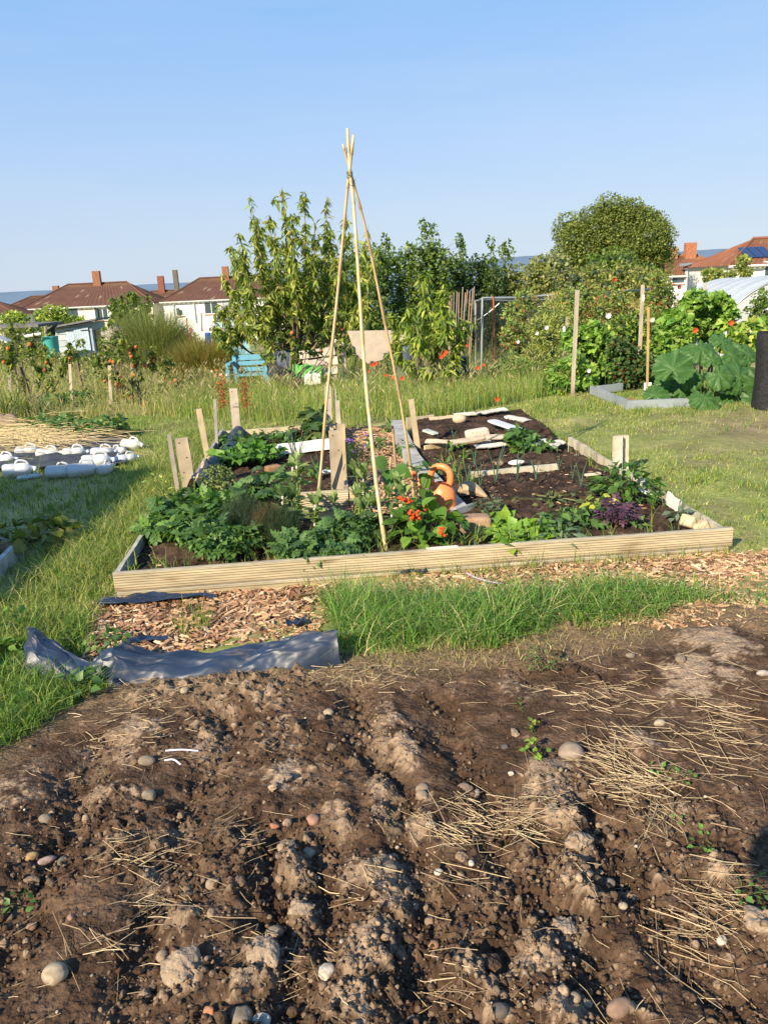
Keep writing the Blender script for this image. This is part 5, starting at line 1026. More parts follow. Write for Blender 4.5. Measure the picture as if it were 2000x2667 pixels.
for lab, u, v, Y, rp, hp, n, cols in (('tall feathery grey-green clump behind the apple bush', 400, 920, 19, 95, 235, 9000, veg([(.12, .15, .06), (.17, .20, .08), (.08, .11, .04)])), ('rusty seeding grass clump left of the blue bench', 535, 990, 15.5, 85, 165, 6500, veg([(.14, .13, .04), (.20, .17, .06), (.09, .11, .03)])),
                                      ('iris-like clump of sword leaves at the left edge', 35, 1110, 10.6, 45, 130, 160, [(.16, .22, .06), (.38, .36, .10), (.10, .16, .08)]), ('blue-green sword leaves standing left of the two thin stakes', 115, 1090, 11, 14, 80, 40, [(.14, .22, .14), (.18, .26, .16)]), ('yellow-tipped sword leaves near the left edge', 62, 1095, 10.8, 18, 110, 50, [(.38, .36, .08), (.22, .28, .06)])):
    c = np.array([A(u, v, Y)[0], Y]); R = S(rp, Y); q = c + rng.normal(size=(n, 2)) * R * .45; hh = S(hp, Y) * rng.uniform(.45, 1.05, n) * np.exp(-((q - c) ** 2).sum(1) / R ** 2 * .6)
    az = np.arctan2(q[:, 1] - c[1], q[:, 0] - c[0]) + rng.normal(size=n) * .6; t = thing('grass_clump', lab, 'grass clump', (*c, gz(0, Y)))
    V, F, C = blades(np.c_[q, np.full(n, gz(0, Y))], hh, az, rng.uniform(.1, .6, n), np.full(n, .006 if n > 1000 else .012), jitc(cols, n), 3); obj('blades', V, F, M['grass'], t, C)

# ------------------------------------------------------------------ plants in the beds
def dome(n, r, h, squash=.4, low=.15):
    a = rng.uniform(0, 6.28, n); q = np.sqrt(rng.random(n)); z = low + (1 - low) * rng.random(n) ** .8 * np.sqrt(1 - (q * .92) ** 2); return np.c_[np.cos(a) * q * r, np.sin(a) * q * r, z * h]
def bush(lab, base, r, h, n, T, size, cols, name='plant', cat='plant', group=None, droop=.25, up=.8, low=.25, stems=10, scol=(.10, .15, .04), w=None, sr=.004, big=False, ell=1.0):
    t = thing(name, lab, cat, base, group); b = np.array(base, float); P = dome(n, r, h, low=low); P[:, 0] *= ell; D = np.c_[P[:, :2] / r * 1.1, np.full(n, .2)] + rng.normal(size=(n, 3)) * .45; D[:, 2] -= droop
    N = np.c_[P[:, :2] / r * .5, np.full(n, up)] + rng.normal(size=(n, 3)) * .28; s = size * rng.uniform(.55, 1.2, n); C = jitc(cols, n, .16, w)
    if big:
        v, f, _ = inst(T, np.zeros((1, 3)), np.eye(3)[None], np.array([1.])); ms = [mesh_data('leaf', v, f, c, True, M['leaf']) for c in cols]
        for k in range(n):
            o = bpy.data.objects.new('leaf', ms[rng.integers(len(ms))]); COLL.objects.link(o); o.parent = t
            R = frames(D[k:k + 1], N[k:k + 1])[0]; o.matrix_local = Matrix.Translation(P[k]) @ Matrix(R.tolist()).to_4x4() @ Matrix.Scale(s[k], 4)
    else:
        V, F, C = inst(T, P + b, frames(D, N), s, C); obj('foliage', V, F, M['leaf'], t, C, True)
    if stems:
        m = MB()
        for k in rng.permutation(n)[:stems]: e = P[k] + b; m.tube(curve([b + rng.normal(size=3) * [.02, .02, 0] - [0, 0, .02], b * .5 + e * .5 + [0, 0, .04 * h], e], 6), np.linspace(sr, sr * .5, 6), 5, scol)
        m.build('stems', M['leaf'], t, True)
    return t
POT = list(veg([(.050, .115, .030), (.065, .14, .040), (.085, .17, .045), (.040, .095, .030)]))
TOM = list(veg([(.045, .10, .038), (.060, .13, .048), (.075, .15, .050)]))
LIME = [(.22, .36, .04), (.28, .42, .05), (.17, .30, .04)]
BB = list(veg([(.11, .18, .075), (.14, .21, .09), (.09, .155, .06), (.17, .24, .10)]))
def gp(u, v, z=.10): return G(u, v, z)
# potatoes along the left of the front bed, one haulm after another
for i, (u, v, r, h, n, lb) in enumerate([(425, 1392, .17, .17, 90, 'potato plant at the left end board of the front bed'), (470, 1375, .19, .26, 130, 'potato plant second from the left end board'), (520, 1400, .20, .24, 130, 'potato plant leaning over the bare dark compost'), (560, 1372, .20, .28, 140, 'potato plant before the pale grooved board of the rear bed'),
                                         (585, 1440, .20, .22, 120, 'front potato plant with paler broad leaves, nearest the front board'), (525, 1345, .18, .22, 90, 'potato plant behind the others, touching the rear bed corner'), (640, 1365, .17, .32, 120, 'taller potato plant right of the rest, below the tomato plant')]):
    bush(lb, gp(u, v), r * .82, h * .8, int(n * 1.25), L_COMP if i != 4 else L_COMP2, .115, POT, 'potato_plant', 'potato plant', 'potato plants in the front bed', low=.3)
bush('tall dark potato plant with broad crinkled leaflets rising over the rear board', gp(690, 1370), .15, .40, 190, L_COMP, .12, TOM, 'potato_plant', 'potato plant', low=.15)
for i, (u, v, r, h, n, lb) in enumerate([(790, 1450, .17, .20, 110, 'low tomato plant left of the front cane foot'), (860, 1440, .19, .20, 120, 'low tomato plant in the middle of the dark feathery row'), (905, 1412, .16, .24, 120, 'low tomato plant behind the row, beneath the broad beans'), (950, 1402, .11, .20, 60, 'low tomato plant beside the foot of the front cane')]):
    bush(lb, gp(u, v), r * .8, h * .75, n, L_COMP, .10, TOM, 'tomato_plant', 'tomato plant', 'tomato plants in the front bed', low=.2)
# bronze fennel clumps: hair-fine leaves
def fennel(lab, u, v, r, h, n, cols):
    b = gp(u, v); P = dome(n, r, h, low=.2) + b; t = thing('fennel', lab, 'fennel', b); az = rng.uniform(0, 6.28, n)
    V, F, C = blades(P, rng.uniform(.05, .11, n), az, rng.uniform(.1, 1.1, n), np.full(n, .0009), jitc(cols, n), 2); obj('fronds', V, F, M['grass'], t, C)
    m = MB()
    for k in range(14): e = P[rng.integers(n)]; m.tube([b, (b + e) / 2 + [0, 0, .02], e], .0025, 4, (.08, .10, .05))
    m.build('stems', M['leaf'], t)
fennel('dusky green feathery fennel clump between potatoes and tomatoes', 640, 1400, .15, .26, 2600, [(.06, .09, .05), (.05, .075, .045)])
fennel('rounder bronze-brown feathery fennel clump in the front bed', 705, 1415, .11, .22, 2200, [(.16, .11, .06), (.12, .085, .05), (.07, .08, .04)])
fennel('dark green feathery fennel clump right of the bronze one', 735, 1420, .13, .22, 1800, [(.04, .075, .035), (.05, .085, .04)])
# broad beans: upright stems with stiff grey-green leaves
def broad_bean(lab, u, v, h, z=.10, n=26, lean=(0, 0), fl=3):
    b = gp(u, v, z); t = thing('broad_bean', lab, 'broad bean', b, 'broad beans in the front bed'); m = MB(); P = []; D = []
    for k in range(3):
        e = b + [lean[0] + rng.normal() * .05, lean[1] + rng.normal() * .04, h * rng.uniform(.7, 1)]; Q = curve([b + rng.normal(size=3) * [.02, .02, 0], (b + e) / 2 + rng.normal(size=3) * .012, e], 10); m.tube(Q, np.linspace(.007, .004, 10), 5, (.22, .30, .08))
        for q in range(n):
            s = rng.uniform(.12, 1) if q > 7 else .97; c = np.array([np.interp(s * 9, np.arange(10), Q[:, a]) for a in range(3)]); d = rng.normal(size=3); d[2] = .25 + 1.6 * (s > .9); P.append(c); D.append(d)
    m.build('stem', M['leaf'], t, True); P = np.array(P); D = np.array(D); nn = len(P)
    V, F, C = inst(leaf_t(.21, .12, .12), P, frames(D, rng.normal(size=(nn, 3)) * .35 + [0, 0, 1]), rng.uniform(.055, .10, nn), jitc(BB, nn)); obj('foliage', V, F, M['leaf'], t, C, True)
    for k in range(fl): m = MB(); vv, f = icos(1); m.add(vv * [.008, .008, .014] + P[rng.integers(nn)] + [0, -.02, 0], f, (.75, .74, .68)); m.build('flower', M['petal'], t)
broad_bean('broad bean just right of the tall dark potato, rising over the rear board', 775, 1375, .48, lean=(-.02, 0)); broad_bean('small broad bean with white flowers before the grooved board', 750, 1400, .30, n=20); broad_bean('broad bean at the middle with one red vetch flower near it', 830, 1400, .26, n=24)
broad_bean('tall pale broad bean left of the front cane, crown of upright leaves', 938, 1385, .42, lean=(.02, 0)); broad_bean('thin broad bean beside the corner post of the left bed', 910, 1370, .26, n=14); broad_bean('broad bean directly right of the front cane', 1035, 1395, .34, lean=(.03, 0)); broad_bean('short broad bean behind the front cane with a white flower', 975, 1395, .22, n=16)
# runner beans with scarlet flowers
rbn = bush('runner bean with scarlet flowers and broad heart-shaped leaves, before the watering can', gp(1112, 1408), .21, .27, 115, L_HEART, .082, veg([(.060, .14, .022), (.09, .19, .03), (.12, .23, .04), (.045, .11, .02)]), 'runner_bean', 'runner bean', up=1.0, big=True, stems=16, ell=1.0, low=.1)
def cluster(parent, u, v, Y, col, s=.016, n=6, nm='flower'):
    c = A(u, v, Y); m = MB(); vv, f = icos(1)
    for k in range(n): m.add(vv * [s * .8, s * .8, s * .6] * (1 + rng.normal(size=vv.shape) * .12) + c + rng.normal(size=3) * s * .75, f, np.array(col) * rng.uniform(.8, 1.15))
    return m.build(nm, M['petal'], parent)
SCA = (.75, .10, .02)
for u, v, yy in ((1047, 1300, 4.85), (1062, 1308, 4.85), (1069, 1337, 4.75), (1075, 1348, 4.75), (1085, 1343, 4.75), (1149, 1390, 4.55), (1111, 1314, 4.9)): cluster(rbn, u, v, yy - .5, SCA, .0155, 7)
lone = thing('runner_bean', 'lone runner bean shoot with three big leaves halfway up beside the front cane', 'runner bean', gp(1010, 1370))
m = MB(); m.tube(curve([gp(1010, 1370), A(1022, 1290, 5.0), A(1018, 1230, 5.0)], 8), .003, 5, (.16, .22, .06)); m.build('stem', M['leaf'], lone)
for (u, v, a, c) in ((1003, 1212, 2.4, (.11, .22, .04)), (1015, 1228, -1.5, (.075, .17, .03)), (1033, 1222, -.5, (.08, .17, .03))):
    d = np.array([[math.cos(a), -.4, math.sin(a) * .7]]); V, F, C = inst(L_HEART, A(u, v, 4.98)[None], frames(d, np.array([[0, -.9, .8]])), np.array([.115]), np.array([c])); obj('leaf', V, F, M['leaf'], lone, C, True)
rb2 = bush('young runner bean climbing the right cane', gp(1085, 1335), .10, .42, 14, L_HEART, .10, [(.075, .16, .03), (.10, .20, .035)], 'runner_bean', 'runner bean', big=True, stems=5, low=.3)
# lettuces and neighbours right of the cane
for u, v, r, lb in ((1290, 1365, .11, 'lime green lettuce farthest from the front board'), (1310, 1400, .12, 'lime green lettuce in the middle of its row'), (1360, 1388, .14, 'largest lime green lettuce, crinkled'), (1405, 1400, .13, 'lime green lettuce at the right end of the row'), (1330, 1425, .10, 'small lime green lettuce against the front board')):
    bush(lb, gp(u, v), r * .8, .07, 34, L_BROAD, .085, LIME, 'lettuce', 'lettuce', 'lime green lettuces by the front board', up=1.2, low=.05, stems=0)
bush('low beetroot-like leafy plant right of the lettuces', gp(1470, 1370), .13, .10, 80, L_OVAL, .07, TOM + POT, 'dahlia', 'leafy plant', low=.2); bush('glaucous leek-like clump right of the lettuce row', gp(1460, 1405), .13, .10, 40, L_LONG, .09, [(.12, .19, .11), (.09, .16, .08)], 'leek_clump', 'leek clump', up=.6)
bush('bushy dahlia plant beside the cleft post, largest in the right bed', gp(1625, 1305), .19, .26, 230, L_OVAL, .075, veg([(.05, .115, .025), (.065, .14, .03), (.045, .095, .02)]), 'dahlia', 'dahlia', low=.15, ell=1.15); bush('yellowing shoots at the left foot of the dahlia', gp(1555, 1335), .08, .14, 26, L_OVAL, .08, [(.35, .38, .05), (.22, .30, .05)], 'shoot', 'plant')
bush('low leafy plant just left of the purple kale', gp(1530, 1362), .11, .09, 50, L_OVAL, .075, POT, 'shoot', 'plant'); bush('dark purple kale with ragged leaves', gp(1600, 1362), .11, .13, 80, L_COMP2, .085, [(.10, .045, .075), (.07, .035, .06), (.14, .08, .11)], 'purple_kale', 'kale', scol=(.25, .05, .12), low=.3)
bush('silvery cabbage seedling by the inner right board', gp(1765, 1355), .07, .08, 16, L_OVAL, .08, [(.20, .26, .17)], 'cabbage', 'cabbage'); bush('small green seedling cluster right of the kale', gp(1650, 1368), .05, .04, 14, L_OVAL, .05, POT, 'seedling', 'seedling'); bush('low grey-green herb behind the log', gp(1270, 1340), .10, .13, 70, L_OVAL, .045, [(.09, .13, .07), (.12, .15, .08)], 'herb', 'herb')
bush('flopped yellow-green strawberry stems lying across bare compost', gp(1430, 1300), .20, .04, 26, L_OVAL, .06, [(.13, .18, .06), (.2, .22, .07)], 'seedling', 'trailing plant', ell=1.4)
m = MB(); m.tube(curve([gp(1385, 1288), gp(1430, 1294, .12), gp(1480, 1300, .11), gp(1515, 1308)], 12), .005, 5, (.22, .25, .10)); tag(m.build('bine', M['leaf']), 'pale green bent stem lying on the right bed', 'stem')
def leeks(lab, u, v, h, n=4, z=.11):
    b = gp(u, v, z); t = thing('leek', lab, 'leek', b, 'leeks standing in the right bed'); m = MB()
    for k in range(n):
        a = rng.uniform(0, 6.28); e = b + [math.cos(a) * h * .22, math.sin(a) * h * .15, h * rng.uniform(.65, 1)]; mm = (b + e) / 2; mm[:2] = b[:2] * .7 + e[:2] * .3; m.tube(curve([b, mm, e], 7), np.linspace(.0055, .0015, 7), 5, np.array((.10, .19, .12)) * rng.uniform(.8, 1.2))
    m.build('blade', M['leaf'], t, True)
for i, (u, v, h, lb) in enumerate([(1218, 1272, .23, 'leek nearest the watering can'), (1250, 1272, .28, 'second leek from the watering can'), (1290, 1262, .34, 'widest spreading leek with a thick white base'), (1346, 1256, .27, 'leek crossing the middle of the batten'), (1395, 1252, .18, 'short leek just right of the middle of the batten'), (1455, 1228, .14, 'small leek behind the right end of the batten'), (1512, 1270, .20, 'leek left of the dahlia'), (1490, 1250, .14, 'thin leek beyond the batten end'),
                                  (1182, 1145, .13, 'tiny onion shoots on the far compost strip'), (1235, 1215, .2, 'slim leek at the batten’s left end')]): leeks(lb.replace('’', "'"), u, v, h)
for u, v, h, lb in ((767, 1213, .36, 'tall leek left of the cane in the left bed'), (780, 1218, .36, 'tall leek right beside its neighbour in the left bed'), (838, 1272, .30, 'bent onion leaves at the front board of the left bed')): leeks(lb, u, v, h, 6 if u < 800 else 4, .12)
bush('leafy radish clump beside the cardboard edging of the right bed', gp(1352, 1160), .14, .16, 90, L_BROAD, .09, POT, 'radish', 'radish'); bush('strawberry leaves spreading right of the radish clump', gp(1390, 1172), .17, .09, 70, L_BROAD, .08, POT + LIME[2:], 'strawberry', 'strawberry plant', ell=1.2)
bush('small shoot before the left end of the cardboard strip', gp(1182, 1175), .05, .12, 16, L_OVAL, .07, POT, 'seedling', 'seedling'); bush('yellow-green seedling below the cardboard strip', gp(1212, 1190), .06, .08, 18, L_OVAL, .05, YG, 'seedling', 'seedling'); bush('leafy weed growing out of the grey sleeper side', gp(1135, 1235), .16, .12, 50, L_OVAL, .06, [(.11, .19, .06), (.14, .22, .07)], 'weed', 'weed')
# left rear bed
for i, (u, v, r, h, n, lb) in enumerate([(600, 1208, .16, .15, 90, 'left-hand potato in the rear bed'), (650, 1205, .19, .18, 120, 'middle potato in the rear bed, its leaves over the dark compost'), (690, 1198, .17, .13, 90, 'right-hand potato in the rear bed, next to the card sheet')]):
    bush(lb, gp(u, v, .12), r, h, n, L_BROAD, .085, [(.08, .19, .03), (.11, .24, .04), (.15, .28, .05)], 'potato_plant', 'potato plant', 'potato plants in the rear left bed')
for u, v, r, h, lb in ((620, 1160, .16, .11, 'green leaves behind the rear potatoes, near the nailed plank'), (700, 1155, .18, .12, 'sprawling leaves in the back half of the left bed'), (760, 1150, .14, .12, 'leafy patch before the back board of the left bed')): bush(lb, gp(u, v, .12), r, h, 60, L_BROAD, .075, POT, 'chard', 'chard plant', ell=1.3)
bush('chard with red stalks near the back board', gp(808, 1150, .12), .18, .22, 50, L_BROAD, .13, [(.06, .11, .03), (.10, .15, .04)], 'chard', 'chard plant', scol=(.35, .03, .05), sr=.006); bush('dark chard against the back board at the tall planks', gp(822, 1120, .12), .14, .26, 60, L_BROAD, .11, DG, 'chard', 'chard plant', scol=(.3, .03, .05))
bush('round yellow-green rue bush beside the split plank', gp(568, 1275, .12), .135, .21, 420, L_SMALL, .032, [(.19, .24, .06), (.13, .18, .05), (.25, .28, .09)], 'rue', 'herb bush', stems=14, low=.05); bush('small green potato shoot on bare compost left of the cane', gp(815, 1240, .12), .11, .10, 46, L_OVAL, .06, POT, 'potato_plant', 'potato plant')
fennel('wispy dark lavender clump beside the wood chip path', 918, 1240, .16, .26, 1500, [(.07, .11, .05), (.05, .085, .04)]); tb = bush('purple-flowered plant at the path edge behind the tall planks', gp(912, 1180, .05), .10, .15, 36, L_BROAD, .055, POT, 'toadflax', 'flowering plant')
for u, v in ((910, 1145), (918, 1147), (922, 1172), (950, 1163), (904, 1150), (952, 1130)): cluster(tb, u, v, 7.0, (.30, .12, .55), .014, 4)
for u, v, lb in ((975, 1170, 'small bindweed leaves on the chips near the bent cane'), (1045, 1185, 'green shoot on the chips beside the sleeper'), (1015, 1130, 'weed at the far end of the chip path'), (1060, 1195, 'weed against the sleeper at mid path')): bush(lb, gp(u, v, .03), .09, .14, 20, L_BROAD, .07, POT, 'weed', 'weed')
# hawksbeard flowers at the plank, docks in the meadow
t = bush('thin flowering weed before the left stakes', gp(450, 1345, .0), .17, .42, 70, L_NARROW, .05, YG, 'weed', 'weed', stems=12, sr=.002)
for k in range(7): cluster(t, rng.uniform(405, 520), rng.uniform(1235, 1300), 5.7, (.62, .58, .18), .007, 3)
for u, v, Y, h, lb in ((585, 1080, 9.9, .45, 'rust-red dock seed head left of the nailed plank'), (645, 1080, 10.0, .45, 'rust-red dock seed head right of the nailed plank'), (320, 1010, 12, .5, 'brown dock spike in the dry grass before the apple bush')):
    b = np.array([A(u, v, Y)[0], Y, float(gz(0, Y))]); t = thing('dock', lb, 'dock', b); q = np.c_[rng.normal(size=(240, 2)) * .035, h * rng.uniform(.3, 1.1, 240)] + b; V, F, C = inst(L_SMALL, q, randrot(240), .03, jitc([(.42, .13, .05), (.34, .11, .04)], 240)); o = obj('seeds', V, F, M['grass'], t, C); o['kind'] = 'stuff'
    m = MB(); m.tube([b, b + [0, 0, h]], .005, 5, (.3, .12, .06)); m.build('stem', M['leaf'], t)
# weeds on the dug soil
for u, v, r, h, n, s, cols, lb in ((1395, 1965, .04, .06, 18, .034, LIME, 'yellow-green potato seedling in the dug soil'), (1385, 1905, .03, .08, 10, .035, YG, 'upright green seedling just behind the yellow-green one'), (1345, 1840, .05, .03, 9, .03, POT, 'tiny seedling group above the two larger ones'), (1725, 2005, .05, .03, 12, .03, [(.14, .28, .06)], 'pale seedlings right of the straw heap, upper'), (1770, 2040, .04, .03, 9, .028, [(.12, .24, .05)], 'pale seedlings right of the straw heap, lower'),
                                   (1815, 2140, .07, .025, 16, .028, [(.13, .26, .05)], 'row of three pairs of seed leaves'), (1840, 2215, .05, .025, 10, .028, [(.13, .26, .05)], 'seed leaves beside the shadow edge'), (1945, 2330, .07, .03, 18, .034, [(.11, .22, .05)], 'green seedlings inside the shadow at right'), (55, 2320, .05, .03, 12, .034, [(.11, .22, .05)], 'two green seed leaf pairs at the left edge'),
                                   (1415, 1745, .09, .09, 160, .02, POT, 'mossy green weed tuft at the edge of the soil'), (215, 1812, .09, .10, 36, .055, POT, 'broad-leaved weed right under the sheet at its left end'), (290, 1690, .10, .09, 60, .04, POT, 'green weeds growing in the chips at the left')):
    p = G(u, v); z = soilz(p[0], p[1]) if soil_in(p[0], p[1]) > 0 else .01; bush(lb, (p[0], p[1], z), r, h, n, L_BROAD if n < 100 else L_SMALL, s * (.62 if s < .04 else .8), cols, 'seedling' if s < .07 else 'weed', 'seedling' if s < .07 else 'weed', stems=min(6, n // 2), sr=.0018, low=.3)
for u, v, r, h, n, lb in ((-5, 1735, .12, .12, 90, 'broad-leaved nettle-like weeds at the left edge beside the sheet'), (15, 1650, .14, .12, 60, 'leafy weeds behind the left end of the plastic sheet'), (10, 1870, .15, .06, 60, 'low leafy weeds at the left edge before the sheet')): bush(lb, G(u, v), r, h, n, L_BROAD, .05, veg([(.055, .13, .03), (.075, .16, .035), (.10, .19, .04)]), 'weed', 'weed')

# ------------------------------------------------------------------ left: bed corner with squash, bottles, straw
b0, b1, b2 = G(0, 1462, .10)[:2], G(40, 1420, .10)[:2], G(-60, 1378, .10)[:2]
ob = thing('raised_bed', 'corner of another raised bed at the left edge, squash growing in it', 'raised bed', (*b1, 0)); flat_board(b0 - (b1 - b0) * 1.5, b1, -.02, .10, .03, 'board', ob, (.42, .40, .36)); flat_board(b1, b1 + (b2 - b1) * 3, -.02, .10, -.03, 'board', ob, (.40, .37, .32))
m = MB(); m.add([(*(b1 + [-.02, -.02]), .05), (*(b0 - (b1 - b0) * 1.5), .05), (*(b0 - (b1 - b0) * 1.5 + [-1.2, 0]), .05), (*(b1 + [-1.5, 0.6]), .05)], [[0, 1, 2, 3]], (.06, .035, .025)); tag(m.build('bed_soil', M['bedsoil']), kind='structure')
bush('sprawling squash plant with mottled yellowing leaves over the left bed corner', G(85, 1405, .05),   .24, .13, 110, leaf_t(.55, .15, .1, ((-.1, .5), (.1, 1.), (.5, .9), (.8, .5))), .075, veg([(.10, .14, .03), (.16, .17, .05), (.07, .11, .03)]), 'squash', 'squash plant', big=True, ell=1.25)
mb_ = MB(); pts = [G(-150, 1150), G(330, 1118), G(330, 1215), G(-150, 1240)]
a, b, c, d = [p[:2] for p in pts]; s, t_ = np.meshgrid(np.linspace(0, 1, 60), np.linspace(0, 1, 20)); XY = a * ((1 - s) * (1 - t_))[..., None] + b * (s * (1 - t_))[..., None] + c * (s * t_)[..., None] + d * ((1 - s) * t_)[..., None]
tag(obj('weed_membrane', np.c_[XY.reshape(-1, 2), (.02 + .05 * fbm(s * 12, t_ * 5, 9)).ravel()], grid_faces(20, 60), mk('woven membrane', .7, col=(.05, .055, .065), attr=False, noise=.3, nscale=9, bump=.01, bscale=8), None, None, True), 'dark woven ground sheet under the milk bottles at the left', 'ground sheet')
def bottle(u, v, yaw, s, lab, roll=0.):
    s = s * .88
    p = G(u, v + 6, .07 * s); t = thing('plastic_bottle', lab, 'plastic bottle', p, 'milk bottles weighing down the dark sheet'); R = rotz(yaw)
    rows = [(-.15, .2), (-.147, .85), (-.13, 1.), (-.04, 1.), (-.035, .94), (-.02, .94), (-.012, 1.), (.05, 1.), (.09, .8), (.115, .42), (.125, .28), (.14, .28)]; n = 20; a = np.arange(n) / n * 6.2832; sq = (np.abs(np.cos(a)) ** 4 + np.abs(np.sin(a)) ** 4) ** -.22
    V = np.concatenate([np.c_[np.full(n, x), np.cos(a) * sq * .062 * k + (.02 * (1 - k) if x > .06 else 0), np.sin(a) * sq * .062 * k] for x, k in rows]); i = np.arange(len(rows) - 1)[:, None] * n; j = np.arange(n)[None]; k = (j + 1) % n
    F = np.stack([i + j, i + n + j, i + n + k, i + k], 2).reshape(-1, 4); V = V * s * .86; V = V @ rotx(rng.uniform(0, 1)).T @ R.T + p + [0, 0, -.02]
    obj('body', V, [F, np.arange(n)[None], (np.arange(n) + (len(rows) - 1) * n)[::-1][None]], M['bottle'], t, (.72, .74, .74), True)
    m = MB(); q = p + [0, 0, -.02]; m.tube([q + R @ (np.array([.135, .0, 0]) * s * .86), q + R @ (np.array([.165, 0, 0]) * s * .86)], .022 * s, 12, (.55, .62, .70)); m.build('cap', M['plastic'], t, True)
    h = curve([(.10, 0, .04), (.075, 0, .085), (.0, 0, .10), (-.03, 0, .06)], 10) * s * .84; m = MB(); m.tube(h @ R.T + q, .010 * s, 7, (.70, .72, .72)); m.build('handle', M['bottle'], t, True)
for u, v, yaw, s, lb in ((50, 1213, .25, 1.25, 'big white bottle lying nearest the left edge, front row'), (12, 1187, .1, 1.1, 'bottle cut by the left edge of the view'), (75, 1165, .0, 1.15, 'bottle left of the straw pile, back row'), (128, 1170, .1, 1.1, 'greyish bottle second in the back row'), (197, 1168, .2, 1.1, 'flattened bottle third in the back row'), (270, 1167, .1, 1.1, 'upright-edged bottle in the back row beside the weeds'), (308, 1165, 2.6, .9, 'bottle end with a leaf on it, back row right'),
                         (158, 1217, .05, 1.15, 'bottle in the middle of the front row, grass before it'), (218, 1212, .3, 1.25, 'long white bottle right of the middle in the front row'), (255, 1190, .25, 1.3, 'largest white bottle, second row near the right end'), (278, 1208, 1.4, 1.0, 'bottle standing end-on near the shade line'), (310, 1186, 1.2, .8, 'small bottle end with a blue cap at the right'), (334, 1183, .6, .9, 'crushed bottle farthest right in the grass'), (345, 1147, -.3, 1.1, 'single bottle apart at the top right of the sheet'), (62, 1234, .2, .5, 'half-buried white scrap of a bottle in the shade line'), (92, 1229, .3, .5, 'tiny bottle neck in the grass at the front')):
    bottle(u, v, yaw, s, lb)
n = 420; q = np.c_[rng.normal(90, 95, n), rng.normal(1160, 18, n)]; P = np.array([G(min(u, 330), v)[:2] for u, v in q]); V, F, C = straws('', P, .06 + .12 * rng.random(n), rng.uniform(.25, .8, n), rng.normal(-.25, .25, n), [(.50, .39, .20), (.40, .30, .15), (.56, .45, .25)], .0032, .12, bend=.12)
tag(obj('straw_pile', V, F, M['straw'], None, C, False, (0, 0, 0)), kind='stuff')
for u, v, s, lb in ((32, 1112, .1, 'left of two brown lumps behind the straw'), (8, 1112, .09, 'brown lump at the left edge behind the straw')): p = G(u, v); T = lump(3, .06, 3, (1, .7, 1.1), .4); tag(obj('log', T[0] * s + p + [0, 0, .08], T[1], M['bark'], None, np.array((.22, .17, .12)), True), lb, 'log')
for u, v, r, lb in ((130, 1135, .22, 'leafy bindweed in front of the dry grass, left part'), (185, 1140, .25, 'leafy bindweed in the middle behind the bottles'), (245, 1145, .26, 'leafy bindweed behind the bottles near the single bottle'), (300, 1140, .16, 'reddish-stalked weed beside the single bottle'), (215, 1060, .25, 'leafy green patch between the two thin stakes'), (150, 1070, .2, 'leafy patch left of the first thin stake')): bush(lb, G(u, v), r, .28, 90, L_BROAD, .08, POT, 'bindweed', 'weed')
post(190, 1075, 183, 948, 7, 0, WP, 'left one of two slim pale stakes before the apple bush', -.1); post(290, 1070, 286, 952, 8, 0, WP, 'right one of two slim pale stakes before the apple bush', -.1); post(30, 1060, 25, 965, 8, 0, WG, 'grey stake near the left edge in the dry grass', -.1); post(348, 1060, 343, 945, 5, 0, WG, 'thin grey stake inside the apple bush', -.1)
post(455, 910, 450, 872, 8, 0, WP, 'short pale stake before the white house', -1.0); post(466, 905, 464, 882, 4, 0, WP, 'shorter stake right beside the pale one', -1.0); post(488, 850, 487, 828, 3, 0, (.35, .14, .07), 'rusty short post before the white house, left', -1.5, sunk=1.); post(526, 838, 525, 815, 4, 0, (.35, .14, .07), 'rusty short post before the white house, right', -1.5, sunk=1.)

# ------------------------------------------------------------------ sheds, benches and clutter behind
def boards(m, c, W, H, n, th, R, col, gap=.008, vert=True):
    for k in range(n):
        f = (k + .5) / n - .5
        if vert: m.append((c + R @ np.array([f * W, 0, 0]), (W / n - gap, th, H), col))
        else: m.append((c + R @ np.array([0, 0, f * H]), (W, th, H / n - gap), col))
def pieces(lst, name, mat, parent, R):
    for c, s, col in lst: m = MB(); m.box(c, s, R, np.array(col) * rng.uniform(.88, 1.1)); m.build(name, M[mat], parent)
Y = 33; t0 = at(143, 850, Y); zg = float(gz(0, Y)); xl, xr = at(150, 900, Y)[0], at(246, 900, Y)[0]; W = xr - xl; zl = at(150, 862, Y)[2] + .1; zr = at(246, 838, Y)[2]
sh = thing('shed', 'pale blue-grey allotment shed with a sloping roof and boarded double door', 'shed', ((xl + xr) / 2, Y, zg)); I3 = np.eye(3)
m = MB(); v = [(xl, Y, zg), (xr, Y, zg), (xr, Y, zr), (xl, Y, zl), (xl, Y + 1.7, zg), (xr, Y + 1.7, zg), (xr, Y + 1.7, zr), (xl, Y + 1.7, zl)]
m.add(v, [[0, 1, 2, 3], [1, 5, 6, 2], [5, 4, 7, 6], [4, 0, 3, 7]], (.36, .42, .47)); m.build('wall', M['paint'], sh)
lst = []; n = 6
for k in range(n): zz = zg + (k + .5) * (zl - zg) / n; lst.append((np.array([xl + .3, Y - .02, zz]), (.62, .03, (zl - zg) / n - .02), (.42, .47, .50)))
pieces(lst, 'plank', 'paint', sh, I3)
dw = at(177, 880, Y)[0], at(235, 880, Y)[0]; dh = at(200, 853, Y)[2]; lst = []; boards(lst, np.array([sum(dw) / 2, Y - .05, (dh + zg) / 2]), dw[1] - dw[0], dh - zg, 9, .03, I3, (.43, .53, .62)); 
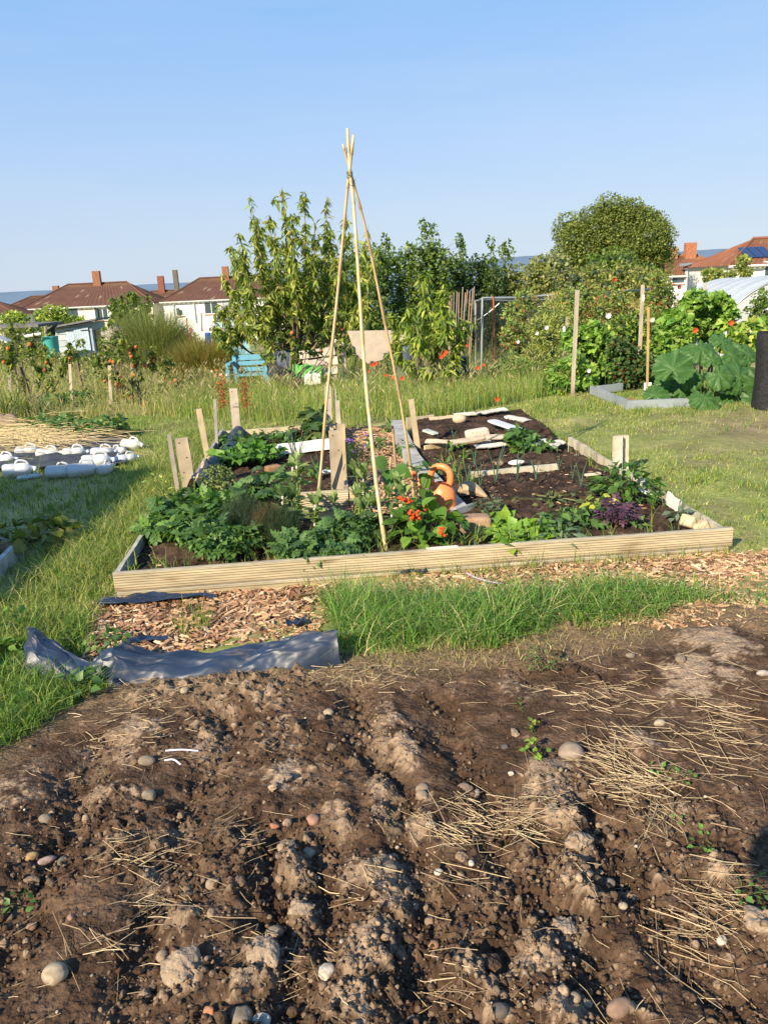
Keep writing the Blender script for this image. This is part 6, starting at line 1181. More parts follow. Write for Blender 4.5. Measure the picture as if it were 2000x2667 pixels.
dr = MB(); dr.box((sum(dw) / 2, Y - .02, (dh + zg) / 2), (dw[1] - dw[0], .02, dh - zg), None, (.2, .26, .32)); door = dr.build('door', M['paint'], sh)
for c, s, col in lst: m = MB(); m.box(c, s, I3, np.array(col) * rng.uniform(.9, 1.08)); m.build('plank', M['paint'], door)
for xx in (dw[0] + .15, dw[1] - .15): m = MB(); m.box((xx, Y - .08, dh - .12), (.3, .02, .04), None, (.05, .05, .05)); m.build('hinge', M['metal'], door)
m = MB(); L = math.hypot(W + .5, zr - zl); m.box(((xl + xr) / 2 + .1, Y + .8, (zl + zr) / 2 + .08), (L, 2.3, .07), roty(-math.atan2(zr - zl, W)), (.16, .16, .17)); m.build('roof', M['paint'], sh)
m = MB(); m.box((xr + .03, Y + .75, zg + (zr - zg) * .55), (.03, 1.0, .9), None, (.03, .04, .05)); m.build('window', M['glass'], sh)
c = at(138, 925, 29); zb = at(138, 933, 29)[2]; t = thing('water_butt', 'turquoise plastic water butt beside the shed door', 'water butt', (c[0], 29, zb)); m = MB(); m.tube([(c[0], 29, zb), (c[0], 29, zb + .2), (c[0], 29, at(138, 879, 29)[2]), (c[0], 29, at(138, 876, 29)[2])], [.24, .26, .29, .31], 24, (.06, .36, .33)); m.build('body', M['plastic'], t, True)
m = MB(); m.tube([(c[0] + .12, 29.1, at(138, 872, 29)[2]), (c[0] + .12, 29.1, at(138, 858, 29)[2]), (c[0] + .1, 29.1, at(138, 856, 29)[2])], [.07, .08, .32], 16, (.03, .03, .035)); m.build('downpipe_cover', M['plastic'], t, True)
# low netted shelter on the left
t = thing('netted_shelter', 'low flat-roofed netted frame left of the shed, grey felt roof', 'shelter', at(60, 920, 30)); a, b = at(-20, 848, 30), at(135, 846, 30)
m = MB(); m.box(((a + b) / 2), (b[0] - a[0], 2.4, .10), None, (.15, .145, .14)); m.build('roof', M['wood'], t)
for u in (8, 60, 117): m = MB(); q = at(u, 850, 29); m.tube([(q[0], 29, zg), (q[0] + .02, 29, q[2])], .055, 6, (.30, .26, .2)); m.build('post', M['wood'], t)
m = MB(); m.add([(a[0], 29.05, zg), (b[0], 29.05, zg), (b[0], 29.05, a[2]), (a[0], 29.05, a[2])], [[0, 1, 2, 3]], (0, 0, 0)); m.build('netting', M['net'], t)
m = MB(); p = at(85, 874, 28.5); P = curve([at(40, 873, 28.5), at(70, 875, 28.5), at(108, 869, 28.5)], 10); m.tube(P, [.05, .06, .05, .07, .05, .06, .05, .06, .05, .04], 7, (.75, .75, .72)); tag(m.build('rolled_sheet', M['plastic']), 'rolled white sheet lying under the netted shelter', 'sheet')
m = MB(); q = at(2, 880, 26); m.box(q, (.7, .5, .05), roty(.45), (.5, .5, .48)); m.box(q - [0, -.02, .12], (.7, .5, .2), roty(.45), (.03, .03, .03)); tag(m.build('cold_frame', M['paint']), 'tilted white-edged lid at the left edge before the shelter', 'cold frame')
# pallet playhouse
Yp = 26; p0, p1 = at(272, 925, Yp), at(340, 925, Yp); zt = at(300, 862, Yp)[2]; zp = at(300, 848, Yp)[2]; t = thing('playhouse', 'little pale timber playhouse made of pallets right of the shed', 'playhouse', ((p0[0] + p1[0]) / 2, Yp, float(gz(0, Yp))))
lst = []
for k in range(9): zz = float(gz(0, Yp)) + (k + .5) * (zt - float(gz(0, Yp))) / 9; lst.append((np.array([(p0[0] + p1[0]) / 2, Yp, zz]), (p1[0] - p0[0], .03, (zt - float(gz(0, Yp))) / 9 - .022), (.52, .45, .40)))
pieces(lst, 'plank', 'wood', t, I3)
m = MB(); xm = (p0[0] + p1[0]) / 2; m.add([(p0[0], Yp, zt), (p1[0], Yp, zt), (xm - .1, Yp, zp + .02), (p0[0], Yp + .6, zt), (p1[0], Yp + .6, zt), (xm - .1, Yp + .6, zp + .02)], [np.array([[0, 1, 2], [5, 4, 3]]), np.array([[1, 4, 5, 2], [0, 2, 5, 3]])], (.52, .46, .41)); m.build('gable', M['wood'], t)
for u in (315, 327): m = MB(); q = at(u, 895, Yp); m.box(q + [0, -.04, 0], (.09, .03, .45), None, (.04, .04, .04)); m.build('opening', M['paint'], t)
m = MB(); q = at(331, 872, Yp); m.box(q + [0, -.05, 0], (.17, .02, .13), None, (.75, .75, .75)); m.build('sign', M['paint'], t)
for u, lb in ((268, 'tan leaning board at the left side of the playhouse'), (290, 'narrow pale pallet slat before the playhouse')): m = MB(); a, b = at(u + 6, 930, 25), at(u, 880, 25); m.box((a + b) / 2, (.09, .03, np.linalg.norm(a - b)), roty(-.1), (.42, .34, .18)); tag(m.build('board', M['wood']), lb, 'board')
# pink doll-like scarecrow and blue drum
q = at(493, 885, 22); t = thing('scarecrow', 'pink patterned bundle on a stick above the grass, like a scarecrow', 'scarecrow', (q[0], 22, float(gz(0, 22)))); T = lump(3, .12, 77, (.8, .6, 1.4))
obj('head', T[0] * .07 + at(498, 860, 22), T[1], M['cloth'], t, (.60, .12, .16), True); obj('body', T[0] * [.10, .08, .13] + at(493, 878, 22), T[1], M['cloth'], t, (.55, .13, .13), True); m = MB(); m.tube([(q[0], 22, float(gz(0, 22))), at(493, 872, 22)], .015, 6, (.3, .24, .16)); m.build('stick', M['wood'], t)
q = at(543, 880, 20); t = thing('blue_drum', 'bright blue plastic sheet-wrapped drum right of the scarecrow', 'drum', (q[0], 20, float(gz(0, 20)))); m = MB(); m.tube([(q[0], 20, float(gz(0, 20))), at(543, 890, 20), at(541, 866, 20)], [.08, .085, .075], 12, (.04, .17, .62)); m.build('drum', M['plastic'], t, True)
m = MB(); q = at(557, 875, 20.4); m.tube([(q[0], 20.4, float(gz(0, 20))), q], .045, 8, (.05, .05, .12)); tag(m.build('dark_post', M['plastic']), 'dark navy tube beside the blue drum', 'tube')
T = lump(2, .1, 5); tag(obj('teal_pot', T[0] * .06 + at(480, 888, 21), T[1], M['plastic'], None, (.03, .32, .28), True), 'small teal pot left of the scarecrow', 'pot')
# turquoise low shed beside the peach tree
Yt = 21; zt0 = float(gz(0, Yt)); t = thing('turquoise_shed', 'low weathered turquoise hut half hidden by the peach tree', 'hut', (*at(600, 900, Yt)[:2], zt0)); lst = []
x0, x1 = at(562, 880, Yt)[0], at(650, 880, Yt)[0]; ztop = at(600, 862, Yt)[2]
for k in range(7): lst.append((np.array([(x0 + x1) / 2, Yt, zt0 + (k + .5) * (ztop - zt0) / 7]), (x1 - x0, .03, (ztop - zt0) / 7 - .012), (.26, .48, .52)))
pieces(lst, 'plank', 'paint', t, I3); m = MB(); m.box(((x0 + x1) / 2, Yt + .3, ztop + .03), (x1 - x0 + .25, .9, .05), roty(.02), (.30, .24, .18)); m.build('roof', M['wood'], t)
m = MB(); m.box(at(605, 858, Yt) + [0, -.05, .0], (.35, .25, .10), roty(.1), (.10, .10, .11)); tag(m.build('bag', M['cloth']), 'dark bag lying on the roof of the turquoise hut', 'bag')
m = MB(); q0, q1 = at(556, 838, 40), at(640, 832, 40); m.add([q0, q1, q1 + [0, 2, .75], q0 + [.3, 2, .75]], [[0, 1, 2, 3]], (.18, .19, .20)); m.add([q0, q1, q1 - [0, 0, 1.2], q0 - [0, 0, 1.2]], [[3, 2, 1, 0]], (.34, .46, .50)); tag(m.build('far_shed', M['paint']), 'grey felt shed roof before the white house, behind the peach branches', 'shed')
# blue bench
Yb = 15.0; zb = float(gz(0, Yb)); t = thing('blue_bench', 'light blue painted slatted garden bench facing right, partly behind the tree', 'bench', (*at(640, 990, Yb)[:2], zb)); BL = (.13, .34, .46)
xL, xR = at(612, 950, Yb)[0], at(676, 950, Yb)[0]; zs = lambda v: at(640, v, Yb)[2]
for v in (931, 946, 962): m = MB(); m.box(((xL + xR) / 2 + .1, Yb + .02, zs(v)), (xR - xL + .15, .03, .075 if v != 931 else .10), None, BL); m.build('slat', M['paint'], t)
for k in range(3): m = MB(); m.box(((xL + xR) / 2 + .1, Yb - .1 - k * .12, zs(972)), (xR - xL + .15, .09, .03), None, BL); m.build('slat', M['paint'], t)
for x, y, top in ((xL, Yb, zs(925)), (xL - .07, Yb - .4, zs(942)), (xR + .2, Yb, zs(925)), (xR + .18, Yb - .4, zs(942))): m = MB(); m.box((x, y, (zb + top) / 2), (.07, .06, top - zb), None, BL); m.build('leg', M['paint'], t)
m = MB(); m.box((xL - .04, Yb - .22, zs(941)), (.08, .55, .035), None, BL); m.build('armrest', M['paint'], t)
# dark cloth covered chair, timber bench, green netting, white crumple
T = lump(4, .1, 31, (1.2, .6, 1)); tag(obj('covered_chair', T[0] * [.28, .2, .34] + at(725, 960, 14.2), T[1], M['cloth'], None, (.035, .04, .055), True), 'dark tarpaulin bundle between the blue bench and the timber bench', 'tarpaulin'); tag(obj('denim_cloth', lump(4, .12, 35, (1, .4, 1.1))[0] * .18 + at(750, 942, 13.9), T[1], M['cloth'], None, (.12, .14, .20), True), 'faded blue cloth hanging left of the timber bench', 'cloth')
Yw = 13.9; zb = float(gz(0, Yw)); t = thing('timber_bench', 'bench knocked together from pale pallet boards, centre left', 'bench', (*at(830, 1000, Yw)[:2], zb)); 
for (u0, v0, u1, v1, h) in ((780, 925, 872, 913, .14), (790, 950, 880, 938, .13), (815, 973, 880, 963, .12)): a, b = at(u0, v0, Yw), at(u1, v1, Yw); m = MB(); m.box((a + b) / 2, (np.linalg.norm(b - a), .03, h), roty(-math.atan2(b[2] - a[2], b[0] - a[0])), (.52, .45, .38)); m.build('slat', M['wood'], t)
for u in (795, 866): m = MB(); a = at(u, 918, Yw + .04); m.box((a[0], Yw + .04, (a[2] + zb) / 2), (.09, .05, a[2] - zb), None, (.42, .36, .3)); m.build('leg', M['wood'], t)
t = thing('wooden_frame', 'pale timber post with a short cross board right of the timber bench', 'post', (*at(893, 985, 13.4)[:2], float(gz(0, 13.4)))); m = MB(); a = at(893, 884, 13.4); m.box((a[0], 13.4, (a[2] + float(gz(0, 13.4))) / 2), (.055, .05, a[2] - float(gz(0, 13.4))), None, (.44, .39, .33)); m.build('timber', M['wood'], t); m = MB(); m.box(at(883, 893, 13.37), (.16, .03, .13), None, (.55, .49, .42)); m.build('board', M['wood'], t)
tag(crumple('green_netting', at(752, 978, 13.2), at(840, 985, 13.2), .55, 'greennet', (.2, .6, .1), None, .22, 61, 40, 14, amp=.07), 'heap of bright green garden netting in the grass', 'netting'); tag(crumple('white_fleece', at(795, 1000, 12.6), at(836, 995, 12.6), .26, 'cloth', (.55, .53, .45), None, .16, 62, 26, 12, amp=.08), 'crumpled off-white fleece lying before the green netting', 'fleece')
# tilted pale chipboard
Yc = 13.6; pts = [(905, 862), (1035, 860), (1062, 872), (1052, 893), (1000, 935), (960, 948), (925, 925)]; fr_ = np.array([at(u, v, Yc) for u, v in pts]); bk = fr_ + [0, .05, 0]; k = len(pts)
m = MB(); m.add(np.r_[fr_, bk], [np.arange(k)[::-1][None], (np.arange(k) + k)[None], np.array([[i, (i + 1) % k, (i + 1) % k + k, i + k] for i in range(k)])], (.44, .37, .30)); tag(m.build('chipboard', M['paper']), 'large pale broken chipboard sheet leaning behind the canes', 'board')
for u, v, r, col, lb in ((1190, 930, .20, (.02, .035, .09), 'dark blue drum half hidden behind the young peach tree'), (1215, 965, .19, (.02, .025, .05), 'black bin right of the dark blue drum'), (1055, 905, .16, (.10, .12, .16), 'grey bucket behind the chipboard')):
    Yd = 13.6; q = at(u, v, Yd); t = thing('drum', lb, 'drum', (q[0], Yd, float(gz(0, Yd)))); m = MB(); z0 = float(gz(0, Yd)); m.tube([(q[0], Yd, z0), (q[0], Yd, z0 + .1), (q[0], Yd, q[2] - .02), (q[0], Yd, q[2]), (q[0], Yd, q[2] + .015)], [r * .9, r, r, r * 1.05, r * .7], 20, col); m.build('drum', M['plastic'], t, True)
# row of leaning canes
t = thing('cane_row', 'row of brown bean canes leaning side by side beside the fruit cage', 'cane row', (*at(1200, 900, 14.6)[:2], float(gz(0, 14.6))))
for i, (u0, v0, u1) in enumerate([(1171, 770, 1169), (1176, 768, 1173), (1182, 762, 1180), (1190, 760, 1185), (1195, 762, 1192), (1205, 748, 1198), (1212, 762, 1203), (1217, 755, 1205), (1224, 758, 1216), (1231, 750, 1222), (1235, 746, 1226), (1240, 790, 1236)]): m = MB(); a = at(u0, v0, 14.6); b = at(u1, 900, 14.5 + .1 * (i % 3)); b = a + (b - a) * 1.6; m.tube([b, a], [.012, .009], 6, np.array((.36, .27, .20)) * rng.uniform(.8, 1.25)); m.build('cane', M['cane'], t)
# fruit cage
Yf = 15.2; t = thing('fruit_cage', 'netted fruit cage with grey poles, one rusty pole and a white-taped rail', 'fruit cage', (*at(1300, 980, Yf)[:2], float(gz(0, Yf))))
def pole(u, v, yy, r, col, u2=None): a = at(u, v, yy); z = float(gz(0, yy)); m = MB(); m.tube([(a[0] + (0 if u2 is None else S(u2 - u, yy)), yy, z), a], r, 8, col); m.build('pole', M['metal'], t); return a
GP = (.34, .38, .38); pa = pole(1256, 776, Yf, .024, GP, 1252); pb = pole(1237, 783, Yf + 1.2, .018, GP); pc = pole(1285, 773, Yf, .020, (.36, .13, .06)); pd = pole(1440, 768, Yf + .5, .02, GP); pe = pole(1432, 770, Yf + 1.8, .02, (.36, .13, .06)); pf = at(1700, 752, Yf + 1.5)
for a, b, r, c in ((pa, pb, .014, (.5, .52, .52)), (pa, pd, .020, (.52, .54, .53)), (at(1290, 782, Yf), at(1440, 779, Yf + .5), .010, (.4, .42, .42)), (pb, at(1440, 765, Yf + 2.4), .012, GP), (at(1243, 834, Yf), at(1300, 790, Yf), .010, GP), (pd, pf, .022, (.10, .15, .14)), (at(1620, 757, Yf + 1.2), pf, .03, (.14, .2, .2))): m = MB(); m.tube([a, (np.array(a) + b) / 2 - [0, 0, .02], b], r, 6, c); m.build('rail', M['metal'], t)
zf = float(gz(0, Yf)); m = MB(); m.add([(pa[0], Yf + .02, zf), (pd[0], Yf + .5, zf), pd, pa, (pb[0], pb[1], zf), pb, (pd[0], Yf + 2.6, zf), (pd[0], Yf + 2.6, pd[2])], [[0, 1, 2, 3], [4, 0, 3, 5], [1, 6, 7, 2], [4, 6, 7, 5]], (0, 0, 0)); m.build('netting', M['net'], t)

# ------------------------------------------------------------------ right-hand plot
post(1490, 1030, 1503, 755, 9.5, 0, WP, 'tallest pale square post at the left end of the right-hand plot', float(gz(0, 10.5))); post(1462, 1000, 1477, 825, 8, 0, WG, 'weathered grey post with a white tie in the bean leaves', -.1); post(1661, 1012, 1673, 742, 8.5, 0, WP, 'tall pale post with a white label amid the runner beans', -.1)
post(1684, 1040, 1688, 800, 5.5, 0, (.52, .34, .16), 'thin tan stake standing in the grey edged bed by the white tag', 0.); post(1822, 990, 1836, 736, 7, 0, WP, 'pale post top poking out of the tall bean plants before the tunnel', -.2)
m = MB(); m.box(A(1674, 776, 11.0), (.03, .01, .085), None, (.8, .8, .8)); tag(m.build('label', M['plastic']), 'white label tied to the tall pale post', 'label'); m = MB(); m.box(A(1468, 857, 11.2), (.03, .012, .07), None, (.8, .8, .8)); tag(m.build('tie', M['plastic']), 'white tie on the weathered grey post', 'tie')
p = G(1687, 1030, .02); m = MB(); m.box(p + [0, .03, .09], (.10, .006, .15), rotx(-.15), (.86, .86, .86)); tag(m.build('plant_label', M['plastic']), 'blank white rectangular label behind the thin tan stake', 'plant label')
gb = thing('raised_bed', 'grey painted board edging of the bed before the big-leaved plant', 'raised bed', G(1640, 1052)); GB = (.25, .28, .30); pts = [G(1535, 1006, .1)[:2], G(1632, 1046, .1)[:2], G(1800, 1040, .1)[:2]]
flat_board(pts[0], pts[1], 0, .11, .04, 'board', gb, GB, mat='paint'); flat_board(pts[1] + [.01, 0], pts[2], 0, .11, .04, 'board', gb, GB, mat='paint'); flat_board(G(1560, 1005, .1)[:2], G(1622, 998, .1)[:2], 0, .10, .04, 'board', gb, GB, mat='paint')
m = MB(); p = G(1637, 1056); m.box(p + [0, -.02, .04], (.11, .10, .09), None, (.30, .20, .07)); m.build('corner_block', M['wood'], gb)
bc = G(2008, 1062)
t = thing('compost_bin', 'tall black mesh compost bin cut by the right edge of the view', 'compost bin', bc); n = 40; a = np.linspace(0, 6.2832, n, endpoint=False); ring = lambda k: .22 * k * (1 + .03 * np.sin(a * 5 + k * 9)); V = np.concatenate([np.c_[np.cos(a) * ring(k), np.sin(a) * ring(k), np.full(n, z)] for z, k in ((0, 1.02), (.15, 1.0), (.3, .95), (.5, .97), (.7, 1.03), (.86, 1.06), (.87, 1.03), (.5, .94), (.3, .9))]) + bc
i = np.arange(8)[:, None] * n; j = np.arange(n)[None]; kk = (j + 1) % n; obj('bin_wall', V, np.stack([i + j, i + kk, i + n + kk, i + n + j], 2).reshape(-1, 4), mk('black mesh', .75, col=(.018, .018, .02), attr=False, noise=.6, nscale=40, bump=.004, bscale=80), t, None, True)
# big-leaved plant: individual leaves with toothed, waved edges
def big_leaf(seed):
    r = np.random.default_rng(seed); nr, na = 7, 72; a = np.linspace(-math.pi, math.pi, na, endpoint=False)
    out = 1 - .42 * np.exp(-((np.abs(a) - math.pi) / .35) ** 2); lob = .045 * np.cos(a * 7) ; saw = .16 * np.abs(((a * 24 / 6.2832) % 1) - .5); R_ = out + lob - saw * 1.3
    V = [(0, 0, 0)]
    for k in range(1, nr + 1):
        f = k / nr; rr = R_ * f if k > 3 else (out * .9 + R_ * .1) * f; z = -.32 * f ** 2 + f * .085 * np.cos(a * 7) + f ** 3 * .10 * np.sin(a * 9 + seed) + .05 * f * r.normal() - .04 * (np.abs(np.sin(a * 3.5)) < .12) * (f < .95)
        V += list(np.c_[np.sin(a) * rr * .6, np.cos(a) * rr * .56 + .1 * f, z * .5])
    F3 = [(0, 1 + (j + 1) % na, 1 + j) for j in range(na)]; i = np.arange(nr - 1)[:, None] * na + 1; j = np.arange(na)[None]; k = (j + 1) % na; F4 = np.stack([i + j, i + k, i + na + k, i + na + j], 2).reshape(-1, 4)
    V = np.array(V); c = mixc((.045, .12, .03), (.085, .18, .045), rng.random(len(V))); c[0:1] = (.14, .2, .09); vein = np.r_[True, np.tile(np.abs(np.sin(a * 3.5)) < .10, nr)]; c[vein] = (.11, .20, .065)
    return mesh_data('big_leaf', V, [np.array(F3), F4], c, True, M['leaf'])
rh = thing('marrow_plant', 'huge-leaved dark green marrow-like plant behind the grey board edging', 'big-leaved plant', G(1840, 1050)); BLV = [big_leaf(k) for k in range(4)]; hub = G(1840, 1042); m = MB()
for i, (u, v, yy, s, nx, nz, sp) in enumerate([(1752, 962, 9.35, .50, -.25, .55, .2), (1825, 905, 9.8, .42, .05, .8, 3.0), (1905, 925, 9.6, .40, .2, .7, 2.4), (1925, 985, 9.3, .48, .15, .55, -.7), (1835, 1035, 9.05, .38, .0, .8, 3.2), (1872, 975, 9.25, .36, -.1, .5, 2.6), (1950, 925, 9.7, .42, .3, .8, -.4), (1975, 1000, 9.3, .38, .3, .4, -.2), (1705, 1030, 9.5, .36, -.3, .9, .8), (1790, 920, 9.9, .32, -.2, .9, 1.0), (1855, 940, 9.5, .26, 0, .5, .1), (1965, 1040, 9.2, .30, .2, .8, .1), (1770, 1020, 9.6, .34, -.1, .5, .5), (1900, 1035, 9.4, .34, .1, .6, 2.8), (1800, 985, 9.5, .30, -.1, .4, 2.9), (1935, 955, 9.6, .30, .1, .9, 2.0), (1730, 1000, 9.7, .34, -.3, .5, 1.2), (1880, 890, 10.1, .34, .1, .9, .4)]):
    o = bpy.data.objects.new('leaf', BLV[i % 4]); COLL.objects.link(o); o.parent = rh; P = at(u, v, yy); N = np.array([[nx, -.85, nz]]); D = np.array([[math.sin(sp), .3, math.cos(sp)]]); D = D - N * (D @ N.T) / (N @ N.T); R = frames(D, N)[0]
    o.matrix_local = Matrix.Translation(P - wloc(rh)) @ Matrix(R.tolist()).to_4x4() @ Matrix.Scale(s * .86, 4); m.tube(curve([hub + rng.normal(size=3) * [.06, .06, 0], (hub + P) / 2 + [0, .08, .06], P + [0, .03, -.02]], 7), .014, 6, (.16, .22, .08))
m.build('stalks', M['leaf'], rh, True)
# the tangle of beans, raspberries and roses
def mass(lab, pts, Y, dep, rpx, n, T, size, cols, name, cat, down=2, w=None, seeds=0, **kw):
    n = int(n * 1.35); size = size * .84
    L = []
    for u, v in pts:
        for k in range(down):
            y = Y + rng.uniform(-dep, dep) * .5; p = A(u + rng.uniform(-6, 6), v, y); r = S(rpx, y) * rng.uniform(.8, 1.2); L.append(((p[0], y, p[2] - r * .8), (r, r, r)))
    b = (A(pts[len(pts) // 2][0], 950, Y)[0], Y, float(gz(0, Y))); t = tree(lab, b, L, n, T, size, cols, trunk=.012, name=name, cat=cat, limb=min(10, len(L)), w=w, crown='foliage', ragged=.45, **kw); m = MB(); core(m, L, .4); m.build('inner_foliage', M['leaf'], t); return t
BRT = [(.18, .31, .05), (.23, .37, .06), (.11, .23, .04), (.30, .40, .09)]; RSP = list(veg([(.045, .085, .03), (.06, .11, .035), (.04, .08, .025)])); RSE = [(.36, .12, .06), (.30, .30, .08), (.20, .30, .07), (.28, .36, .10), (.15, .24, .055), (.18, .28, .06)]
tangle = [('rose bush with reddish young shoots behind the fruit cage rail', [(1340, 790), (1370, 760), (1350, 840), (1330, 860), (1360, 900)], 14.2, 1, 24, 1500, L_OVAL, .06, RSE, 'rose_bush', 'rose bush'),
          ('red-tipped rose shoots in the middle of the tangle', [(1480, 760), (1530, 745), (1580, 755), (1560, 790), (1500, 790), (1620, 760), (1600, 800)], 13.8, 1.2, 26, 2400, L_OVAL, .06, RSE, 'rose_bush', 'rose bush'), ('tall rose bush with brown-red shoots before the orange roof', [(1715, 710), (1730, 740), (1705, 760), (1745, 770), (1725, 800)], 14.5, .8, 22, 1500, L_OVAL, .06, RSE, 'rose_bush', 'rose bush'),
          ('pale olive weeds and tall grass left of the tall pale post', [(1400, 830), (1430, 850), (1390, 900), (1440, 900), (1420, 950), (1380, 960), (1460, 810), (1440, 790)], 13.2, 1.4, 28, 3400, L_NARROW, .08, 1.35 * veg([(.14, .18, .05), (.19, .22, .07), (.09, .13, .035)]), 'weed_clump', 'weeds'), ('bean plants with bright leaves low around the tall pale post', [(1460, 950), (1500, 930), (1530, 960), (1480, 990), (1520, 1000), (1450, 990)], 11.3, .8, 26, 1500, L_HEART, .075, BRT, 'bean_plants', 'beans'),
          ('bushy bright weeds between the fruit cage and the tall pale post', [(1330, 930), (1360, 950), (1400, 940), (1430, 970), (1380, 990), (1450, 920), (1310, 960)], 12.6, .9, 26, 2400, L_NARROW, .085, [(.17, .26, .06), (.24, .30, .08), (.13, .21, .05)], 'weed_clump', 'weeds'),
          ('bright green bean row with hanging pods in the middle', [(1540, 850), (1570, 870), (1560, 910), (1590, 930), (1520, 890), (1550, 960), (1500, 860)], 11.8, .8, 28, 1900, L_HEART, .08, BRT, 'bean_plants', 'beans'), ('dark raspberry canes with red berries beside the thin tan stake', [(1610, 890), (1640, 910), (1620, 950), (1660, 960), (1650, 1000), (1600, 1000), (1690, 930), (1680, 990)], 11.4, .8, 28, 2200, L_BROAD, .065, RSP, 'raspberry', 'raspberry canes'),
          ('leafy green plants around the tall post with the white label', [(1620, 830), (1660, 820), (1700, 830), (1640, 860), (1690, 870), (1600, 850)], 12.4, .9, 28, 1700, L_BROAD, .07, list(YG) + list(GR), 'climbing_plants', 'climbing plants'), ('tall bean plants climbing above the rest before the white tunnel', [(1810, 765), (1840, 770), (1870, 770), (1820, 810), (1860, 820), (1890, 800), (1790, 830), (1840, 850)], 12.0, .6, 24, 1900, L_HEART, .085, BRT, 'bean_plants', 'beans'),
          ('yellow-green squash foliage between beans and the big leaves', [(1740, 850), (1770, 860), (1720, 880), (1760, 820), (1740, 900)], 11.6, .8, 26, 1100, L_HEART, .10, BRT, 'squash_plants', 'squash plants'), ('bright low foliage below the white tunnel at the right', [(1920, 850), (1960, 845), (1990, 840), (1900, 865), (1940, 870), (1980, 870), (2010, 860)], 11.4, .9, 24, 1500, L_HEART, .09, BRT + list(YG), 'squash_plants', 'squash plants'),
          ('thorny shrub with a bare stem at the right edge before the tunnel', [(1985, 760), (1995, 800), (1970, 790), (2010, 820), (1990, 850)], 12.6, .6, 18, 420, L_BROAD, .06, GR, 'bramble', 'bramble'), ('straw-coloured tall weeds at the back of the tangle', [(1550, 800), (1650, 790), (1450, 770), (1500, 830), (1600, 780), (1680, 800)], 15.0, 1.0, 26, 2600, L_NARROW, .09, 1.2 * veg([(.22, .22, .08), (.17, .19, .06), (.3, .27, .12)]), 'weed_clump', 'weeds'),
          ('olive bushes in front of the white house on the right', [(1840, 705), (1870, 705), (1900, 712), (1930, 690), (1935, 670), (1940, 700)], 40, 1.5, 11, 1500, L_SMALL, .16, list(OLV) + list(YG), 'shrub', 'shrub')]
objs = {}
for a_ in tangle: objs[a_[0]] = mass(*a_)
rp = objs['dark raspberry canes with red berries beside the thin tan stake']
for k in range(34): cluster(rp, rng.uniform(1580, 1700), rng.uniform(880, 1010), 10.9, (.50, .05, .03), .011, 1, 'berry')
# flowers scattered through
def bloom(u, v, Y, col, s, lab, cat='flower', name='flower', grp=None):
    c = A(u, v, Y); z = float(gz(0, Y)); t = thing(name, lab, cat, (c[0], Y, z), grp); m = MB(); m.tube(curve([(c[0] + rng.normal() * .03, Y, z), (c[0], Y, (z + c[2]) / 2), c], 5), .003, 4, (.12, .18, .06)); m.build('stem', M['leaf'], t)
    n = 5; a = np.arange(n) * 6.2832 / n + rng.random(); s = s * .8; D = np.c_[np.cos(a), np.full(n, -.35), np.sin(a)]; V, F, C = inst(leaf_t(.55, -.25, .1, ((0, .3), (.4, 1.), (.8, .9))), np.tile(c, (n, 1)), frames(D, np.tile([0, -1., .25], (n, 1))), np.full(n, s), jitc([col], n, .1)); obj('petals', V, F, M['petal'], t, C, True)
RED = (.80, .10, .03); 
for u, v, Y, lb in ((970, 950, 10.6, 'left of a pair of poppies below the chipboard'), (978, 947, 10.6, 'right of a pair of poppies below the chipboard'), (1148, 930, 10.8, 'lower bloom of the biggest poppy group before the dark blue drum'), (1160, 917, 10.8, 'upper bloom of the biggest poppy group before the dark blue drum'), (1155, 923, 10.8, 'middle bloom of the biggest poppy group before the dark blue drum'), (1022, 982, 10.4, 'poppy right beside the right-hand cane'), (1243, 958, 10.8, 'large poppy at the foot of the grey cage pole'), (1259, 950, 10.8, 'small poppy right of the cage pole'),
                    (960, 967, 10.4, 'small poppy peeping from behind the front cane'), (1005, 977, 10.4, 'faint small poppy between the two right canes'), (1215, 900, 11, 'small poppy high up right of the dark blue drum'), (1048, 985, 10.5, 'pale poppy in the grass right of the right-hand cane'), (1294, 1040, 9.6, 'single dark red poppy low at the meadow edge')): bloom(u, v, Y, RED, .042 if 'small' not in lb else .028, lb, 'poppy', 'poppy', 'red poppies in the meadow')
for u, v, Y, c, s, lb in ((1808, 860, 11, RED, .055, 'big scarlet flower above the big-leaved plant, left one'), (1901, 841, 11, RED, .055, 'big scarlet flower above the big-leaved plant, right one'), (1422, 853, 12.2, (.8, .8, .78), .05, 'upper left white bindweed flower in the olive weeds'), (1397, 868, 12.2, (.8, .8, .78), .04, 'white flower below and left of the upper one in the olive weeds'), (1348, 890, 12.2, (.8, .8, .78), .04, 'white flower lowest at the left of the tangle'), (1582, 822, 11, (.8, .8, .78), .06, 'large white flower between the tall posts'), (1532, 965, 10.7, (.8, .8, .78), .045, 'white flower low among the bean leaves'), (1696, 833, 11, (.75, .7, .6), .05, 'cream flower right of the labelled post'), (1946, 865, 11, (.8, .8, .78), .06, 'white flower near the compost bin'), (1886, 867, 11, (.7, .75, .8), .04, 'small white flower left of the one near the compost bin'), (872, 1005 + 20, 10, (.8, .55, .03), .02, 'yellow flower in the meadow beside the pointed plank'), (903, 1075, 9.6, (.7, .5, .05), .018, 'tiny yellow flower low in the meadow'),
                          (1767, 748, 12, (.3, .06, .08), .05, 'dark crimson rose head before the tunnel, upper'), (1768, 790, 12, (.35, .2, .2), .05, 'faded rose head before the tunnel, lower'), (1600, 728, 13.4, (.5, .06, .03), .05, 'red rose high at the back of the tangle')): bloom(u, v, Y, c, s, lb)
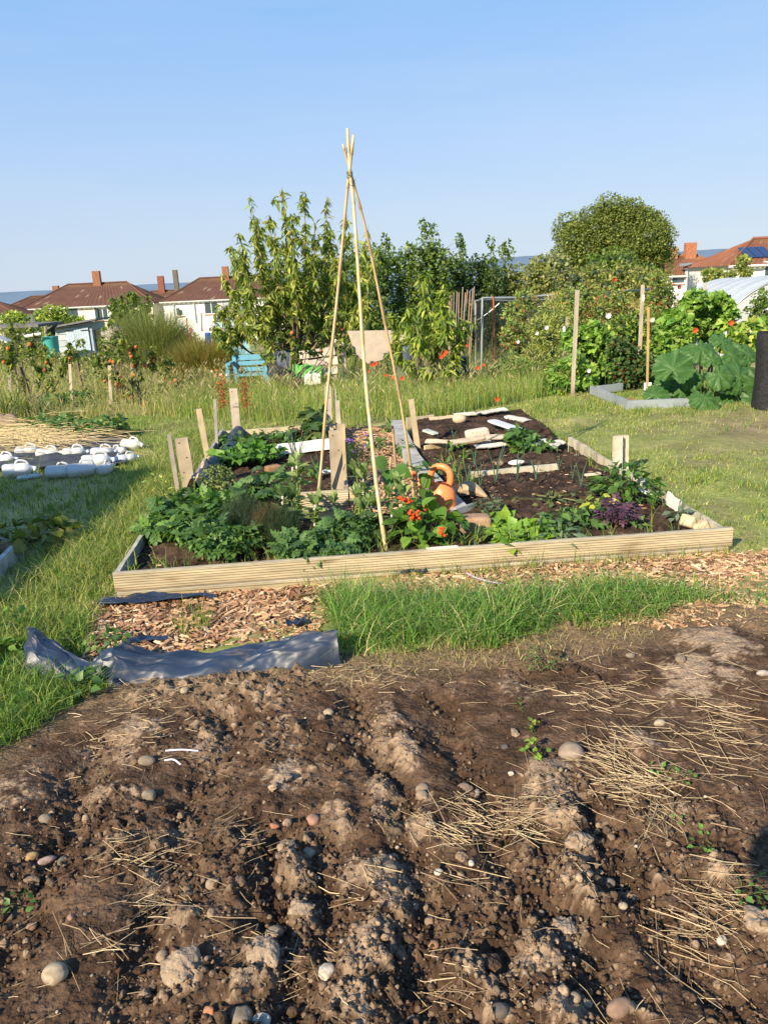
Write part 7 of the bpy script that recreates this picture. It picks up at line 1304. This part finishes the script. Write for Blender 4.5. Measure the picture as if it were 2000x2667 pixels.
for k in range(9): u, v = rng.uniform(545, 600), rng.uniform(958, 990); bloom(u, v, 13, [(.8, .8, .75), (.75, .2, .08), (.8, .45, .3)][k % 3], .03, 'small %s flower left of the blue bench' % ['white', 'red', 'salmon'][k % 3], 'flower', 'flower', 'small flowers left of the blue bench')
# polytunnel
near_c, far_c = A(2091, 780, 17.), A(1888, 780, 24); near_c[2] = float(gz(0, 17)); far_c[2] = float(gz(0, 24)); ax = far_c - near_c; L = np.linalg.norm(ax[:2]); axn = np.array([ax[0], ax[1], 0]) / L; sd = np.array([axn[1], -axn[0], 0]); na = 28; nl = 40; a = np.linspace(0, math.pi, na); tt = np.linspace(0, 1, nl)
Hn, Wd = 1.74, 1.75; V = []
for t1 in tt:
    c = near_c + ax * t1; hoop = 1 + .012 * abs(math.sin(t1 * 6 * math.pi)) * -1; wv = 1 + .03 * (fbm(np.full(na, t1 * 9), a * 2, 5) - .5); shr = 1 + .14 * t1
    V.append(c + sd * (np.cos(a) * Wd * hoop * wv * 1.0)[:, None] + np.array([0, 0, 1]) * (np.sin(a) ** .9 * Hn * 1.0 * hoop * wv * shr)[:, None])
t = thing('polytunnel', 'white polythene tunnel behind the beans at the right edge', 'polytunnel', near_c); obj('cover', np.concatenate(V), grid_faces(nl, na), M['poly'], t, (.74, .78, .82), True)
e0 = V[0]; s = np.linspace(0, 1, 12)[:, None, None]; c0 = near_c + [0, 0, Hn * .3]; EV = (c0 + (e0[None] - c0) * s); EV = EV - axn * (.10 * fbm(np.repeat(a[None] * 6, 12, 0), np.repeat(s[:, :, 0] * 3, na, 1), 9) - .05)[..., None]; obj('end_wall', EV.reshape(-1, 3), grid_faces(12, na), M['poly'], t, (.55, .57, .58), True)  # end film coloured greyer than the cover: its shade is in the colour
for t1 in (0, .25, .5, .75): m = MB(); k = int(t1 * (nl - 1)); m.tube(V[k], .018, 6, (.4, .42, .42)); m.build('hoop', M['metal'], t)

# ------------------------------------------------------------------ outside the view: a shed added to shade the lawn; the photographer, whose shadow shows
t = thing('shed', 'unseen boarded shed beyond the left edge, added to shade the left lawn', 'shed', (-6.4, 3.1, 0)); xa, xb, ya, yb = -8.4, -4.45, 1.0, 4.1; lst = []
for k in range(14): zz = .075 + k * .15; lst += [(np.array([(xa + xb) / 2, ya, zz]), (xb - xa, .03, .14), (.22, .13, .07)), (np.array([(xa + xb) / 2, yb, zz]), (xb - xa, .03, .14), (.22, .13, .07)), (np.array([xa, (ya + yb) / 2, zz]), (.03, yb - ya - .04, .14), (.22, .13, .07)), (np.array([xb, (ya + yb) / 2, zz]), (.03, yb - ya - .04, .14), (.22, .13, .07))]
pieces(lst, 'plank', 'wood', t, I3); m = MB(); m.box(((xa + xb) / 2, (ya + yb) / 2, 2.16), (xb - xa + .2, yb - ya + .1, .06), None, (.06, .06, .06)); m.build('roof', M['paint'], t)
m = MB(); m.box((xb + .03, 3.4, .95), (.03, .8, 1.8), None, (.25, .16, .09)); m.build('door', M['wood'], t)
def person():
    t = thing('person', 'person in dark clothes holding up a phone, seen only by the shadow at lower right', 'person', (-.06, -.22, -.12))
    J = [(0, -.22, .98), (0, -.20, 1.15), (0, -.21, 1.38), (0, -.20, 1.50), (0, -.18, 1.60), (-.19, -.22, 1.42), (-.46, -.12, 1.44), (-.22, .0, 1.50), (.19, -.22, 1.42), (.46, -.12, 1.44), (.22, .0, 1.50), (-.10, -.22, .92), (-.12, -.20, .50), (-.13, -.22, .08), (-.14, -.08, .03), (.10, -.22, .92), (.12, -.20, .50), (.13, -.22, .08), (.14, -.08, .03), (0, -.17, 1.70)]
    Ed = [(0, 1), (1, 2), (2, 3), (3, 4), (4, 19), (2, 5), (5, 6), (6, 7), (2, 8), (8, 9), (9, 10), (0, 11), (11, 12), (12, 13), (13, 14), (0, 15), (15, 16), (16, 17), (17, 18)]; Rr = [.17, .16, .18, .07, .10, .10, .085, .05, .10, .085, .05, .10, .065, .045, .04, .10, .065, .045, .04, .085]
    me = bpy.data.meshes.new('body'); base = np.array([0, -.22, -.12]); me.from_pydata([tuple(np.array(j) - base - [0, 0.05, 0.16 * (1.5 - j[2]) / 1.5]) for j in J], Ed, []); o = bpy.data.objects.new('body', me); COLL.objects.link(o); o.parent = t
    sk = o.modifiers.new('skin', 'SKIN'); o.modifiers.new('sub', 'SUBSURF').levels = 1
    for v, r in zip(me.skin_vertices[0].data, Rr): v.radius = (r, r * .8)
    me.skin_vertices[0].data[0].use_root = True; me.materials.append(mk('dark clothes', .9, col=(.03, .035, .06), attr=False))
person()
print('TRIANGLES', TRIS[0], 'objects', len(bpy.data.objects))
